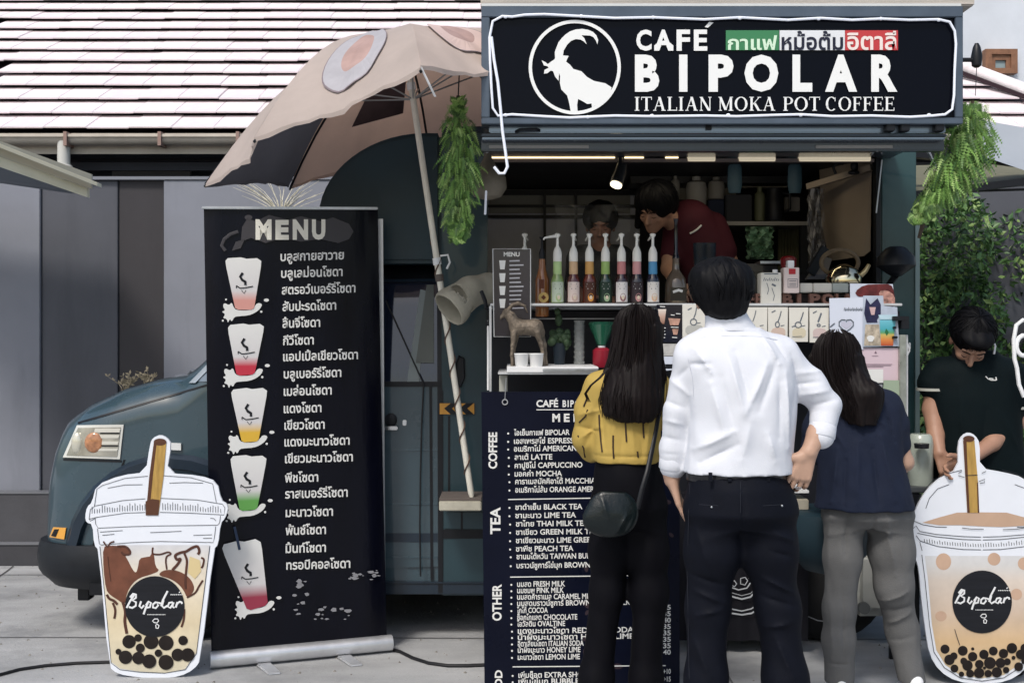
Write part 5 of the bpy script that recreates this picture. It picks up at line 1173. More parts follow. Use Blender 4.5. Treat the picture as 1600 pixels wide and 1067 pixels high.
b_ = MB(); b_.hexa([P(1262,436,5.66),P(1290,436,5.66),P(1300,405,5.8),P(1288,400,5.85)], [v+Vector((0,.06,0)) for v in (P(1262,436,5.66),P(1290,436,5.66),P(1300,405,5.8),P(1288,400,5.85))]); simple('machine_panel', 'grey slanted machine panel beside the kettle', 'machine', b_, mat('machine_grey', (.13,.13,.14), .5))
# coffee machine and dark clutter behind the counter
cm_ = thing('coffee_machine', 'dark coffee machine behind the cartons at the counter', 'machine', P(1200,470,5.95))
b_ = MB(); b_.pbox(1150,1262,428,474,5.85,6.15); b_.pbox(1160,1215,412,428,5.9,6.1); b_.build('body', mat('machine_dark', (.02,.02,.025), .3, .2, .1, 10, coat=.4), cm_, bevel=.01)
b_ = MB(); b_.pbox(1188,1240,408,412,5.86,6.0); b_.build('tray', steel, cm_)
b_ = MB(); b_.tube([P(1172,420,5.84),P(1160,425,5.8),P(1150,432,5.8)], .006, 6); b_.build('steam_pipe', chrome, cm_, smooth=True)
rc = MB(); rc.lathe(P(1232,420,5.7), [(.035,0),(.04,.03),(.042,.05),(.03,.06),(.012,.065)], 16); simple('red_pot', 'small red lidded pot behind the red labelled carton', 'pot', rc, mat('enamel_red', (.22,.015,.02), .2, coat=.8), smooth=True)
for i, (px, w_, h_) in enumerate(((1094,12,40),(1108,11,38))):
    b_ = MB(); c = P(px, 440, 5.8); b_.lathe(c, [(.022,0),(.03,.002),(.036,M(60,5.8)),(.033,M(60,5.8)),(.02,.01)], 14); simple('dark_tumbler', ('left', 'right')[i]+' one of two dark plastic tumblers just behind the man in white', 'tumbler', b_, mat('tumbler_blue', (.03,.045,.07), .12, alpha=.75), smooth=True)
# can lamp under the hatch
sp_l = thing('spot_lamp', 'small black clip-on spot lamp under the LED strip', 'lamp', P(966, 292, 5.55))
b_ = MB(); b_.tube([P(969,244,5.58), P(969,262,5.57)], .012, 8); b_.pbox(964,974,240,245,5.56,5.6); b_.build('clip', black, sp_l)
b_ = MB(); b_.tube([P(972,258,5.57), P(970,268,5.56), P(963,288,5.53)], [.026,.032,.034], 14); b_.build('shade', mat('shade_dark', (.015,.017,.02), .3, coat=.5), sp_l, smooth=True)
b_ = MB(); d = (P(963,288,5.53)-P(970,268,5.56)).normalized(); b_.tube([P(963,288,5.53)+d*.001, P(963,288,5.53)+d*.008], .029, 14); b_.build('bulb', mat('bulb_glow', (.9,.85,.7), .4, emit=(1,.85,.6), es=1.6), sp_l, smooth=True)
b_ = MB(); b_.lathe(P(1400,432,5.4), [(.02,0),(.05,.02),(.09,.05),(.085,.09),(.05,.13),(.03,.14)], 16); b_.tube([P(1400,430,5.4),P(1385,450,5.5)], .015, 8); simple('outdoor_lamp', 'black outdoor lamp fixed on the teal corner post', 'lamp', b_, black, smooth=True)
# ------------------------------------------------------------------ display rack in front of the truck
RY = 5.08
rk = thing('display_rack', 'metal display rack carrying syrup bottles, posters and a white tray', 'rack', P(1090, 1030, 5.3))
wm = mat('rack_white', (.55,.56,.57), .4, .2, .1, 12)
def rp(name, x0, x1, y0, y1, Y0, Y1, m_, bev=.002, par=None): b_ = MB(); b_.pbox(x0, x1, y0, y1, Y0, Y1); return b_.build(name, m_, par or rk, bevel=bev)
rp('shelf', 766,1410,474,478,RY,5.45,wm); rp('post', 764.5,768,478,612,RY,RY+.02,alum); rp('post', 761,764,500,610,RY+.03,RY+.05,white)
rp('post', 1406,1416,523,700,RY-.05,RY-.02,mat('post_chrome', (.4,.42,.38), .3, .8, .3, 14)); rp('post', 1416,1419,523,700,RY-.03,RY-.01,wm)
rp('clamp', 1396,1421,494,501,RY-.06,RY-.01,black); rp('clamp', 1409,1421,501,514,RY-.06,RY-.01,black); rp('clamp', 1396,1403,525,529,RY-.06,RY-.03,black); rp('clamp',1397,1401,510,514,RY-.06,RY-.03,black)
rp('tray', 792,935,573,582,4.88,5.35,mat('tray_white', (.72,.72,.72), .4)); rp('tray', 778,935,582,585,4.885,5.36,wm); rp('tray_rim', 848,935,576,580,4.87,4.878,steel)
rp('bracket', 780,793,586,612,5.0,5.03,mat('bracket_cream', (.42,.42,.38), .5)); rp('glass_panel', 830,960,497,499,5.3,5.302,wm)
rp('back_panel', 770,1060,486,612,5.46,5.48,mat('rack_back', (.008,.009,.014), .5)); rp('back_panel', 1060,1406,486,800,5.46,5.48,MATS['rack_back'])
rp('rail', 1060,1345,478,482,RY,RY+.03,black); rp('crossbar', 1345,1410,541,543,RY-.02,RY,black)
rp('hook_loop', 1420,1423,535,546,RY,RY+.01,wm); b_ = MB(); b_.tube([P(x,y,RY-.02) for x,y in ((1415,530),(1419,540),(1421,548),(1417,556))], .004, 6); b_.build('hook_loop', wm, rk)
b_ = MB(); b_.tube([P(752,455,5.15), P(758,470,5.14), P(760,482,5.14), P(765,484,5.12)], .009, 8); b_.build('knob', black, rk, smooth=True)
b_ = MB(); b_.ball(P(763,505,5.12), (.013,.013,.02)); b_.build('knob', black, rk, smooth=True)
# counter front cloth with moka pot logo
cf = thing('counter_front', 'black cloth counter front printed with a white moka pot drawing', 'counter', P(1150, 1000, 5.38))
b_ = MB()
rows = [[(P(1058,0,5.38).x+(P(1262,0,5.38).x-P(1058,0,5.38).x)*i/40, 5.38+.006*math.sin(i*.9)*(.3+j/12), P(0,770,5.38).z+(.064-P(0,770,5.38).z)*j/12) for i in range(41)] for j in range(13)]
b_.sheet(rows); b_.sheet([[(x, y+.35, z) for x, y, z in r] for r in rows]); b_.sheet([rows[0], [(x, y+.35, z) for x, y, z in rows[0]]])
for c_ in (0, -1): b_.sheet([[r[c_] for r in rows], [(r[c_][0], r[c_][1]+.35, r[c_][2]) for r in rows]])
b_.build('cloth', mat('black_cloth', (.004,.004,.008), .8), cf, smooth=True)
lp = YP(5.37); b_ = MB()
o_ = lambda L_: [(1040+x/2.907, 700+y/2.907) for x, y in L_]
for s_2, w_, cl in (([(306,490),(306,468),(328,466),(330,488)],1.6,0),([(310,500),(330,497),(342,512),(340,525),(322,530),(308,520)],2,1),([(306,500),(298,540),(292,580),(288,600)],1.4,0),([(338,498),(352,530),(370,560),(378,590)],1.4,0),([(288,600),(296,630),(330,642),(368,634),(385,610)],2,0),([(300,605),(312,600),(322,615),(312,628),(300,620)],1.6,1),([(340,590),(360,585),(372,600),(360,620),(340,615)],1.6,1),([(286,655),(300,672),(345,684),(385,674),(402,655)],2.6,0),([(286,640),(300,655),(345,668),(385,658),(398,645)],1.,0),([(272,730),(300,748),(345,755),(390,748),(416,732)],2.6,0),([(276,716),(305,730),(345,738),(388,728),(412,712)],2,0)):
    b_.stroke(lp, o_(s_2), w_, .004, closed=bool(cl))
b_.build('moka_pot_print', mat('print_grey', (.45,.47,.5), .5), cf)
# ------------------------------------------------------------------ syrup bottles
def bottle(label, px, liq, lab, neck, pump=(.80,.79,.74), Y=5.2, s=1.0, spout=0, fruit=(.6,.3,.2), pos=None, lab_dark=False):
    # base on the shelf (py 474), pump top near py 370
    c = P(px, 474, Y); k = M(1, Y)*s
    t = thing('syrup_bottle', label, 'bottle', c, 'syrup bottles with pump tops on the rack shelf')
    lm = mat('liquid_%s' % '_'.join('%.2f' % v for v in liq), liq, .12, 0, coat=1)
    b_ = MB(); b_.lathe(c, [(9*k,0),(10.5*k,1*k),(10.5*k,34*k),(9*k,40*k),(6*k,46*k),(6*k,50*k)], 18); b_.build('body', lm, t, smooth=True)
    b_ = MB(); b_.lathe((c.x,c.y,c.z+45*k), [(6.3*k,0),(7*k,2*k),(6.6*k,19*k),(6*k,20*k)], 16); b_.build('neck_sleeve', mat('neck_%s' % '_'.join('%.2f' % v for v in neck), neck, .45), t, smooth=True)
    pm = mat('pump_%s' % '_'.join('%.2f' % v for v in pump), pump, .4)
    b_ = MB(); b_.lathe((c.x,c.y,c.z+65*k), [(6.6*k,0),(7*k,2*k),(6.8*k,14*k),(5*k,20*k),(2.2*k,25*k),(2*k,37*k),(2.4*k,38*k),(4.6*k,41*k),(4.6*k,43*k),(2*k,44.5*k)], 16); po = b_.build('pump', pm, t, smooth=True)
    if spout:
        b_ = MB(); z = c.z+105*k; b_.tube([(c.x,c.y,z),(c.x-10*k,c.y-.005,z-1*k),(c.x-20*k,c.y-.01,z-3*k),(c.x-22*k,c.y-.012,z-6*k)], [2.6*k,2.2*k,1.6*k,1.3*k], 8); b_.build('spout', pm, po, smooth=True)
    else:
        b_ = MB(); z = c.z+105*k; b_.tube([(c.x,c.y,z),(c.x+2*k*pos[0],c.y+.03,z-1*k),(c.x+5*k*pos[0],c.y+.06,z-5*k)], [2.4*k,2.*k,1.3*k], 8); b_.build('spout', pm, po, smooth=True)
    # label wraps the front of the body
    r_ = 10.7*k; rows = [[(c.x+r_*math.sin(a), c.y-r_*math.cos(a), c.z+z_*k) for a in [(-1.0+2.0*i/10) for i in range(11)]] for z_ in (2,33)]
    b_ = MB(); b_.sheet(rows); lo_2 = b_.build('label', mat('label_%s' % '_'.join('%.2f' % v for v in lab), lab, .5), t, smooth=True)
    b_ = MB(); r_ = 10.9*k
    def on(a, z_): return (c.x+r_*math.sin(a), c.y-r_*math.cos(a), c.z+z_*k)
    b_.face([on(.15+.45*math.cos(q), 9+6.5*math.sin(q)) for q in [2*math.pi*i/12 for i in range(12)]], 0)
    r_ = 11.05*k; b_.face([on(.15+.22*math.cos(q), 9+3.2*math.sin(q)) for q in [2*math.pi*i/8 for i in range(8)]], 1)
    for j, (w_, z_) in enumerate(((.45,29),(.6,25.5),(.35,22))): b_.face([on(-w_,z_), on(w_,z_), on(w_,z_+1.2), on(-w_,z_+1.2)], 2)
    b_.build('label_print', [mat('fruit_%s' % '_'.join('%.2f' % v for v in fruit), fruit, .5), mat('fruit_core', (.62,.52,.40), .5), inkm if not lab_dark else mat('print_pale', (.5,.5,.5), .5)], lo_2)
    return t
BL = [('greenish kiwi syrup bottle with white pump spout pointing left, next to the orange bottle',871,(.20,.30,.10),(.45,.52,.42),(.45,.62,.28),1,(.32,.42,.2),0),
 ('syrup bottle with pale pink label and peach neck between the kiwi and orange fruit bottles',896,(.09,.02,.02),(.62,.52,.48),(.62,.42,.25),0,(.5,.35,.3),0),
 ('dark red syrup bottle with an orange slice on its dark label',921,(.12,.02,.01),(.06,.02,.012),(.58,.32,.10),0,(.65,.28,.05),1),
 ('black syrup bottle with green neck and green leaf print',946,(.01,.03,.015),(.012,.03,.02),(.30,.45,.14),0,(.3,.42,.25),1),
 ('syrup bottle with white label, dark fruit print and rose neck',971,(.03,.01,.015),(.66,.63,.62),(.55,.22,.22),0,(.25,.12,.12),0),
 ('dark labelled syrup bottle with soft pink neck, second from the right',995,(.02,.012,.015),(.03,.02,.025),(.60,.30,.30),0,(.5,.25,.25),1),
 ('syrup bottle with bright blue neck at the right end of the row',1020,(.01,.012,.03),(.66,.63,.60),(.08,.28,.50),0,(.6,.38,.25),0)]
for i, (lb_, px, li, la, ne, sp, fr2, dk) in enumerate(BL): bottle(lb_, px, li, la, ne, spout=sp, fruit=fr2, pos=(1 if i % 2 else -1,), lab_dark=bool(dk))
t = bottle('hidden white pump bottle poking up behind the small menu card', 820, (.3,.3,.3), (.6,.6,.6), (.6,.6,.6), Y=5.35, pos=(1,))
# orange bottle with a black top
c = P(847,495,5.25); k = M(1, 5.25); ob = thing('syrup_bottle', 'tall amber bottle with black pouring top, leftmost of the bottle row', 'bottle', c, 'syrup bottles with pump tops on the rack shelf')
b_ = MB(); b_.lathe(c, [(9*k,0),(11*k,2*k),(11*k,58*k),(8*k,66*k),(5.5*k,78*k),(5*k,92*k)], 18); b_.build('body', mat('amber_glass', (.30,.11,.03), .15, 0, .15, 10, coat=1), ob, smooth=True)
b_ = MB(); b_.lathe((c.x,c.y,c.z+90*k), [(5.2*k,0),(5*k,10*k),(2*k,18*k),(1.6*k,30*k),(4.5*k,33*k),(4.5*k,35*k)], 14); b_.build('pouring_top', black, ob, smooth=True)
b_ = MB(); yy = c.y-11.2*k
b_.add([(c.x+2*k+8*k*math.cos(a), yy, c.z+30*k+8*k*math.sin(a)) for a in [2*math.pi*i/16 for i in range(16)]], [tuple(range(16))]); b_.add([(c.x+2*k+4*k*math.cos(a), yy-.001, c.z+30*k+4*k*math.sin(a)) for a in [2*math.pi*i/4 for i in range(4)]], [(0,1,2,3)], 1); b_.add([(c.x-5*k,yy,c.z+44*k),(c.x+3*k,yy,c.z+44*k),(c.x+3*k,yy,c.z+58*k),(c.x-5*k,yy,c.z+58*k)], [(0,1,2,3)], 1)
b_.build('label', [mat('label_gold', (.62,.42,.14), .5), mat('label_rust', (.12,.03,.01), .5)], ob)
# big brown bottle
c = P(1056,476,5.3); k = M(1, 5.3); bbt = thing('liqueur_bottle', 'large smoky brown bottle with long neck behind the man\'s head', 'bottle', c)
b_ = MB(); b_.lathe(c, [(15*k,0),(17*k,2*k),(17*k,30*k),(14*k,42*k),(6*k,54*k),(5*k,70*k),(6*k,72*k)], 20); b_.build('body', mat('smoky_glass', (.13,.10,.075), .12, 0, .1, 10, coat=1), bbt, smooth=True)
b_ = MB(); b_.lathe((c.x,c.y,c.z+72*k), [(6*k,0),(5*k,4*k),(3*k,10*k),(2.6*k,55*k),(4*k,62*k)], 12); b_.build('pump', blackg, bbt, smooth=True)
b_ = MB(); b_.add([(c.x+dx*k, c.y-17.4*k, c.z+dz*k) for dx, dz in ((-11,6),(12,6),(12,26),(-11,26))], [(0,1,2,3)]); lo_2 = b_.build('label', blackg, bbt)
b_ = MB(); b_.tube([(c.x-7*k,c.y-17.8*k,c.z+19*k),(c.x+2*k,c.y-17.8*k,c.z+22*k),(c.x+8*k,c.y-17.8*k,c.z+20*k)], 2*k, 6, flat=.2, nrm=(0,-1,0)); b_.build('label_print', pw, lo_2)
# small menu card in an acrylic stand
mcd = thing('menu_card', 'small dark drinks menu card in a clear stand at the left end of the shelf', 'menu card', P(799,526,5.068)); cp_ = YP(5.068)
b_ = MB(); b_.poly(cp_, [(771,390),(828,390),(828,525),(773,525)], 0, 0, .004); b_.build('sheet', mat('card_dark', (.025,.024,.035), .2, 0, .1, 6, coat=.5), mcd)
b_ = MB(); b_.stroke(cp_, [(770,389),(829,389),(829,526),(772,526)], 1.4, .002, closed=True); b_.build('acrylic_edge', wm, mcd)
b_ = MB(); fit(b_, cp_, 'MENU', 787, 812, 394, 401, .002, wt=.03); b_.build('heading', pw, mcd)
b_ = MB()
for i in range(12): b_.stroke(cp_, [(796,408+i*6.7),(796+rnd.choice([20,16,22,18,12]),407.5+i*6.7)], 2., .002)
b_.build('menu_lines', mat('print_lilac', (.42,.42,.46), .5), mcd, kind='stuff')
for i in range(4):
    b_ = MB(); y = 407+i*20; b_.poly(cp_, [(780,y),(790,y),(788.5,y+14),(781.5,y+14)], .002); b_.build('cup_print', pw, mcd)
# ibex figure
ib = thing('goat_figurine', 'weathered metal figurine of a horned mountain goat on the white tray', 'figurine', P(822,575,5.0))
v = Vol((P(780,0,5.0).x, 4.8, P(0,585,5.0).z), (P(868,0,5.0).x, 5.2, P(0,470,5.0).z), .0035)
iy = 5.0; Q = lambda x, y, d=0: P(x, y, iy+d)
v.cap(Q(808,512), Q(836,512), .034, .032, .02); v.cap(Q(836,512), Q(844,520), .034, .022, .02); v.chain([Q(806,508), Q(798,494), Q(792,488)], [.028,.02,.015], .015); v.cap(Q(792,488), Q(782,497), .014, .009, .01)
for dx, a in ((0,-.02),(3,.02)): v.chain([Q(803+dx,520,a), Q(801+dx,540,a), Q(800+dx,555,a), Q(800+dx,572,a)], [.014,.009,.007,.008], .008)
for dx, a in ((0,-.02),(4,.02)): v.chain([Q(840+dx,520,a), Q(846+dx,538,a), Q(848+dx,552,a), Q(850+dx,572,a)], [.018,.010,.007,.008], .008)
for a in (-.012, .012): v.chain([Q(794,485,a), Q(800,477,a), Q(810,474,a), Q(820,478,a), Q(824,488,a)], [.010,.0095,.008,.006,.003], .004)
v.cap(Q(798,487,-.015), Q(803,491,-.03), .005, .003, .004); v.wrinkle(.002, 60, 1)
v.build('figure', mat('aged_bronze', (.16,.13,.10), .5, .4, .45, 25, bump=.6, bs=80), ib, smooth_it=0)
for px, lb_ in ((815,'left white paper cup at the feet of the goat figurine'),(838,'right white paper cup at the feet of the goat figurine')):
    b_ = MB(); c = P(px,577,4.93); k = M(1,4.93); b_.lathe(c, [(8.5*k,0),(9*k,.5*k),(11.2*k,23*k),(11.7*k,23.5*k),(11.7*k,25*k),(11*k,25*k),(8*k,2*k)], 20); simple('paper_cup', lb_, 'cup', b_, mat('paper_white', (.78,.78,.77), .6), smooth=True)
# cactus plant
cz = thing('potted_succulent', 'dark green clustered succulent in a slim black pot on the tray', 'plant', P(874,572,5.22)); c = P(874,572,5.22); k = M(1,5.22)
b_ = MB(); b_.lathe(c, [(7*k,0),(8*k,2*k),(11*k,34*k),(11.5*k,36*k)], 14); b_.build('pot', mat('pot_dark', (.012,.02,.03), .5), cz, smooth=True)
gc = mat('succulent_green', (.035,.065,.03), .55, 0, .3, 14); b_ = MB()
for i in range(34):
    a = rnd.uniform(0,6.28); rr = rnd.uniform(0,19)*k; z = rnd.uniform(34,58)*k-rr*.3; b_.ball((c.x+rr*math.cos(a), c.y+rr*math.sin(a)*.6, c.z+z), (rnd.uniform(4,6.5)*k,5*k,rnd.uniform(5,8)*k), 8, 6)
b_.ball((c.x-1*k,c.y,c.z+72*k), (6*k,6*k,10*k), 8, 6); b_.ball((c.x-3*k,c.y,c.z+85*k), (5*k,5*k,6*k), 8, 6)
b_.build('leaves', gc, cz, smooth=True)
# stack of clear lids
b_ = MB(); c = P(905,572,5.2); k = M(1,5.2); pr = []
for i in range(9): pr += [(7.5*k, i*8*k), (8*k, i*8*k+5*k), (9*k, i*8*k+6*k), (9*k, i*8*k+7.4*k)]
b_.lathe(c, pr, 16); simple('cup_stack', 'tall stack of clear plastic cups between the succulent and the green funnel', 'cups', b_, mat('clear_cup', (.35,.37,.36), .1, alpha=.4, coat=1), smooth=True)
fn_ = thing('green_funnel', 'translucent green bag funnel on a red bottle beside the long haired woman', 'container', P(940,574,5.22)); c = P(940,574,5.22); k = M(1,5.22)
b_ = MB(); b_.lathe(c, [(13*k,0),(14*k,2*k),(14*k,27*k),(9*k,31*k)], 16); b_.build('base', mat('red_plastic', (.26,.015,.03), .3), fn_, smooth=True)
b_ = MB(); b_.lathe((c.x,c.y,c.z+30*k), [(6*k,0),(6*k,4*k)], 14); b_.build('collar', white, fn_, smooth=True)
b_ = MB(); b_.lathe((c.x,c.y,c.z+35*k), [(7*k,0),(10*k,8*k),(21*k,32*k),(19*k,36*k),(4*k,34*k)], 18); b_.build('funnel', mat('green_plastic', (.025,.16,.09), .2, alpha=.85, coat=.8), fn_, smooth=True)
# cartons, letters, posters, bags on the right
def card(name, label, cat, pts, Y, m_, th=.003): 
    t = thing(name, label, cat, P(sum(x for x, y in pts)/len(pts), max(y for x, y in pts), Y)); b_ = MB(); b_.poly(YP(Y), pts, 0, 0, th); b_.build('sheet', m_, t); return t
pp = mat('paper_cream', (.68,.66,.60), .6, 0, .05, 9); pwt = mat('paper_cool', (.62,.66,.76), .5, 0, .03, 6)
ca = thing('milk_carton', 'white milk carton with blue grey script on the rack, left of the red labelled one', 'carton', P(1204,478,5.2))
b_ = MB(); b_.pbox(1189,1221,426,476,5.18,5.26); b_.build('box', pp, ca, bevel=.003); b_ = MB(); b_.lathe(P(1211,426,5.2), [(.012,0),(.012,.012),(.008,.014)], 12); b_.build('cap', white, ca, smooth=True)
kp2 = YP(5.18); b_ = MB(); b_.stroke(kp2, [(1194,428),(1216,428)], 1.6, .001)
for i in range(9): b_.stroke(kp2, [(1193+i*2.8,439),(1194.5+i*2.8,434+(i % 3))], 1., .001)
b_.stroke(kp2, [(1198,442),(1201,452),(1199,460)], 1, .001); b_.stroke(kp2, [(1206,444),(1212,447)], 3, .001); b_.stroke(kp2, [(1206,450),(1210,462),(1208,470)], 1, .001)
b_.build('print', mat('print_slate', (.12,.14,.17), .5), ca)
ca = thing('milk_carton', 'pinkish white carton with a red square label beside the brown letters', 'carton', P(1237,460,5.2))
b_ = MB(); b_.pbox(1225,1249,418,458,5.18,5.25); b_.build('box', mat('carton_pink', (.68,.58,.56), .5), ca, bevel=.003); b_ = MB(); b_.pbox(1231,1241,407,418,5.2,5.24); b_.build('cap', white, ca, bevel=.002)
b_ = MB(); b_.poly(kp2, [(1232.5,420),(1243,420),(1243,428.5),(1232.5,428.5)], .002); b_.build('red_label', mat('label_red', (.42,.02,.03), .5), ca)
b_ = MB(); b_.stroke(kp2, [(1231,436),(1246,436),(1246,449),(1231,449)], 1., .002, closed=True)
for y in (439,443,446): b_.stroke(kp2, [(1233,y),(1244,y)], 1., .002)
b_.build('print', MATS['print_slate'], ca)
for x0, x1, l2 in ((1250,1270,'left'),(1271,1300,'middle'),(1301,1326,'right')):
    b_ = MB(); b_.pbox(x0,x1,442.5,457,5.24,5.4); simple('white_box', l2+' one of the low white boxes behind the brown letters', 'box', b_, pp if x0 < 1300 else mat('box_greenish', (.40,.44,.42), .5), bevel=.003)
lsg = thing('letter_sign', 'brown wooden letters spelling the cafe name along the rack shelf', 'sign', P(1250,478,5.2)); lbm = mat('letter_brown', (.13,.065,.05), .6, 0, .3, 14)
for i, (ch_, x0, x1) in enumerate((('F',1168,1178),('E',1180,1189),('B',1222,1238),('I',1245,1251),('P',1264,1281),('O',1284,1302),('L',1305,1315),('A',1316,1332),('R',1334,1348))):
    b_ = MB(); fit(b_, YP(5.21), ch_, x0, x1, 459, 476.5, .012, wt=.05); n0 = len(b_.v); v0 = list(b_.v); f0 = list(b_.f)
    b2 = MB(); b2.add(v0, f0); b2.add([(x, y+.03, z) for x, y, z in v0], [f[::-1] for f in f0])
    ec = {}
    for f in f0:
        for a, b in zip(f, f[1:]+f[:1]): ec[(a, b)] = ec.get((a, b), 0)+1
    for (a, b) in list(ec):
        if (b, a) not in ec: b2.add([v0[a], v0[b], (v0[b][0], v0[b][1]+.03, v0[b][2]), (v0[a][0], v0[a][1]+.03, v0[a][2])], [(0,1,2,3)])
    b2.build('letter', lbm, lsg)
b_ = MB(); b_.pbox(1160,1350,457.5,477,5.27,5.28); b_.build('backing', mat('letter_backing', (.018,.012,.011), .7), lsg)
for i, (x0, x1, y0, y1, l2) in enumerate(((1066,1103,476,545,'white coffee drip bag with a sketch hanging at the man\'s left shoulder'),(1167,1199,480,533,'leftmost of four white drip bags right of the man in white'),(1200,1231,480,533,'white drip bag with round whisk sketch and brown tint'),(1233,1263,480.5,534,'white drip bag with a coffee scoop sketch, third of the four'),(1265,1295,481,535,'rightmost white drip bag with small pink and black print'))):
    t = card('drip_bag', l2, 'packet', [(x0,y0),(x1,y0),(x1-.5,y1),(x0+.5,y1)], RY-.01-.001*i, pp, .012); pl_ = YP(RY-.01-.001*i); cx = (x0+x1)/2; b_ = MB()
    sx = (0,-6,1,3,-1)[i]; rr_ = (5,0,3.2,5,2.6)[i]; b_.stroke(pl_, [(cx+sx+4,y0+4+i),(cx+sx+2,y0+14),(cx+sx-1,y0+22)], (1.4,1.2,1.5,1.6,2.4)[i], .002)
    if rr_: b_.stroke(pl_, [(cx-1+rr_*math.cos(a),y0+27+rr_*(1,1,1.4,.9,.7)[i]*math.sin(a)) for a in [k*.7 for k in range(9)]], 1.5, .002, closed=True)
    b_.stroke(pl_, [(cx-11,y0+30),(cx-4,y0+28)] if i % 2 else [(cx-10,y0+8),(cx-4,y0+5)], 1.4, .002); b_.stroke(pl_, [(cx+4,y0+29),(cx+10,y0+28)], 1., .002); b_.stroke(pl_, [(x0+5,y1-8),(x1-10,y1-8.5)], .9, .002)
    b_.build('print', MATS['print_slate'], t)
    b_ = MB(); b_.poly(pl_, sm([(x0+5,y0+34),(cx,y0+31),(x1-4,y0+33),(x1-4,y0+46),(cx,y0+48),(x0+5,y0+46)],1), .001); b_.build('tint', mat('tint_%d' % i, ((.45,.45,.42),(.55,.5,.46),(.58,.45,.38),(.60,.54,.40),(.56,.45,.43))[i], .6), t)
# dark photo card with two drinks
t = card('photo_card', 'dark glossy card with pictures of two layered coffee drinks', 'card', [(1026,476),(1066,476),(1066,535),(1026,535)], RY-.012, mat('card_black', (.006,.007,.016), .2, coat=.6)); pl_ = YP(RY-.012)
b_ = MB(); b_.poly(pl_, [(1028,483),(1041,483),(1038,506),(1031,506)], .002); b_.build('latte_print', mat('latte_print', (.52,.38,.32), .5, grad=[(0,(.25,.12,.08)),(.5,(.5,.33,.26)),(1,(.7,.62,.55))]), t)
b_ = MB(); b_.poly(pl_, [(1044,497),(1063,498),(1060,508),(1047,508)], .002); b_.poly(pl_, [(1050,514),(1060,514),(1058,523),(1052,523)], .002); b_.build('mocha_print', mat('mocha_print', (.42,.24,.18), .5, 0, .5, 30), t)
b_ = MB()
for x, y, w_ in ((1030,512,10),(1031,517,8),(1030,522,10),(1030,527,9),(1048,511,12),(1050,527,8),(1048,492,6),(1056,490,7),(1031,479,8)): b_.stroke(pl_, [(x,y),(x+w_,y+.5)], 1.3, .003)
b_.build('print', pw, t)
t = card('notice_card', 'pale card with small yellow pictures below the dark drinks card', 'card', [(1026,537),(1062,537),(1060,556),(1026,556)], RY-.014, mat('card_grey', (.48,.47,.45), .5, 0, .25, 30))
t = card('notice_card', 'plain lilac white card below the pale picture card', 'card', [(1024,557),(1058,557),(1054,578),(1024,580)], RY-.016, pwt)
b_ = MB(); b_.pbox(1040,1052,569,576,5.0,5.02); simple('small_clip', 'tiny black clip on the lilac card', 'clip', b_, black)
t = card('heart_poster', 'pale blue poster with a drawn heart and a line of script', 'poster', [(1296,466),(1350,465),(1349,546),(1297,546)], RY-.03, pwt); pl_ = YP(RY-.03)
b_ = MB(); b_.stroke(pl_, [(1321,500),(1315,499.5),(1311,503),(1311,509),(1316,514),(1322,518),(1328,514),(1333,509),(1333,503),(1329,499.5),(1323,500),(1322,503)], 2, .002, n=8); b_.stroke(pl_, [(1297,511),(1304,505)], 2, .002)
for i in range(14): b_.stroke(pl_, [(1318.5+i*2.1,485+(i % 2)),(1319.6+i*2.1,480+(i*7 % 3)),(1320.2+i*2.1,485)], .9, .002)
b_.build('print', MATS['print_slate'], t); b_ = MB(); b_.poly(pl_, [(1314,503),(1319,502),(1322,505),(1326,502),(1331,504),(1330,509),(1322,515),(1314,509)], .001); b_.build('heart_fill', mat('heart_fill', (.50,.50,.60), .5), t)
t = card('fruit_poster', 'white poster with a dark red fruit picture at the rack\'s top right corner', 'poster', [(1328,443),(1395,444),(1399,482),(1329,482)], RY+.02, pwt); pl_ = YP(RY+.02)
b_ = MB(); b_.poly(pl_, sm([(1335,456),(1350,445),(1375,444),(1392,444),(1397,456),(1399,480),(1385,480),(1380,466),(1366,464),(1352,463),(1340,464)],1), .002); b_.build('fruit_print', mat('fruit_dark', (.12,.02,.02), .5, 0, .6, 22), t)
b_ = MB(); b_.poly(pl_, sm([(1372,455),(1386,453),(1398,462),(1398,478),(1384,480),(1376,468)],1), .003); b_.build('fruit_print', mat('fruit_mix', (.38,.20,.16), .5, 0, .7, 40), t)
t = card('drinks_poster', 'photo poster of a blue and orange layered drink beside plated food', 'poster', [(1349,462),(1380,462),(1381,478),(1402,480),(1405,541),(1348,542)], RY-.035, mat('poster_pale', (.42,.47,.56), .4, 0, .15, 20)); pl_ = YP(RY-.035)
b_ = MB(); b_.poly(pl_, [(1353,466),(1360,476),(1371,466),(1376,476),(1376,490),(1370,500),(1371,504),(1354,504),(1350,490)], .002); b_.build('dark_photo', mat('photo_navy', (.02,.02,.06), .4, 0, .4, 40), t)
b_ = MB(); b_.poly(pl_, [(1358,480),(1368,480),(1366,492),(1361,492)], .003); b_.build('glass_print', mat('photo_pink', (.55,.38,.38), .4), t)
b_ = MB(); b_.poly(pl_, [(1352,507),(1373,507),(1376,540),(1350,540)], .002); b_.build('food_photo', mat('photo_food', (.42,.36,.28), .4, 0, .6, 30), t)
b_ = MB(); b_.disc(pl_, 1360, 528, 6, .003, ry=4); b_.disc(pl_, 1360,532, 4, .0035, ry=2); b_.build('plate_print', [pw], t)
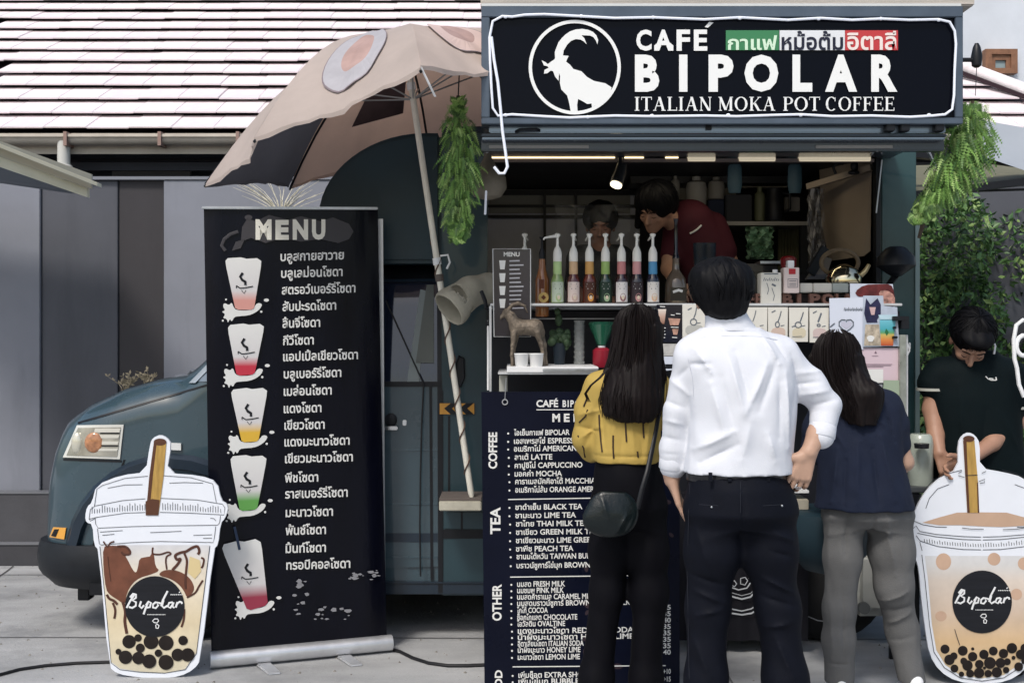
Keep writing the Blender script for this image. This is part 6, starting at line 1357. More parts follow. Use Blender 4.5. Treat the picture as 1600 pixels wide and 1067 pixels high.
b_ = MB(); b_.poly(pl_, [(1374,500),(1399,500),(1395,540),(1376,540)], .004); b_.build('drink_print', mat('layered_drink', (.1,.4,.5), .35, grad=[(0,(.42,.07,.03)),(.22,(.62,.22,.06)),(.42,(.55,.42,.12)),(.5,(.10,.32,.14)),(.65,(.07,.36,.42)),(1,(.16,.48,.58))]), t)
b_ = MB(); b_.poly(pl_, [(1372,492),(1400,492),(1403,499),(1374,499)], .004); b_.poly(pl_, [(1384,513),(1388,519),(1385,525),(1382,519)], .005, 1); b_.build('lid_print', [mat('lid_blue', (.45,.62,.70), .4), mat('leaf_print', (.02,.14,.05), .5)], t)
t = card('pink_notice', 'pale pink notice with fine print and an empty white square below', 'notice', [(1345,543.5),(1405,543.5),(1407,598),(1347,598)], RY-.025, mat('paper_pink', (.60,.47,.52), .5)); pl_ = YP(RY-.025)
b_ = MB()
for y, x0, x1 in ((556,1362,1372),(569,1350,1394),(571,1352,1392),(573,1355,1380)): b_.stroke(pl_, [(x0,y),(x1,y)], .7, .002)
b_.poly(pl_, [(1366,552),(1368,548),(1370,552)], .002); b_.build('print', mat('print_mauve', (.2,.13,.17), .5), t)
b_ = MB(); b_.poly(pl_, [(1353,577),(1380,577),(1380,598),(1353,598)], .001); b_.build('white_square', pw, t)
t = card('green_notice', 'pale green sheet under the pink notice beside the chrome post', 'notice', [(1381,594),(1405,594),(1406,628),(1379,628)], RY-.045, mat('paper_green', (.30,.37,.27), .5))
t = card('lower_panel', 'blank grey white panel below the notices, mostly behind the woman', 'panel', [(1300,600),(1379,600),(1378,640),(1300,640)], RY-.02, mat('panel_grey', (.35,.37,.4), .5))
# kettle
kt = thing('kettle', 'polished steel kettle with a round wooden ring behind it', 'kettle', P(1318,446,5.5)); c = P(1318,446,5.5); k = M(1,5.5)
b_ = MB(); b_.lathe(c, [(22*k,0),(27*k,3*k),(28*k,12*k),(22*k,24*k),(10*k,31*k),(5*k,33*k)], 24); b_.build('body', mat('kettle_steel', (.68,.60,.42), .12, 1., .1, 8), kt, smooth=True)
b_ = MB(); b_.tube([(c.x+22*k,c.y,c.z+12*k),(c.x+32*k,c.y-.02,c.z+22*k),(c.x+38*k,c.y-.02,c.z+32*k)], [5*k,4*k,3*k], 10); b_.build('spout', mat('spout_brass', (.5,.42,.25), .3, .8), kt, smooth=True)
b_ = MB(); b_.tube([(c.x-2*k+29*k*math.cos(a), c.y+.04, c.z+36*k+20*k*math.sin(a)) for a in [k2*math.pi/14 for k2 in range(28)]], 3.6*k, 8, closed=True); b_.build('ring_handle', mat('ring_wood', (.16,.115,.07), .6, 0, .3, 16), kt, smooth=True)
# things near the ground on the right
v = Vol((1.45,5.35,.0), (2.15,5.9,.55), .012)
jb = thing('water_container', 'pale plastic water container with a round cap behind the woman in grey trousers', 'container', P(1385,965,5.55))
b_ = MB(); b_.pbox(1332,1436,858,966,5.45,5.75); b_.build('body', mat('container_pale', (.42,.43,.41), .5, 0, .12, 6), jb, bevel=.05)
b_ = MB(); q = P(1348,948,5.45); b_.tube([q, q-Vector((0,.03,0))], .028, 16); b_.build('cap', mat('cap_dark', (.16,.17,.17), .5), jb, bevel=.003)
b_ = MB(); b_.pbox(1228,1264,780,797,4.95,5.2); simple('side_tray', 'beige edged tray jutting from the counter beside the man\'s right hand', 'tray', b_, mat('tray_beige', (.40,.37,.30), .6), bevel=.004)
b_ = MB(); b_.pbox(1232,1264,766,770,4.95,5.2); simple('side_rail', 'thin white rail just above the beige side tray', 'rail', b_, white)
b_ = MB(); b_.lathe((P(1293,0,4.98).x,4.98,P(0,896,4.98).z), [(.02,0),(.10,.02),(.17,.10),(.20,.20),(.19,.27),(.17,.28)], 24); simple('teal_tub', 'dark teal round tub standing in front of the woman in navy', 'tub', b_, mat('tub_teal', (.012,.03,.042), .5), smooth=True)
tb_ = thing('work_table', 'small table with a clear jar where the man in the dark polo works', 'table', P(1500,1030,5.05))
b_ = MB(); b_.pbox(1420,1700,762,770,4.99,5.32); b_.build('table_top', mat('table_dark', (.05,.055,.06), .5), tb_, bevel=.004)
for px, Y_ in ((1426,5.0),(1690,5.0),(1426,5.3),(1690,5.3)):
    b_ = MB(); q = P(px,770,5.0); b_.box(q.x,q.x+.03,Y_,Y_+.02,0,q.z-.002); b_.build('leg', black, tb_)
b_ = MB(); c = P(1438,762,5.1); b_.lathe(c, [(.05,0),(.055,.01),(.056,.20),(.05,.23),(.04,.24)], 20); jr = simple('clear_jar', 'cloudy clear jar on the table left of the working man\'s hands', 'jar', b_, mat('jar_cloudy', (.36,.40,.35), .2, 0, .15, 8, coat=.6), smooth=True)
b_ = MB(); b_.lathe(P(1440,700,5.0), [(.03,0),(.032,.02)], 14); simple('jar_clip', 'tiny dark clip at the top of the clear jar', 'clip', b_, black)
wc = MB(); cur = [(1612,505),(1598,500),(1588,508),(1584,530),(1585,560),(1589,575),(1592,600),(1600,620)]
wc.tube([P(x,y,4.95) for x,y in cur], .009, 8); wc.tube([P(1600+12*math.cos(a),540+16*math.sin(a),4.95) for a in [k*.5 for k in range(13)]], .010, 8, closed=True)
simple('white_tube', 'white coiled tube hanging at the right edge of the photo', 'tube', wc, white, smooth=True)
# ------------------------------------------------------------------ people
from mathutils.bvhtree import BVHTree
from mathutils import Euler
skin_m = mat('skin_light', (.46,.29,.21), .5, 0, .08, 12, bump=.08, bs=90, spec=.4)
skin_t = mat('skin_tan', (.36,.20,.135), .5, 0, .08, 12, bump=.08, bs=90, spec=.4)
hairm = mat('hair_black', (.003,.003,.0042), .6, 0, .25, 40, spec=.14, stretch=(3,3,.5))
hairb = mat('hair_brown_black', (.0065,.004,.004), .58, 0, .4, 30, spec=.16, stretch=(4,4,.4))
eyew = mat('eye_white', (.6,.6,.58), .2); eyed = mat('eye_dark', (.01,.008,.007), .1)
def hit(objs, px, py, e=.002):
    o = Vector((0,0,CZ)); d = Vector(((px-800)/FPX, 1, -(py-520)/FPX)).normalized(); best = None
    for ob in (objs if isinstance(objs, list) else [objs]):
        if '_bvh' not in MATS: MATS['_bvh'] = {}
        c = MATS['_bvh']
        if ob.name not in c: c[ob.name] = BVHTree.FromPolygons([v.co+OFF[ob.name] for v in ob.data.vertices], [tuple(p.vertices) for p in ob.data.polygons])
        r = c[ob.name].ray_cast(o, d)
        if r[0] is not None and (best is None or r[3] < best[1]): best = (r[0]-d*e, r[3])
    return best[0] if best else None
def head(v, c, yaw, pitch=0, roll=0, s=1.):
    Rm = (Matrix.Rotation(yaw, 3, 'Z') @ Matrix.Rotation(roll, 3, 'Y') @ Matrix.Rotation(pitch, 3, 'X'))
    T = lambda x, y, z: Vector(c)+Rm @ Vector((x, y, z))*s
    E = lambda p_, r, k=.012, op='u': v.ell(T(*p_), [q*s for q in r], k*s, op, Rm)
    E((0,.012,.03), (.074,.093,.084)); E((0,-.022,-.045), (.056,.066,.068), .03); E((0,-.062,-.092), (.022,.02,.02), .03)
    v.cap(T(0,-.084,.0), T(0,-.106,-.034), .007*s, .012*s, .012*s); E((0,-.092,-.04), (.017,.01,.008), .008)
    for q in (-1, 1):
        E((q*.074,.006,-.012), (.010,.020,.031), .006); E((q*.033,-.100,.004), (.016,.014,.010), .010, 's')
        v.cap(T(q*.012,-.088,.022), T(q*.045,-.078,.024), .007*s, .006*s, .014*s); E((q*.038,-.062,-.025), (.02,.02,.018), .02)
    E((0,-.083,-.062), (.021,.010,.006), .005); E((0,-.081,-.071), (.018,.010,.006), .005)
    return T, Rm
def face_parts(par, T, s=1., mask=None):
    for q in (-1, 1):
        if mask:
            b_ = MB(); b_.tube([T(q*.020,-.090,-.004), T(q*.032,-.091,-.008), T(q*.045,-.083,-.004)], [.001,.0022,.001], 6); b_.build('eyelashes', hairm, par)
            b_ = MB(); b_.tube([T(q*.014,-.096,.020), T(q*.032,-.094,.026), T(q*.048,-.083,.021)], [.002,.003,.0015], 6); b_.build('eyebrow', hairm, par)
            continue
        b_ = MB(); b_.ball(T(q*.032,-.078,.003), .012*s, 12, 8); e = b_.build('eye', eyew, par, smooth=True)
        b_ = MB(); b_.ball(T(q*.032,-.0855,.002), .0055*s, 10, 6); b_.build('iris', eyed, e, smooth=True)
        b_ = MB(); b_.tube([T(q*.014,-.094,.020), T(q*.032,-.093,.026), T(q*.048,-.082,.021)], [.002,.003,.0015], 6); b_.build('eyebrow', hairm, par)
def hand(v, Wp, d, t, curl, s=1., bend=(.35,.5,.4), spread=.10, thumb=(.75,.65,0), k=.010, rad=1.0):
    d = Vector(d).normalized(); t = Vector(t); t = (t-d*t.dot(d)).normalized(); n = Vector(curl); n = (n-d*n.dot(d)-t*n.dot(t)).normalized()
    Wp = Vector(Wp)
    for i, (o, L_, l2) in enumerate(((.028,.088,.072),(.009,.090,.080),(-.011,.086,.074),(-.029,.080,.058))):
        kn = Wp+d*L_*s+t*o*s
        v.cap(Wp+t*o*.45*s, kn, .0155*s, .0118*s*rad, k)
        dd = (d+t*spread*(o/.03)).normalized(); p_ = kn; a = 0; r0 = .0098*s*rad
        for j, f_ in enumerate((.45,.31,.24)):
            a += bend[j]*(1+.10*i); dj = (dd*math.cos(a)+n*math.sin(a)).normalized(); q = p_+dj*l2*f_*s
            v.cap(p_, q, r0, r0*.92, .0025); p_ = q; r0 *= .92
    b0 = Wp+d*.022*s+t*.022*s; b1 = b0+(t*thumb[0]+d*thumb[1]+n*thumb[2]).normalized()*.042*s
    b2_ = b1+(t*thumb[0]*.6+d*thumb[1]+n*(thumb[2]+.15)).normalized()*.034*s; b3 = b2_+(t*thumb[0]*.4+d*thumb[1]+n*(thumb[2]+.3)).normalized()*.026*s
    v.cap(b0, b1, .019*s, .013*s, .012); v.cap(b1, b2_, .0125*s, .011*s, .004); v.cap(b2_, b3, .011*s, .009*s, .003)
def short_hair(par, c, r, n, seed, mtl, phi=(0, 6.283), drop=2.0, crown=(0,0), fuzz=.006, Rm=None, rad=.0013):
    R2 = random.Random(seed); b_ = MB(); c = Vector(c)
    for i in range(n):
        a = R2.uniform(*phi); th0 = R2.uniform(.02, 1.2); th1 = min(drop, th0+R2.uniform(.5,1.1)); sw = R2.uniform(-.25,.45); lift = R2.uniform(0, fuzz); fly = max(0, R2.gauss(-.6,.8))
        pts = []
        for j in range(7):
            t = j/6; th = th0+(th1-th0)*t; aa = a+sw*t; q = Vector((r[0]*math.sin(th)*math.cos(aa), r[1]*math.sin(th)*math.sin(aa), r[2]*math.cos(th)))
            q *= 1+(.006+lift*6*math.sin(math.pi*t)*.5)+(fly*t*t*.10); q += Vector((crown[0]*(1-t)*.0, 0, 0))
            pts.append(c+(Rm @ q if Rm else q))
        b_.tube(pts, [rad, rad*1.4, rad*1.5, rad*1.5, rad*1.3, rad, rad*.3], 4)
    return b_.build('hair_strands', mtl, par, smooth=True, kind='stuff')
def long_hair(par, rows, Yc, n, seed, mtl, r=.0017, dep=.09, wave=4, end=.12):
    # rows: (py, xl, xr, depth) silhouette of the fall of hair, seen from the camera side
    R2 = random.Random(seed); b_ = MB(); ys = [q[0] for q in rows]
    for i in range(n):
        u = R2.uniform(-1, 1); u = math.copysign(abs(u)**.9, u); t1 = 1-R2.random()**2*end-abs(u)*.05; t0 = R2.uniform(0, .35)**1.3; ph = R2.uniform(0, 6.28); pts = []; fr = R2.uniform(1.5,3)
        lay = R2.uniform(.72, 1.03); fly = max(0, R2.gauss(-4,6))
        for j in range(15):
            t = t0+(t1-t0)*j/14; y = ys[0]+(ys[-1]-ys[0])*t
            xl = float(np.interp(y, ys, [q[1] for q in rows])); xr = float(np.interp(y, ys, [q[2] for q in rows])); dp = float(np.interp(y, ys, [q[3] for q in rows]))
            x = (xl+xr)/2+u*(xr-xl)/2*(.98)+fly*t*t*math.copysign(1,u)+wave*t*t*math.sin(ph+fr*t*4)
            pts.append(P(x, y, Yc-dp*lay*math.sqrt(max(0, 1-min(1,u*u*.96)))))
        b_.tube(pts, [r*.6]+[r]*12+[r*.7, r*.2], 4)
    return b_.build('hair_strands', mtl, par, smooth=True, kind='stuff')
def shoe(par, p_, d, m_, s=1.):
    v = Vol((p_[0]-.2,p_[1]-.22,-.01), (p_[0]+.2,p_[1]+.22,.16), .006); d = Vector((d[0],d[1],0)).normalized(); p_ = Vector((p_[0],p_[1],0))
    v.cap(p_-d*.05+Vector((0,0,.04)), p_+d*.05+Vector((0,0,.045)), .042*s, .045*s, .02); v.cap(p_+d*.05+Vector((0,0,.038)), p_+d*.15*s+Vector((0,0,.03)), .044*s, .034*s, .02); v.cap(p_-d*.04+Vector((0,0,.06)), p_-d*.03+Vector((0,0,.10)), .036*s, .038*s, .02)
    v.cutbelow((0,0,.004), (0,0,-1)); v.build('shoe', m_, par, smooth_it=1)
def px(v_, Y): return M(v_, Y)
# ---- the man in the white shirt
Y = 3.9; A_ = lambda x, y, d=0: P(x, y, Y+d); L = lambda y, cx, rx, ry, dy=0: (A_(cx, y).z, A_(cx, y).x, Y+dy, M(rx, Y), ry)
mn = thing('person', 'man with short black hair in a white shirt, back turned, hands on his hips', 'person', A_(1155,1212))
v = Vol((A_(1020,0).x, Y-.25, 0.02), (A_(1325,0).x, Y+.30, A_(0,395).z), .0045)
T, Rm = head(v, A_(1126,464,.01), math.pi-.25, .04)
v.cap(A_(1130,480,.01), A_(1138,525,.0), .052, .058, .02); v.loft([L(525,1145,55,.07), L(560,1150,85,.095), L(700,1153,70,.09), L(760,1155,70,.09), L(800,1155,62,.08)], .02)
v.chain([A_(1078,560), A_(1056,655,.03), A_(1050,735,.07), A_(1050,750,.075)], [.038,.032,.029,.027], .02)
v.chain([A_(1225,560), A_(1290,637,.0), A_(1277,678,-.03), A_(1264,706,-.05)], [.038,.034,.033,.027], .015)
hand(v, A_(1263,708,-.05), (-.34,-.02,-.94), (-.94,-.05,.34), (-.3,1,-.1), 1.0, (.30,.55,.35), .16, (.95,.45,.0), rad=.95)
hand(v, A_(1051,752,.07), (.26,.04,-.96), (.1,1,0), (1,0,.2), .95, (.12,.12,.1), .03, (.3,.9,.1), rad=.95)
v.chain([A_(1120,850), A_(1105,950), A_(1102,1060), A_(1100,1200)], [.06,.042,.04,.035], .02); v.chain([A_(1196,850), A_(1216,950), A_(1227,1060), A_(1234,1200)], [.06,.042,.04,.035], .02)
man_body = v.build('body', skin_m, mn); face_parts(mn, T)
v = Vol((A_(1020,0).x, Y-.28, A_(0,760).z), (A_(1330,0).x, Y+.28, A_(0,490).z), .0045)
v.loft([L(512,1140,42,.070), L(520,1143,58,.080), L(534,1147,84,.098), L(560,1152,95,.118), L(600,1158,88,.132), L(650,1160,83,.135), L(700,1156,82,.130), L(737,1153,84,.135)], .015, 2.3)
v.cap(A_(1085,552), A_(1215,550), .056, .060, .03, sy=.95)
v.chain([A_(1080,560), A_(1060,640,.03), A_(1053,700,.06), A_(1051,729,.07)], [.056,.048,.046,.045], .02)
v.chain([A_(1224,562), A_(1265,603,.0), A_(1291,634,.0)], [.060,.054,.050], .025); v.chain([A_(1291,634,.0), A_(1284,681,-.03)], [.050,.043], .010)
cr = lambda x, y, d=-.12: A_(1010+x/2.9625, 380+y/2.9625, d)
for a, b, w_, am in (((375,500),(445,770),.018,.009),((415,500),(480,740),.016,-.007),((560,560),(455,790),.020,.010),((610,540),(520,780),.018,-.006),((240,500),(300,600),.016,.009),((215,560),(300,560),.012,-.006),((545,420),(620,560),.014,.008),((580,410),(660,540),.012,-.006),((300,650),(360,880),.022,.008),((350,620),(400,850),.018,-.006),((400,870),(230,960),.022,.009),((420,930),(260,1020),.018,-.007),((650,600),(670,950),.018,.008),((620,640),(620,900),.02,-.006),((480,820),(440,1000),.03,.007),((330,410),(560,412),.007,-.004),((690,520),(740,690),.018,-.008),((560,880),(600,1010),.022,.008)):
    v.crease(cr(*a), cr(*b), w_*.9, am*1.7)
for a, b, w_, am in (((690,600),(820,590),.014,.009),((700,650),(800,640),.012,-.009),((720,700),(840,680),.013,.009),((760,750),(880,720),.012,-.006),((100,620),(190,700),.014,.008),((90,730),(170,760),.014,-.008),((80,820),(165,840),.014,.008),((70,900),(160,915),.012,-.007),((200,560),(130,640),.014,-.007),((760,830),(870,850),.006,-.004),((70,980),(160,985),.006,-.004)):
    v.crease(cr(*a, -.03), cr(*b, -.03), w_*.9, am*.95)
v.wrinkle(.0020, 24, 3, 1.3, .45); v.wrinkle(.0012, 60, 9, 1.2, .6)
v.cutbelow(A_(0,737), (0,0,-1)) if False else None
cutl = A_(1050,729,.07)
shirt_m = mat('shirt_white', (.67,.69,.745), .8, 0, .03, 10, bump=.15, bs=260)
shirt = v.build('shirt', shirt_m, mn, smooth_it=1)
for a, b, r0, r1 in ((A_(1052,712,.064), A_(1051,731,.07), .047, .048), (A_(1286,664,-.02), A_(1283,683,-.03), .0455, .046)):
    b_ = MB(); b_.tube([a, a.lerp(b,.1), a.lerp(b,.5), a.lerp(b,.95), b], [r0*.96, r0, r0*1.01, r1, r1*.97], 28); b_.build('cuff', shirt_m, mn, smooth=True)
v = Vol((A_(1085,0).x, Y-.12, A_(0,525).z), (A_(1195,0).x, Y+.12, A_(0,478).z), .0035)
v.loft([L(518,1143,44,.078), L(508,1140,38,.074), L(496,1136,34,.070), L(487,1134,31,.066)], .004); v.put((A_(1100,0).x,Y-.1,A_(0,500).z), (A_(1175,0).x,Y+.1,A_(0,470).z), lambda X,Yy,Z: np.maximum(np.sqrt(((X-A_(1134,0).x)/.062)**2+((Yy-Y)/.060)**2)-1, 0)*.06-.0+(Z*0) + np.where(np.sqrt(((X-A_(1134,0).x)/.062)**2+((Yy-Y)/.060)**2)<1, (np.sqrt(((X-A_(1134,0).x)/.062)**2+((Yy-Y)/.060)**2)-1)*.06, 0), .004, 's')
v.build('collar', shirt_m, mn)
v = Vol((A_(1060,0).x, Y-.2, A_(0,510).z), (A_(1195,0).x, Y+.2, A_(0,395).z), .004)
v.ell(A_(1127,447,-.015), (.103,.108,.100), .02); v.ell(A_(1134,478,-.03), (.070,.075,.055), .03); v.ell(A_(1105,435,-.01), (.06,.08,.05), .03); v.ell(A_(1152,440,-.01), (.055,.08,.06), .03)
v.ell(A_(1120,475,.12), (.075,.07,.11), .02, 's'); v.wrinkle(.0022, 70, 2, 1.5, .4); v.wrinkle(.0015, 150, 5, 1.5, .35)
v.build('hair', hairm, mn, smooth_it=0); short_hair(mn, A_(1128,450,-.012), (.104,.110,.104), 520, 4, hairm, drop=2.1)
v = Vol((A_(1045,0).x, Y-.22, .0), (A_(1290,0).x, Y+.25, A_(0,725).z), .006)
v.loft([L(732,1152,76,.118), L(760,1155,80,.130,-.01), L(800,1157,83,.140,-.01), L(822,1157,66,.105)], .06)
v.chain([A_(1115,800), A_(1113,860), A_(1106,950,.01), A_(1103,1060), A_(1101,1195)], [.092,.087,.068,.065,.075], .05); v.chain([A_(1198,800), A_(1203,860), A_(1215,950,.01), A_(1227,1060), A_(1236,1195)], [.092,.086,.068,.070,.079], .05)
for a, b, w_, am in (((1205,830),(1240,845),.012,.007),((1205,860),(1238,870),.012,-.006),((1195,905),(1245,930),.012,.008),((1195,935),(1245,950),.012,-.007),((1085,925),(1135,945),.012,.008),((1080,900),(1130,915),.012,-.006),((1090,965),(1130,955),.012,.007),((1155,760),(1157,840),.008,-.006),((1200,985),(1240,975),.014,.007),((1215,1000),(1240,1060),.018,.008),((1085,1000),(1110,1060),.018,.007),((1090,830),(1110,900),.02,.006)):
    v.crease(A_(a[0],a[1],-.09), A_(b[0],b[1],-.09), w_*.8, am*1.7)
v.wrinkle(.0022, 22, 7); trm = mat('trousers_navy', (.0038,.0048,.0095), .7, 0, .15, 18, bump=.1, bs=200, spec=.12); man_tr = v.build('trousers', trm, mn)
b_ = MB(); rows = [[(A_(1152,0).x+(M(79,Y)+.0)*math.cos(a)*f_, Y+.122*math.sin(a)*f_, A_(0,y).z) for a in [2*math.pi*k/36 for k in range(36)]] for y, f_ in ((749,1.0),(748.5,1.015),(736,1.015),(735.5,1.0))]
b_.sheet(rows, closed=True); b_.build('belt', mat('belt_black', (.012,.012,.015), .3, coat=.4), mn, smooth=True)
def seam(ob, L_, par, m_, r=.0012, name='seam'):
    q = [hit(ob, x, y, .0005) for x, y in L_]
    if all(q): b_ = MB(); b_.tube(q, r, 5); b_.build(name, m_, par)
tm_ = mat('seam_navy', (.012,.014,.022), .8)
for L_ in ([(1157,752),(1157,775),(1157,800),(1157,825)],[(1092,788),(1108,789),(1122,790)],[(1192,790),(1208,789),(1222,788)],[(1078,755),(1076,800),(1075,850),(1074,900),(1075,950),(1076,1010),(1077,1060)]): seam(man_tr, L_, mn, tm_)
for L_ in ([(1112,788)],[(1222,786)]):
    h_ = hit(man_tr, L_[0][0], L_[0][1]+4, .003)
    if h_: b_ = MB(); b_.ball(h_, .004, 8, 6); b_.build('pocket_button', steel, mn, smooth=True)
for x in (1110,1140,1200):
    h0_, h1_ = A_(x,738,-.120 if x < 1180 else -.108), A_(x,752,-.126 if x < 1180 else -.115); b_ = MB(); b_.bar(h0_, h1_, .012, .006); b_.build('belt_loop', trm, mn)
ss_ = mat('seam_white', (.50,.52,.58), .8)
for L_ in ([(1080,531),(1100,527),(1130,525),(1160,525),(1190,526),(1215,531)],[(1075,560),(1082,590),(1084,620)],[(1236,560),(1243,590),(1246,620)]): seam(shirt, L_, mn, ss_, .0010)
q = A_(1262,775,-.06); b_ = MB(); rc_ = hit(man_body, 1247, 762, .001)
if rc_: b_.tube([rc_+Vector((.010*math.cos(a),-.001,.003*math.sin(a))) for a in [k*.7 for k in range(9)]], .0018, 6, closed=True); b_.build('finger_ring', chrome, mn, smooth=True)
for x in (1101,1236): shoe(mn, A_(x,1200), (0,1), black)
# ---- the woman in the yellow blouse
Y = 4.3; A_ = lambda x, y, d=0: P(x, y, Y+d)
ye = thing('person', 'woman with long black hair in a yellow blouse, back turned, reading the menu', 'person', A_(985,1148))
v = Vol((A_(895,0).x, Y-.22, .02), (A_(1090,0).x, Y+.34, A_(0,468).z), .005)
T, Rm = head(v, A_(996,529,.02), math.pi+.1, .12, s=.96); v.cap(A_(995,545,.01), A_(990,590), .043, .048, .02)
v.loft([L(590,980,40,.06), L(615,980,48,.075), L(690,982,42,.075), L(730,982,40,.075), L(790,982,40,.075)], .02)
v.chain([A_(938,605), A_(918,690,.04), A_(935,700,.22)], [.036,.030,.022], .015); hand(v, A_(936,700,.22), (.3,1,.1), (.3,0,1), (1,0,0), .85, (.4,.5,.4))
v.chain([A_(1028,605), A_(1060,692,.03), A_(1030,700,.22)], [.036,.030,.022], .015); hand(v, A_(1030,700,.22), (-.3,1,.1), (-.3,0,1), (-1,0,0), .85, (.4,.5,.4))
v.chain([A_(957,850), A_(948,924), A_(932,1050), A_(928,1130)], [.045,.035,.032,.03], .02); v.chain([A_(1010,850), A_(1014,924), A_(1008,1050), A_(1005,1130)], [.045,.035,.032,.03], .02)
v.build('body', skin_m, ye); face_parts(ye, T, .96)
v = Vol((A_(885,0).x, Y-.25, A_(0,735).z), (A_(1095,0).x, Y+.28, A_(0,560).z), .0045)
v.loft([L(572,985,28,.055), L(582,982,50,.075), L(600,980,60,.095), L(640,979,54,.110), L(680,979,53,.118), L(708,979,55,.125), L(720,979,52,.12)], .015, 2.2)
v.chain([A_(935,602), A_(922,640,.02), A_(919,685,.04), A_(924,703,.06)], [.050,.054,.056,.045], .025); v.chain([A_(1027,602), A_(1050,650,.02), A_(1062,692,.04), A_(1050,704,.10)], [.048,.048,.046,.04], .025)
for a, b, w_, am in (((905,650),(940,640),.012,.010),((900,668),(938,675),.010,-.010),((905,690),(935,668),.010,.010),((908,712),(925,680),.008,-.008),((940,620),(945,700),.012,-.008),((955,640),(958,715),.014,.007),((985,660),(990,715),.014,.007),((1015,640),(1008,715),.014,.008),((930,712),(1030,712),.010,-.008),((970,680),(968,718),.010,-.005),((1000,690),(1002,718),.009,-.006),((1050,670),(1080,690),.010,.008)): v.crease(A_(a[0],a[1],-.08), A_(b[0],b[1],-.08), w_, am)
v.wrinkle(.0028, 24, 5, 1, .6); bls = v.build('blouse', mat('blouse_yellow', (.43,.30,.075), .75, 0, .06, 10, bump=.1, bs=250), ye)
b_ = MB()
for L_ in ([(936,648),(937,670),(939,690),(941,706)],[(958,680),(958,700),(959,716)],[(977,655),(978,675),(979,690)],[(1005,652),(1005,668),(1006,684)],[(996,705),(997,714)],[(905,660),(915,650),(918,640)],[(903,680),(912,700),(914,714)],[(918,620),(912,635)],[(1068,676),(1076,690)],[(1050,640),(1055,660)]):
    q = [hit(bls, x, y, .0015) for x, y in L_]
    if all(q): b_ = MB(); b_.tube(q, [.0032]*len(q), 6); b_.build('dark_stripe', mat('stripe_brown', (.035,.02,.012), .6), ye)
v = Vol((A_(935,0).x, Y-.2, A_(0,672).z), (A_(1055,0).x, Y+.2, A_(0,465).z), .0045)
v.ell(A_(996,517,-.005), (.092,.102,.100), .02); v.loft([L(512,996,36,.09,-.01), L(545,995,38,.095,-.02), L(580,988,42,.09,-.05), L(620,984,46,.075,-.085), L(645,982,44,.06,-.095), L(656,988,24,.05,-.095)], .03)
v.ell(A_(996,535,.13), (.07,.08,.12), .02, 's'); v.wrinkle(.0035, 45, 3, 2.2, .15); v.wrinkle(.002, 110, 6, 2.2, .12)
v.build('hair', hairb, ye, smooth_it=0)
long_hair(ye, [(474,988,1004,.09),(480,972,1020,.105),(495,962,1031,.12),(520,958,1034,.125),(560,950,1037,.13),(590,940,1041,.135),(625,932,1036,.16),(662,938,1028,.16)], Y, 620, 8, hairb, wave=7, end=.3)
b_ = MB()
for k in range(7): b_.tube([A_(948+k*.6,575,-.10), A_(936+k*.5,590,-.11), A_(922+k*.4,602,-.11), A_(913+k*.6,615,-.10), A_(918+k*.8,628,-.09)], [.0015,.0018,.0018,.0012,.0005], 4)
b_.build('loose_lock', hairb, ye, smooth=True)
v = Vol((A_(890,0).x, Y-.22, 0), (A_(1060,0).x, Y+.22, A_(0,700).z), .006)
v.loft([L(706,980,46,.105), L(740,981,53,.120), L(790,982,57,.130), L(820,982,44,.10)], .06)
v.chain([A_(956,800), A_(953,860), A_(948,924), A_(932,1060), A_(928,1130)], [.076,.072,.058,.058,.06], .045); v.chain([A_(1010,800), A_(1012,860), A_(1015,924), A_(1009,1060), A_(1005,1130)], [.076,.072,.064,.055,.056], .045); v.wrinkle(.003, 20, 2); v.wrinkle(.0015, 50, 4, 1, .5)
v.build('trousers', mat('trousers_black', (.003,.003,.005), .7, 0, .15, 18, spec=.1), ye)
for x in (928,1005): shoe(ye, A_(x,1135), (0,1), black, .85)
b_ = MB(); q = [hit(bls, x, y, .006) for x, y in ((1036,592),(1034,615),(1029,645),(1024,675),(1018,705))]; q = [p_ for p_ in q if p_]+[A_(1012,735,-.15), A_(1003,765,-.17), A_(996,795,-.17)]
hb = thing('handbag', 'dark green half moon leather handbag hanging at the hip of the woman in yellow', 'handbag', A_(957,836,-.17))
b_.tube(q, .009, 8, flat=.4); b_.build('strap', black, hb, smooth=True)
v = Vol((A_(905,0).x, Y-.26, A_(0,850).z), (A_(1010,0).x, Y-.06, A_(0,750).z), .004)
v.ell(A_(957,800,-.165), (M(39,Y),.024,M(35,Y)), .01); v.ell(A_(950,812,-.165), (M(38,Y),.030,M(24,Y)), .03); v.crease(A_(940,775,-.2), A_(950,810,-.2), .012, .006); v.crease(A_(965,830,-.2), A_(980,805,-.2), .006, .006); v.crease(A_(975,832,-.2), A_(988,808,-.2), .005, -.005); v.wrinkle(.0012, 40, 4)
v.cutbelow(A_(957,768,-.165), (.06,0,1)); v.build('bag_body', mat('leather_green', (.003,.007,.008), .32, 0, .2, 12, bump=.25, bs=60, coat=.15), hb)
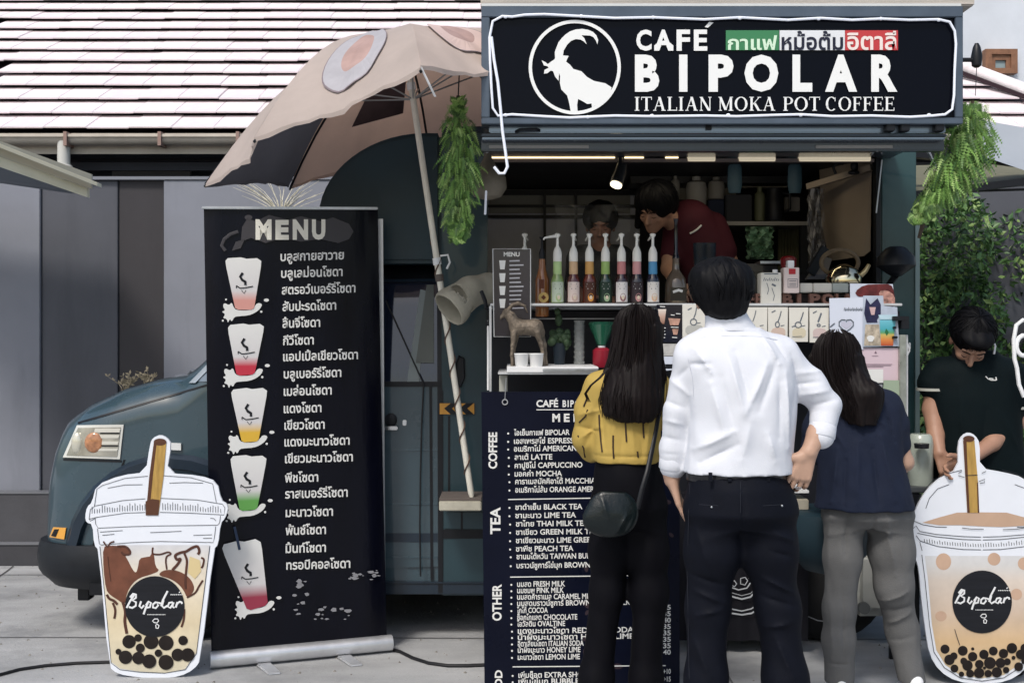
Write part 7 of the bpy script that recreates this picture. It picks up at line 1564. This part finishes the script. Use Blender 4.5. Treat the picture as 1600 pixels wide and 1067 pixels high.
# ---- the woman in navy
Y = 4.65; A_ = lambda x, y, d=0: P(x, y, Y+d)
nv = thing('person', 'woman with dark hair in a loose navy top and grey trousers, head bowed', 'person', A_(1360,1100))
v = Vol((A_(1240,0).x, Y-.26, .02), (A_(1460,0).x, Y+.36, A_(0,508).z), .005)
T, Rm = head(v, A_(1307,575,.03), math.pi+.35, -.0, s=.96); v.cap(A_(1312,590,.02), A_(1328,625), .043, .05, .02)
v.loft([L(615,1335,40,.06), L(635,1338,60,.08), L(770,1345,46,.08), L(800,1352,46,.08)], .02)
v.chain([A_(1385,635), A_(1404,690,.0), A_(1414,722,.01), A_(1398,746,.20)], [.042,.036,.034,.022], .015); hand(v, A_(1394,743,.20), (-.3,1,0), (-.3,0,1), (-1,0,0), .85, (.4,.5,.4))
v.chain([A_(1282,640), A_(1268,700,.05), A_(1285,720,.22)], [.038,.032,.022], .015); hand(v, A_(1286,720,.22), (.3,1,0), (.3,0,1), (1,0,0), .85, (.4,.5,.4))
v.chain([A_(1318,850), A_(1312,950), A_(1311,1085)], [.045,.036,.032], .02); v.chain([A_(1393,850), A_(1409,985,.03), A_(1425,1085)], [.045,.036,.032], .02)
v.build('body', skin_m, nv); face_parts(nv, T, .96)
v = Vol((A_(1245,0).x, Y-.28, A_(0,805).z), (A_(1445,0).x, Y+.30, A_(0,588).z), .005)
v.loft([L(600,1328,32,.055), L(612,1336,56,.085), L(632,1342,68,.11), L(670,1344,66,.128), L(720,1344,64,.14), L(765,1349,72,.155), L(792,1350,76,.16)], .015, 2.2)
v.chain([A_(1383,632), A_(1396,662,.0), A_(1400,694,.01)], [.062,.060,.058], .02); v.chain([A_(1288,634), A_(1276,670,.03), A_(1272,700,.05)], [.058,.056,.055], .03)
for a, b, w_, am in (((1375,680),(1395,780),.02,.012),((1362,700),(1370,785),.018,-.010),((1340,690),(1335,785),.022,.009),((1310,700),(1300,785),.022,.010),((1322,720),(1318,790),.016,-.008),((1385,640),(1400,690),.012,-.008),((1350,640),(1390,670),.016,.007),((1290,650),(1320,700),.018,.007)): v.crease(A_(a[0],a[1],-.12), A_(b[0],b[1],-.12), w_*.8, am*1.5)
v.wrinkle(.004, 20, 4, 1.2, .5); v.wrinkle(.0015, 55, 2); v.build('top', mat('top_navy', (.0065,.0115,.030), .85, 0, .12, 8, bump=.2, bs=180), nv)
v = Vol((A_(1245,0).x, Y-.22, A_(0,680).z), (A_(1400,0).x, Y+.22, A_(0,505).z), .0045)
v.ell(A_(1307,562,.0), (.100,.108,.112), .02); v.loft([L(560,1307,40,.10), L(600,1316,40,.10,-.04), L(630,1326,36,.07,-.09), L(660,1334,20,.04,-.115)], .03); v.chain([A_(1340,600,-.09), A_(1358,618,-.12), A_(1364,640,-.125)], [.045,.050,.030], .03)
v.ell(A_(1300,580,.14), (.07,.08,.12), .02, 's'); v.wrinkle(.0035, 45, 9, 2, .2); v.wrinkle(.002, 110, 2, 2, .15); v.build('hair', hairb, nv, smooth_it=0)
long_hair(nv, [(514,1298,1318,.09),(522,1282,1334,.11),(540,1270,1346,.13),(570,1268,1352,.135),(600,1278,1358,.14),(630,1296,1368,.16),(664,1318,1358,.15)], Y, 420, 5, hairb, wave=6, end=.25)
v = Vol((A_(1255,0).x, Y-.26, .0), (A_(1460,0).x, Y+.26, A_(0,775).z), .006)
v.loft([L(782,1354,66,.125), L(805,1356,68,.138), L(822,1357,54,.105)], .06)
v.chain([A_(1320,810), A_(1317,870), A_(1312,950), A_(1311,1000), A_(1311,1060)], [.080,.070,.062,.060,.059], .04); v.chain([A_(1391,810), A_(1393,860), A_(1397,915,.0), A_(1409,985,.03), A_(1426,1066,.0)], [.086,.084,.074,.060,.052], .04)
for a, b, w_, am in (((1300,790),(1298,900),.02,.008),((1325,790),(1322,870),.012,-.008),((1360,795),(1365,870),.014,-.008),((1380,800),(1400,900),.02,.009),((1380,945),(1420,925),.012,.010),((1385,960),(1425,950),.011,-.009),((1390,985),(1430,960),.012,.010),((1398,1010),(1432,1000),.012,-.007),((1300,930),(1305,1040),.014,.007),((1318,920),(1322,1040),.012,-.006),((1288,1040),(1336,1042),.006,-.006)): v.crease(A_(a[0],a[1],-.09), A_(b[0],b[1],-.09), w_*.8, am*1.5)
v.wrinkle(.003, 26, 6, 1, .7); v.wrinkle(.0015, 60, 3, 1, .5); v.cutbelow(A_(0,1064), (0,0,-1)); v.build('trousers', mat('trousers_grey', (.12,.12,.12), .85, 0, .12, 10, bump=.3, bs=200), nv)
for x in (1311,1426): shoe(nv, A_(x,1100), (0,1), white, .85)
# ---- the man in the dark polo
Y = 5.2; A_ = lambda x, y, d=0: P(x, y, Y+d)
pm_ = thing('person', 'man in a dark green polo and black mask looking down at his hands', 'person', A_(1525,1039))
v = Vol((A_(1420,0).x, Y-.40, .02), (A_(1625,0).x, Y+.24, A_(0,470).z), .005)
T, Rm = head(v, A_(1516,532,-.06), -.10, .88, .12, 1.03); v.cap(A_(1522,555,-.02), A_(1524,580,.02), .050, .055, .02)
v.loft([L(575,1523,50,.07), L(610,1522,60,.09), L(740,1528,50,.09), L(790,1530,46,.08)], .02)
v.chain([A_(1462,595), A_(1457,640,-.01), A_(1462,680,-.06), A_(1468,708,-.12)], [.048,.043,.036,.027], .015); hand(v, A_(1468,709,-.12), (.30,-.35,-.9), (.95,0,.3), (.3,.8,-.3), .95, (.5,.7,.5), .05)
v.chain([A_(1585,600), A_(1590,655,.0), A_(1550,692,-.12), A_(1508,722,-.22)], [.050,.044,.036,.027], .015); hand(v, A_(1507,722,-.22), (-.9,-.2,-.3), (-.1,-.4,.9), (-.1,.3,-.9), .95, (.5,.6,.5), .05)
v.chain([A_(1500,800), A_(1495,1000)], [.07,.04], .02); v.chain([A_(1558,800), A_(1565,1000)], [.07,.04], .02)
v.build('body', skin_t, pm_); face_parts(pm_, T, mask=1)
v = Vol((T(0,-.05,-.05).x-.13, T(0,-.05,-.05).y-.14, T(0,-.05,-.05).z-.13), (T(0,-.05,-.05).x+.13, T(0,-.05,-.05).y+.14, T(0,-.05,-.05).z+.13), .004)
v.ell(T(0,-.032,-.058), (.064,.066,.056), .01, 'u', Rm); v.cutbelow(T(0,0,-.016), Rm @ Vector((0,0,1))); v.cutbelow(T(0,-.0,0), Rm @ Vector((0,1,0))); v.build('mask', mat('mask_black', (.008,.008,.01), .7), pm_)
v = Vol((A_(1415,0).x, Y-.24, A_(0,765).z), (A_(1640,0).x, Y+.26, A_(0,530).z), .005)
v.loft([L(548,1526,26,.06), L(560,1525,48,.085), L(578,1524,76,.105), L(620,1523,72,.125), L(680,1526,68,.13), L(750,1530,70,.135)], .015, 2.3)
v.chain([A_(1470,582), A_(1458,600,-.0)], [.070,.066], .03); v.chain([A_(1575,585), A_(1588,625,.0)], [.074,.070], .03)
v.crease(A_(1500,600,-.12), A_(1505,720,-.12), .02, .008); v.crease(A_(1540,640,-.12), A_(1530,740,-.12), .02, -.008); v.crease(A_(1560,640,-.12), A_(1590,700,-.1), .02, .008); v.wrinkle(.003, 22, 8)
v.cap(T(0,-.08,-.13), T(0,-.02,-.10), .045, .05, .01, 's')
po_ = v.build('polo_shirt', mat('polo_green', (.002,.006,.0075), .75, 0, .15, 8, bump=.2, bs=200, spec=.12), pm_)
b_ = MB(); q = [hit(po_, x, y, .004) for x, y in ((1544,522),(1550,528),(1554,538),(1555,548),(1552,556))]; q = [p_ for p_ in q if p_] or [A_(1544,524,-.10), A_(1552,535,-.12), A_(1554,545,-.12), A_(1551,554,-.11)]
q = [A_(1543,521,-.06), A_(1551,530,-.08), A_(1555,541,-.09), A_(1553,553,-.10)]
b_.tube(q, .0045, 6); b_.build('collar_trim', white, pm_, smooth=True)
b_ = MB()
for L_ in ([(1540,588),(1544,592),(1549,594),(1556,594)],[(1556,589),(1557,594)],[(1546,591),(1552,592)]):
    q = [hit(po_, x, y, .002) for x, y in L_]
    if all(q): b_.tube(q, .0028, 6)
b_.build('chest_logo', pw, pm_)
for cx, cy, r_, d, w_ in ((1458,606,.071,0,0),(1587,634,.075,0,0)):
    c = A_(cx, cy, d); b_ = MB(); b_.tube([c+Vector((0,0,.0)), c+Vector((.0,0,-.012))], [r_+.003, r_+.003], 26); b_.build('sleeve_trim', mat('trim_grey2', (.4,.4,.36), .6), pm_, smooth=True)
v = Vol((A_(1450,0).x, Y-.25, A_(0,580).z), (A_(1580,0).x, Y+.15, A_(0,462).z), .0045)
hc = T(0,.02,.045); v.ell(hc, (.098,.112,.090), .02, 'u', Rm); v.ell(T(0,.06,.0), (.085,.07,.07), .03, 'u', Rm); v.ell(T(0,-.115,-.03), (.062,.07,.075), .015, 's', Rm); v.ell(T(0,-.06,.085), (.07,.05,.03), .02, 'u', Rm)
v.wrinkle(.003, 60, 3, 1.5, .5); v.build('hair', hairm, pm_, smooth_it=0); short_hair(pm_, hc, (.099,.114,.094), 380, 9, hairm, drop=1.7, Rm=Rm)
v = Vol((A_(1450,0).x, Y-.2, .0), (A_(1620,0).x, Y+.22, A_(0,725).z), .007)
v.loft([L(738,1530,58,.115), L(790,1530,66,.13), L(830,1530,64,.12)], .03); v.chain([A_(1500,820), A_(1494,1010)], [.09,.06], .03); v.chain([A_(1560,820), A_(1566,1010)], [.09,.06], .03); v.wrinkle(.004, 20, 3)
v.build('trousers', mat('trousers_pale', (.42,.43,.47), .8, 0, .08, 10), pm_)
for x in (1494,1566): shoe(pm_, A_(x,1025), (0,-1), black, 1)
# ---- staff inside the truck
Y = 6.1; A_ = lambda x, y, d=0: P(x, y, Y+d)
st_ = thing('person', 'worker in a maroon polo bending forward inside the truck', 'person', A_(1100,470))
v = Vol((A_(965,0).x, Y-.42, A_(0,640).z), (A_(1175,0).x, Y+.25, A_(0,262).z), .006)
T, Rm = head(v, A_(1024,326,-.15), -.55, .55, .15); v.cap(A_(1035,335,-.12), A_(1060,350,-.05), .05, .055, .02)
v.chain([A_(1070,360,-.02), A_(1110,440,.0), A_(1115,560)], [.10,.12,.12], .03); v.chain([A_(1125,360), A_(1140,410,-.05), A_(1115,440,-.25)], [.05,.042,.028], .015); v.chain([A_(1050,365), A_(1045,420,-.1), A_(1060,450,-.28)], [.05,.04,.028], .015)
hand(v, A_(1114,441,-.25), (-.3,-1,-.2), (-.8,0,.4), (0,0,-1), .9); hand(v, A_(1061,451,-.28), (.2,-1,-.2), (.8,0,.4), (0,0,-1), .9)
v.build('body', skin_t, st_); face_parts(st_, T, mask=1)
v = Vol((A_(1020,0).x, Y-.25, A_(0,620).z), (A_(1175,0).x, Y+.25, A_(0,300).z), .006)
v.chain([A_(1078,352,-.02), A_(1105,420,.0), A_(1112,600)], [.135,.15,.15], .03); v.chain([A_(1115,352), A_(1133,392,-.03)], [.07,.065], .03); v.chain([A_(1058,355), A_(1050,400,-.05)], [.07,.06], .03); v.wrinkle(.005, 16, 3)
ms_ = v.build('polo_shirt', mat('polo_maroon', (.055,.006,.014), .8, 0, .12, 8), st_)
b_ = MB(); q = [hit(ms_, x, y, .003) for x, y in ((1078,365),(1084,362),(1090,358),(1096,352))]
if all(q): b_.tube(q, .005, 6); b_.build('back_lettering', pw, st_)
v = Vol((A_(960,0).x, Y-.42, A_(0,400).z), (A_(1075,0).x, Y+.15, A_(0,255).z), .005)
hc = T(0,.02,.04); v.ell(hc, (.105,.118,.10), .02, 'u', Rm); v.ell(T(0,.07,-.0), (.09,.08,.09), .03, 'u', Rm); v.ell(T(0,-.12,-.03), (.062,.07,.08), .015, 's', Rm); v.chain([T(-.08,.0,.0), T(-.10,-.02,-.10)], [.03,.018], .02); v.wrinkle(.004, 50, 2, 1.5, .5)
v.build('hair', hairm, st_, smooth_it=0); short_hair(st_, hc, (.106,.12,.103), 260, 3, hairm, drop=1.8, Rm=Rm)
Y = 6.45; A_ = lambda x, y, d=0: P(x, y, Y+d)
s2_ = thing('person', 'second worker in black standing behind the plastic sheet, face half lit', 'person', A_(935,470))
v = Vol((A_(880,0).x, Y-.3, A_(0,620).z), (A_(1000,0).x, Y+.25, A_(0,310).z), .007)
T, Rm = head(v, A_(938,352,-.02), -.1, .30); v.cap(A_(938,365), A_(938,395), .05, .055, .02); v.chain([A_(938,410), A_(938,560)], [.11,.12], .03)
v.chain([A_(905,405), A_(898,450), A_(910,470,-.2)], [.045,.04,.028], .02); v.chain([A_(972,405), A_(978,450), A_(966,470,-.2)], [.045,.04,.028], .02)
hand(v, A_(911,470,-.2), (.2,-1,-.1), (.8,0,.4), (0,0,-1), .9); hand(v, A_(965,470,-.2), (-.2,-1,-.1), (-.8,0,.4), (0,0,-1), .9)
v.build('body', mat('skin_warm', (.33,.16,.11), .5), s2_); face_parts(s2_, T, mask=1)
v = Vol((A_(875,0).x, Y-.25, A_(0,620).z), (A_(1005,0).x, Y+.25, A_(0,380).z), .007)
v.cap(A_(912,406), A_(964,406), .085, .085, .03); v.chain([A_(938,420), A_(938,590)], [.13,.14], .03); v.chain([A_(905,406), A_(898,445)], [.07,.06], .03); v.chain([A_(972,406), A_(978,445)], [.07,.06], .03)
v.build('shirt', black, s2_)
v = Vol((A_(890,0).x, Y-.2, A_(0,400).z), (A_(985,0).x, Y+.2, A_(0,308).z), .005)
v.ell(T(0,.02,.04), (.10,.115,.098), .02, 'u', Rm); v.ell(T(0,-.12,-.03), (.062,.07,.08), .015, 's', Rm); v.wrinkle(.003, 50, 2, 1.5, .5); v.build('hair', hairm, s2_, smooth_it=0)
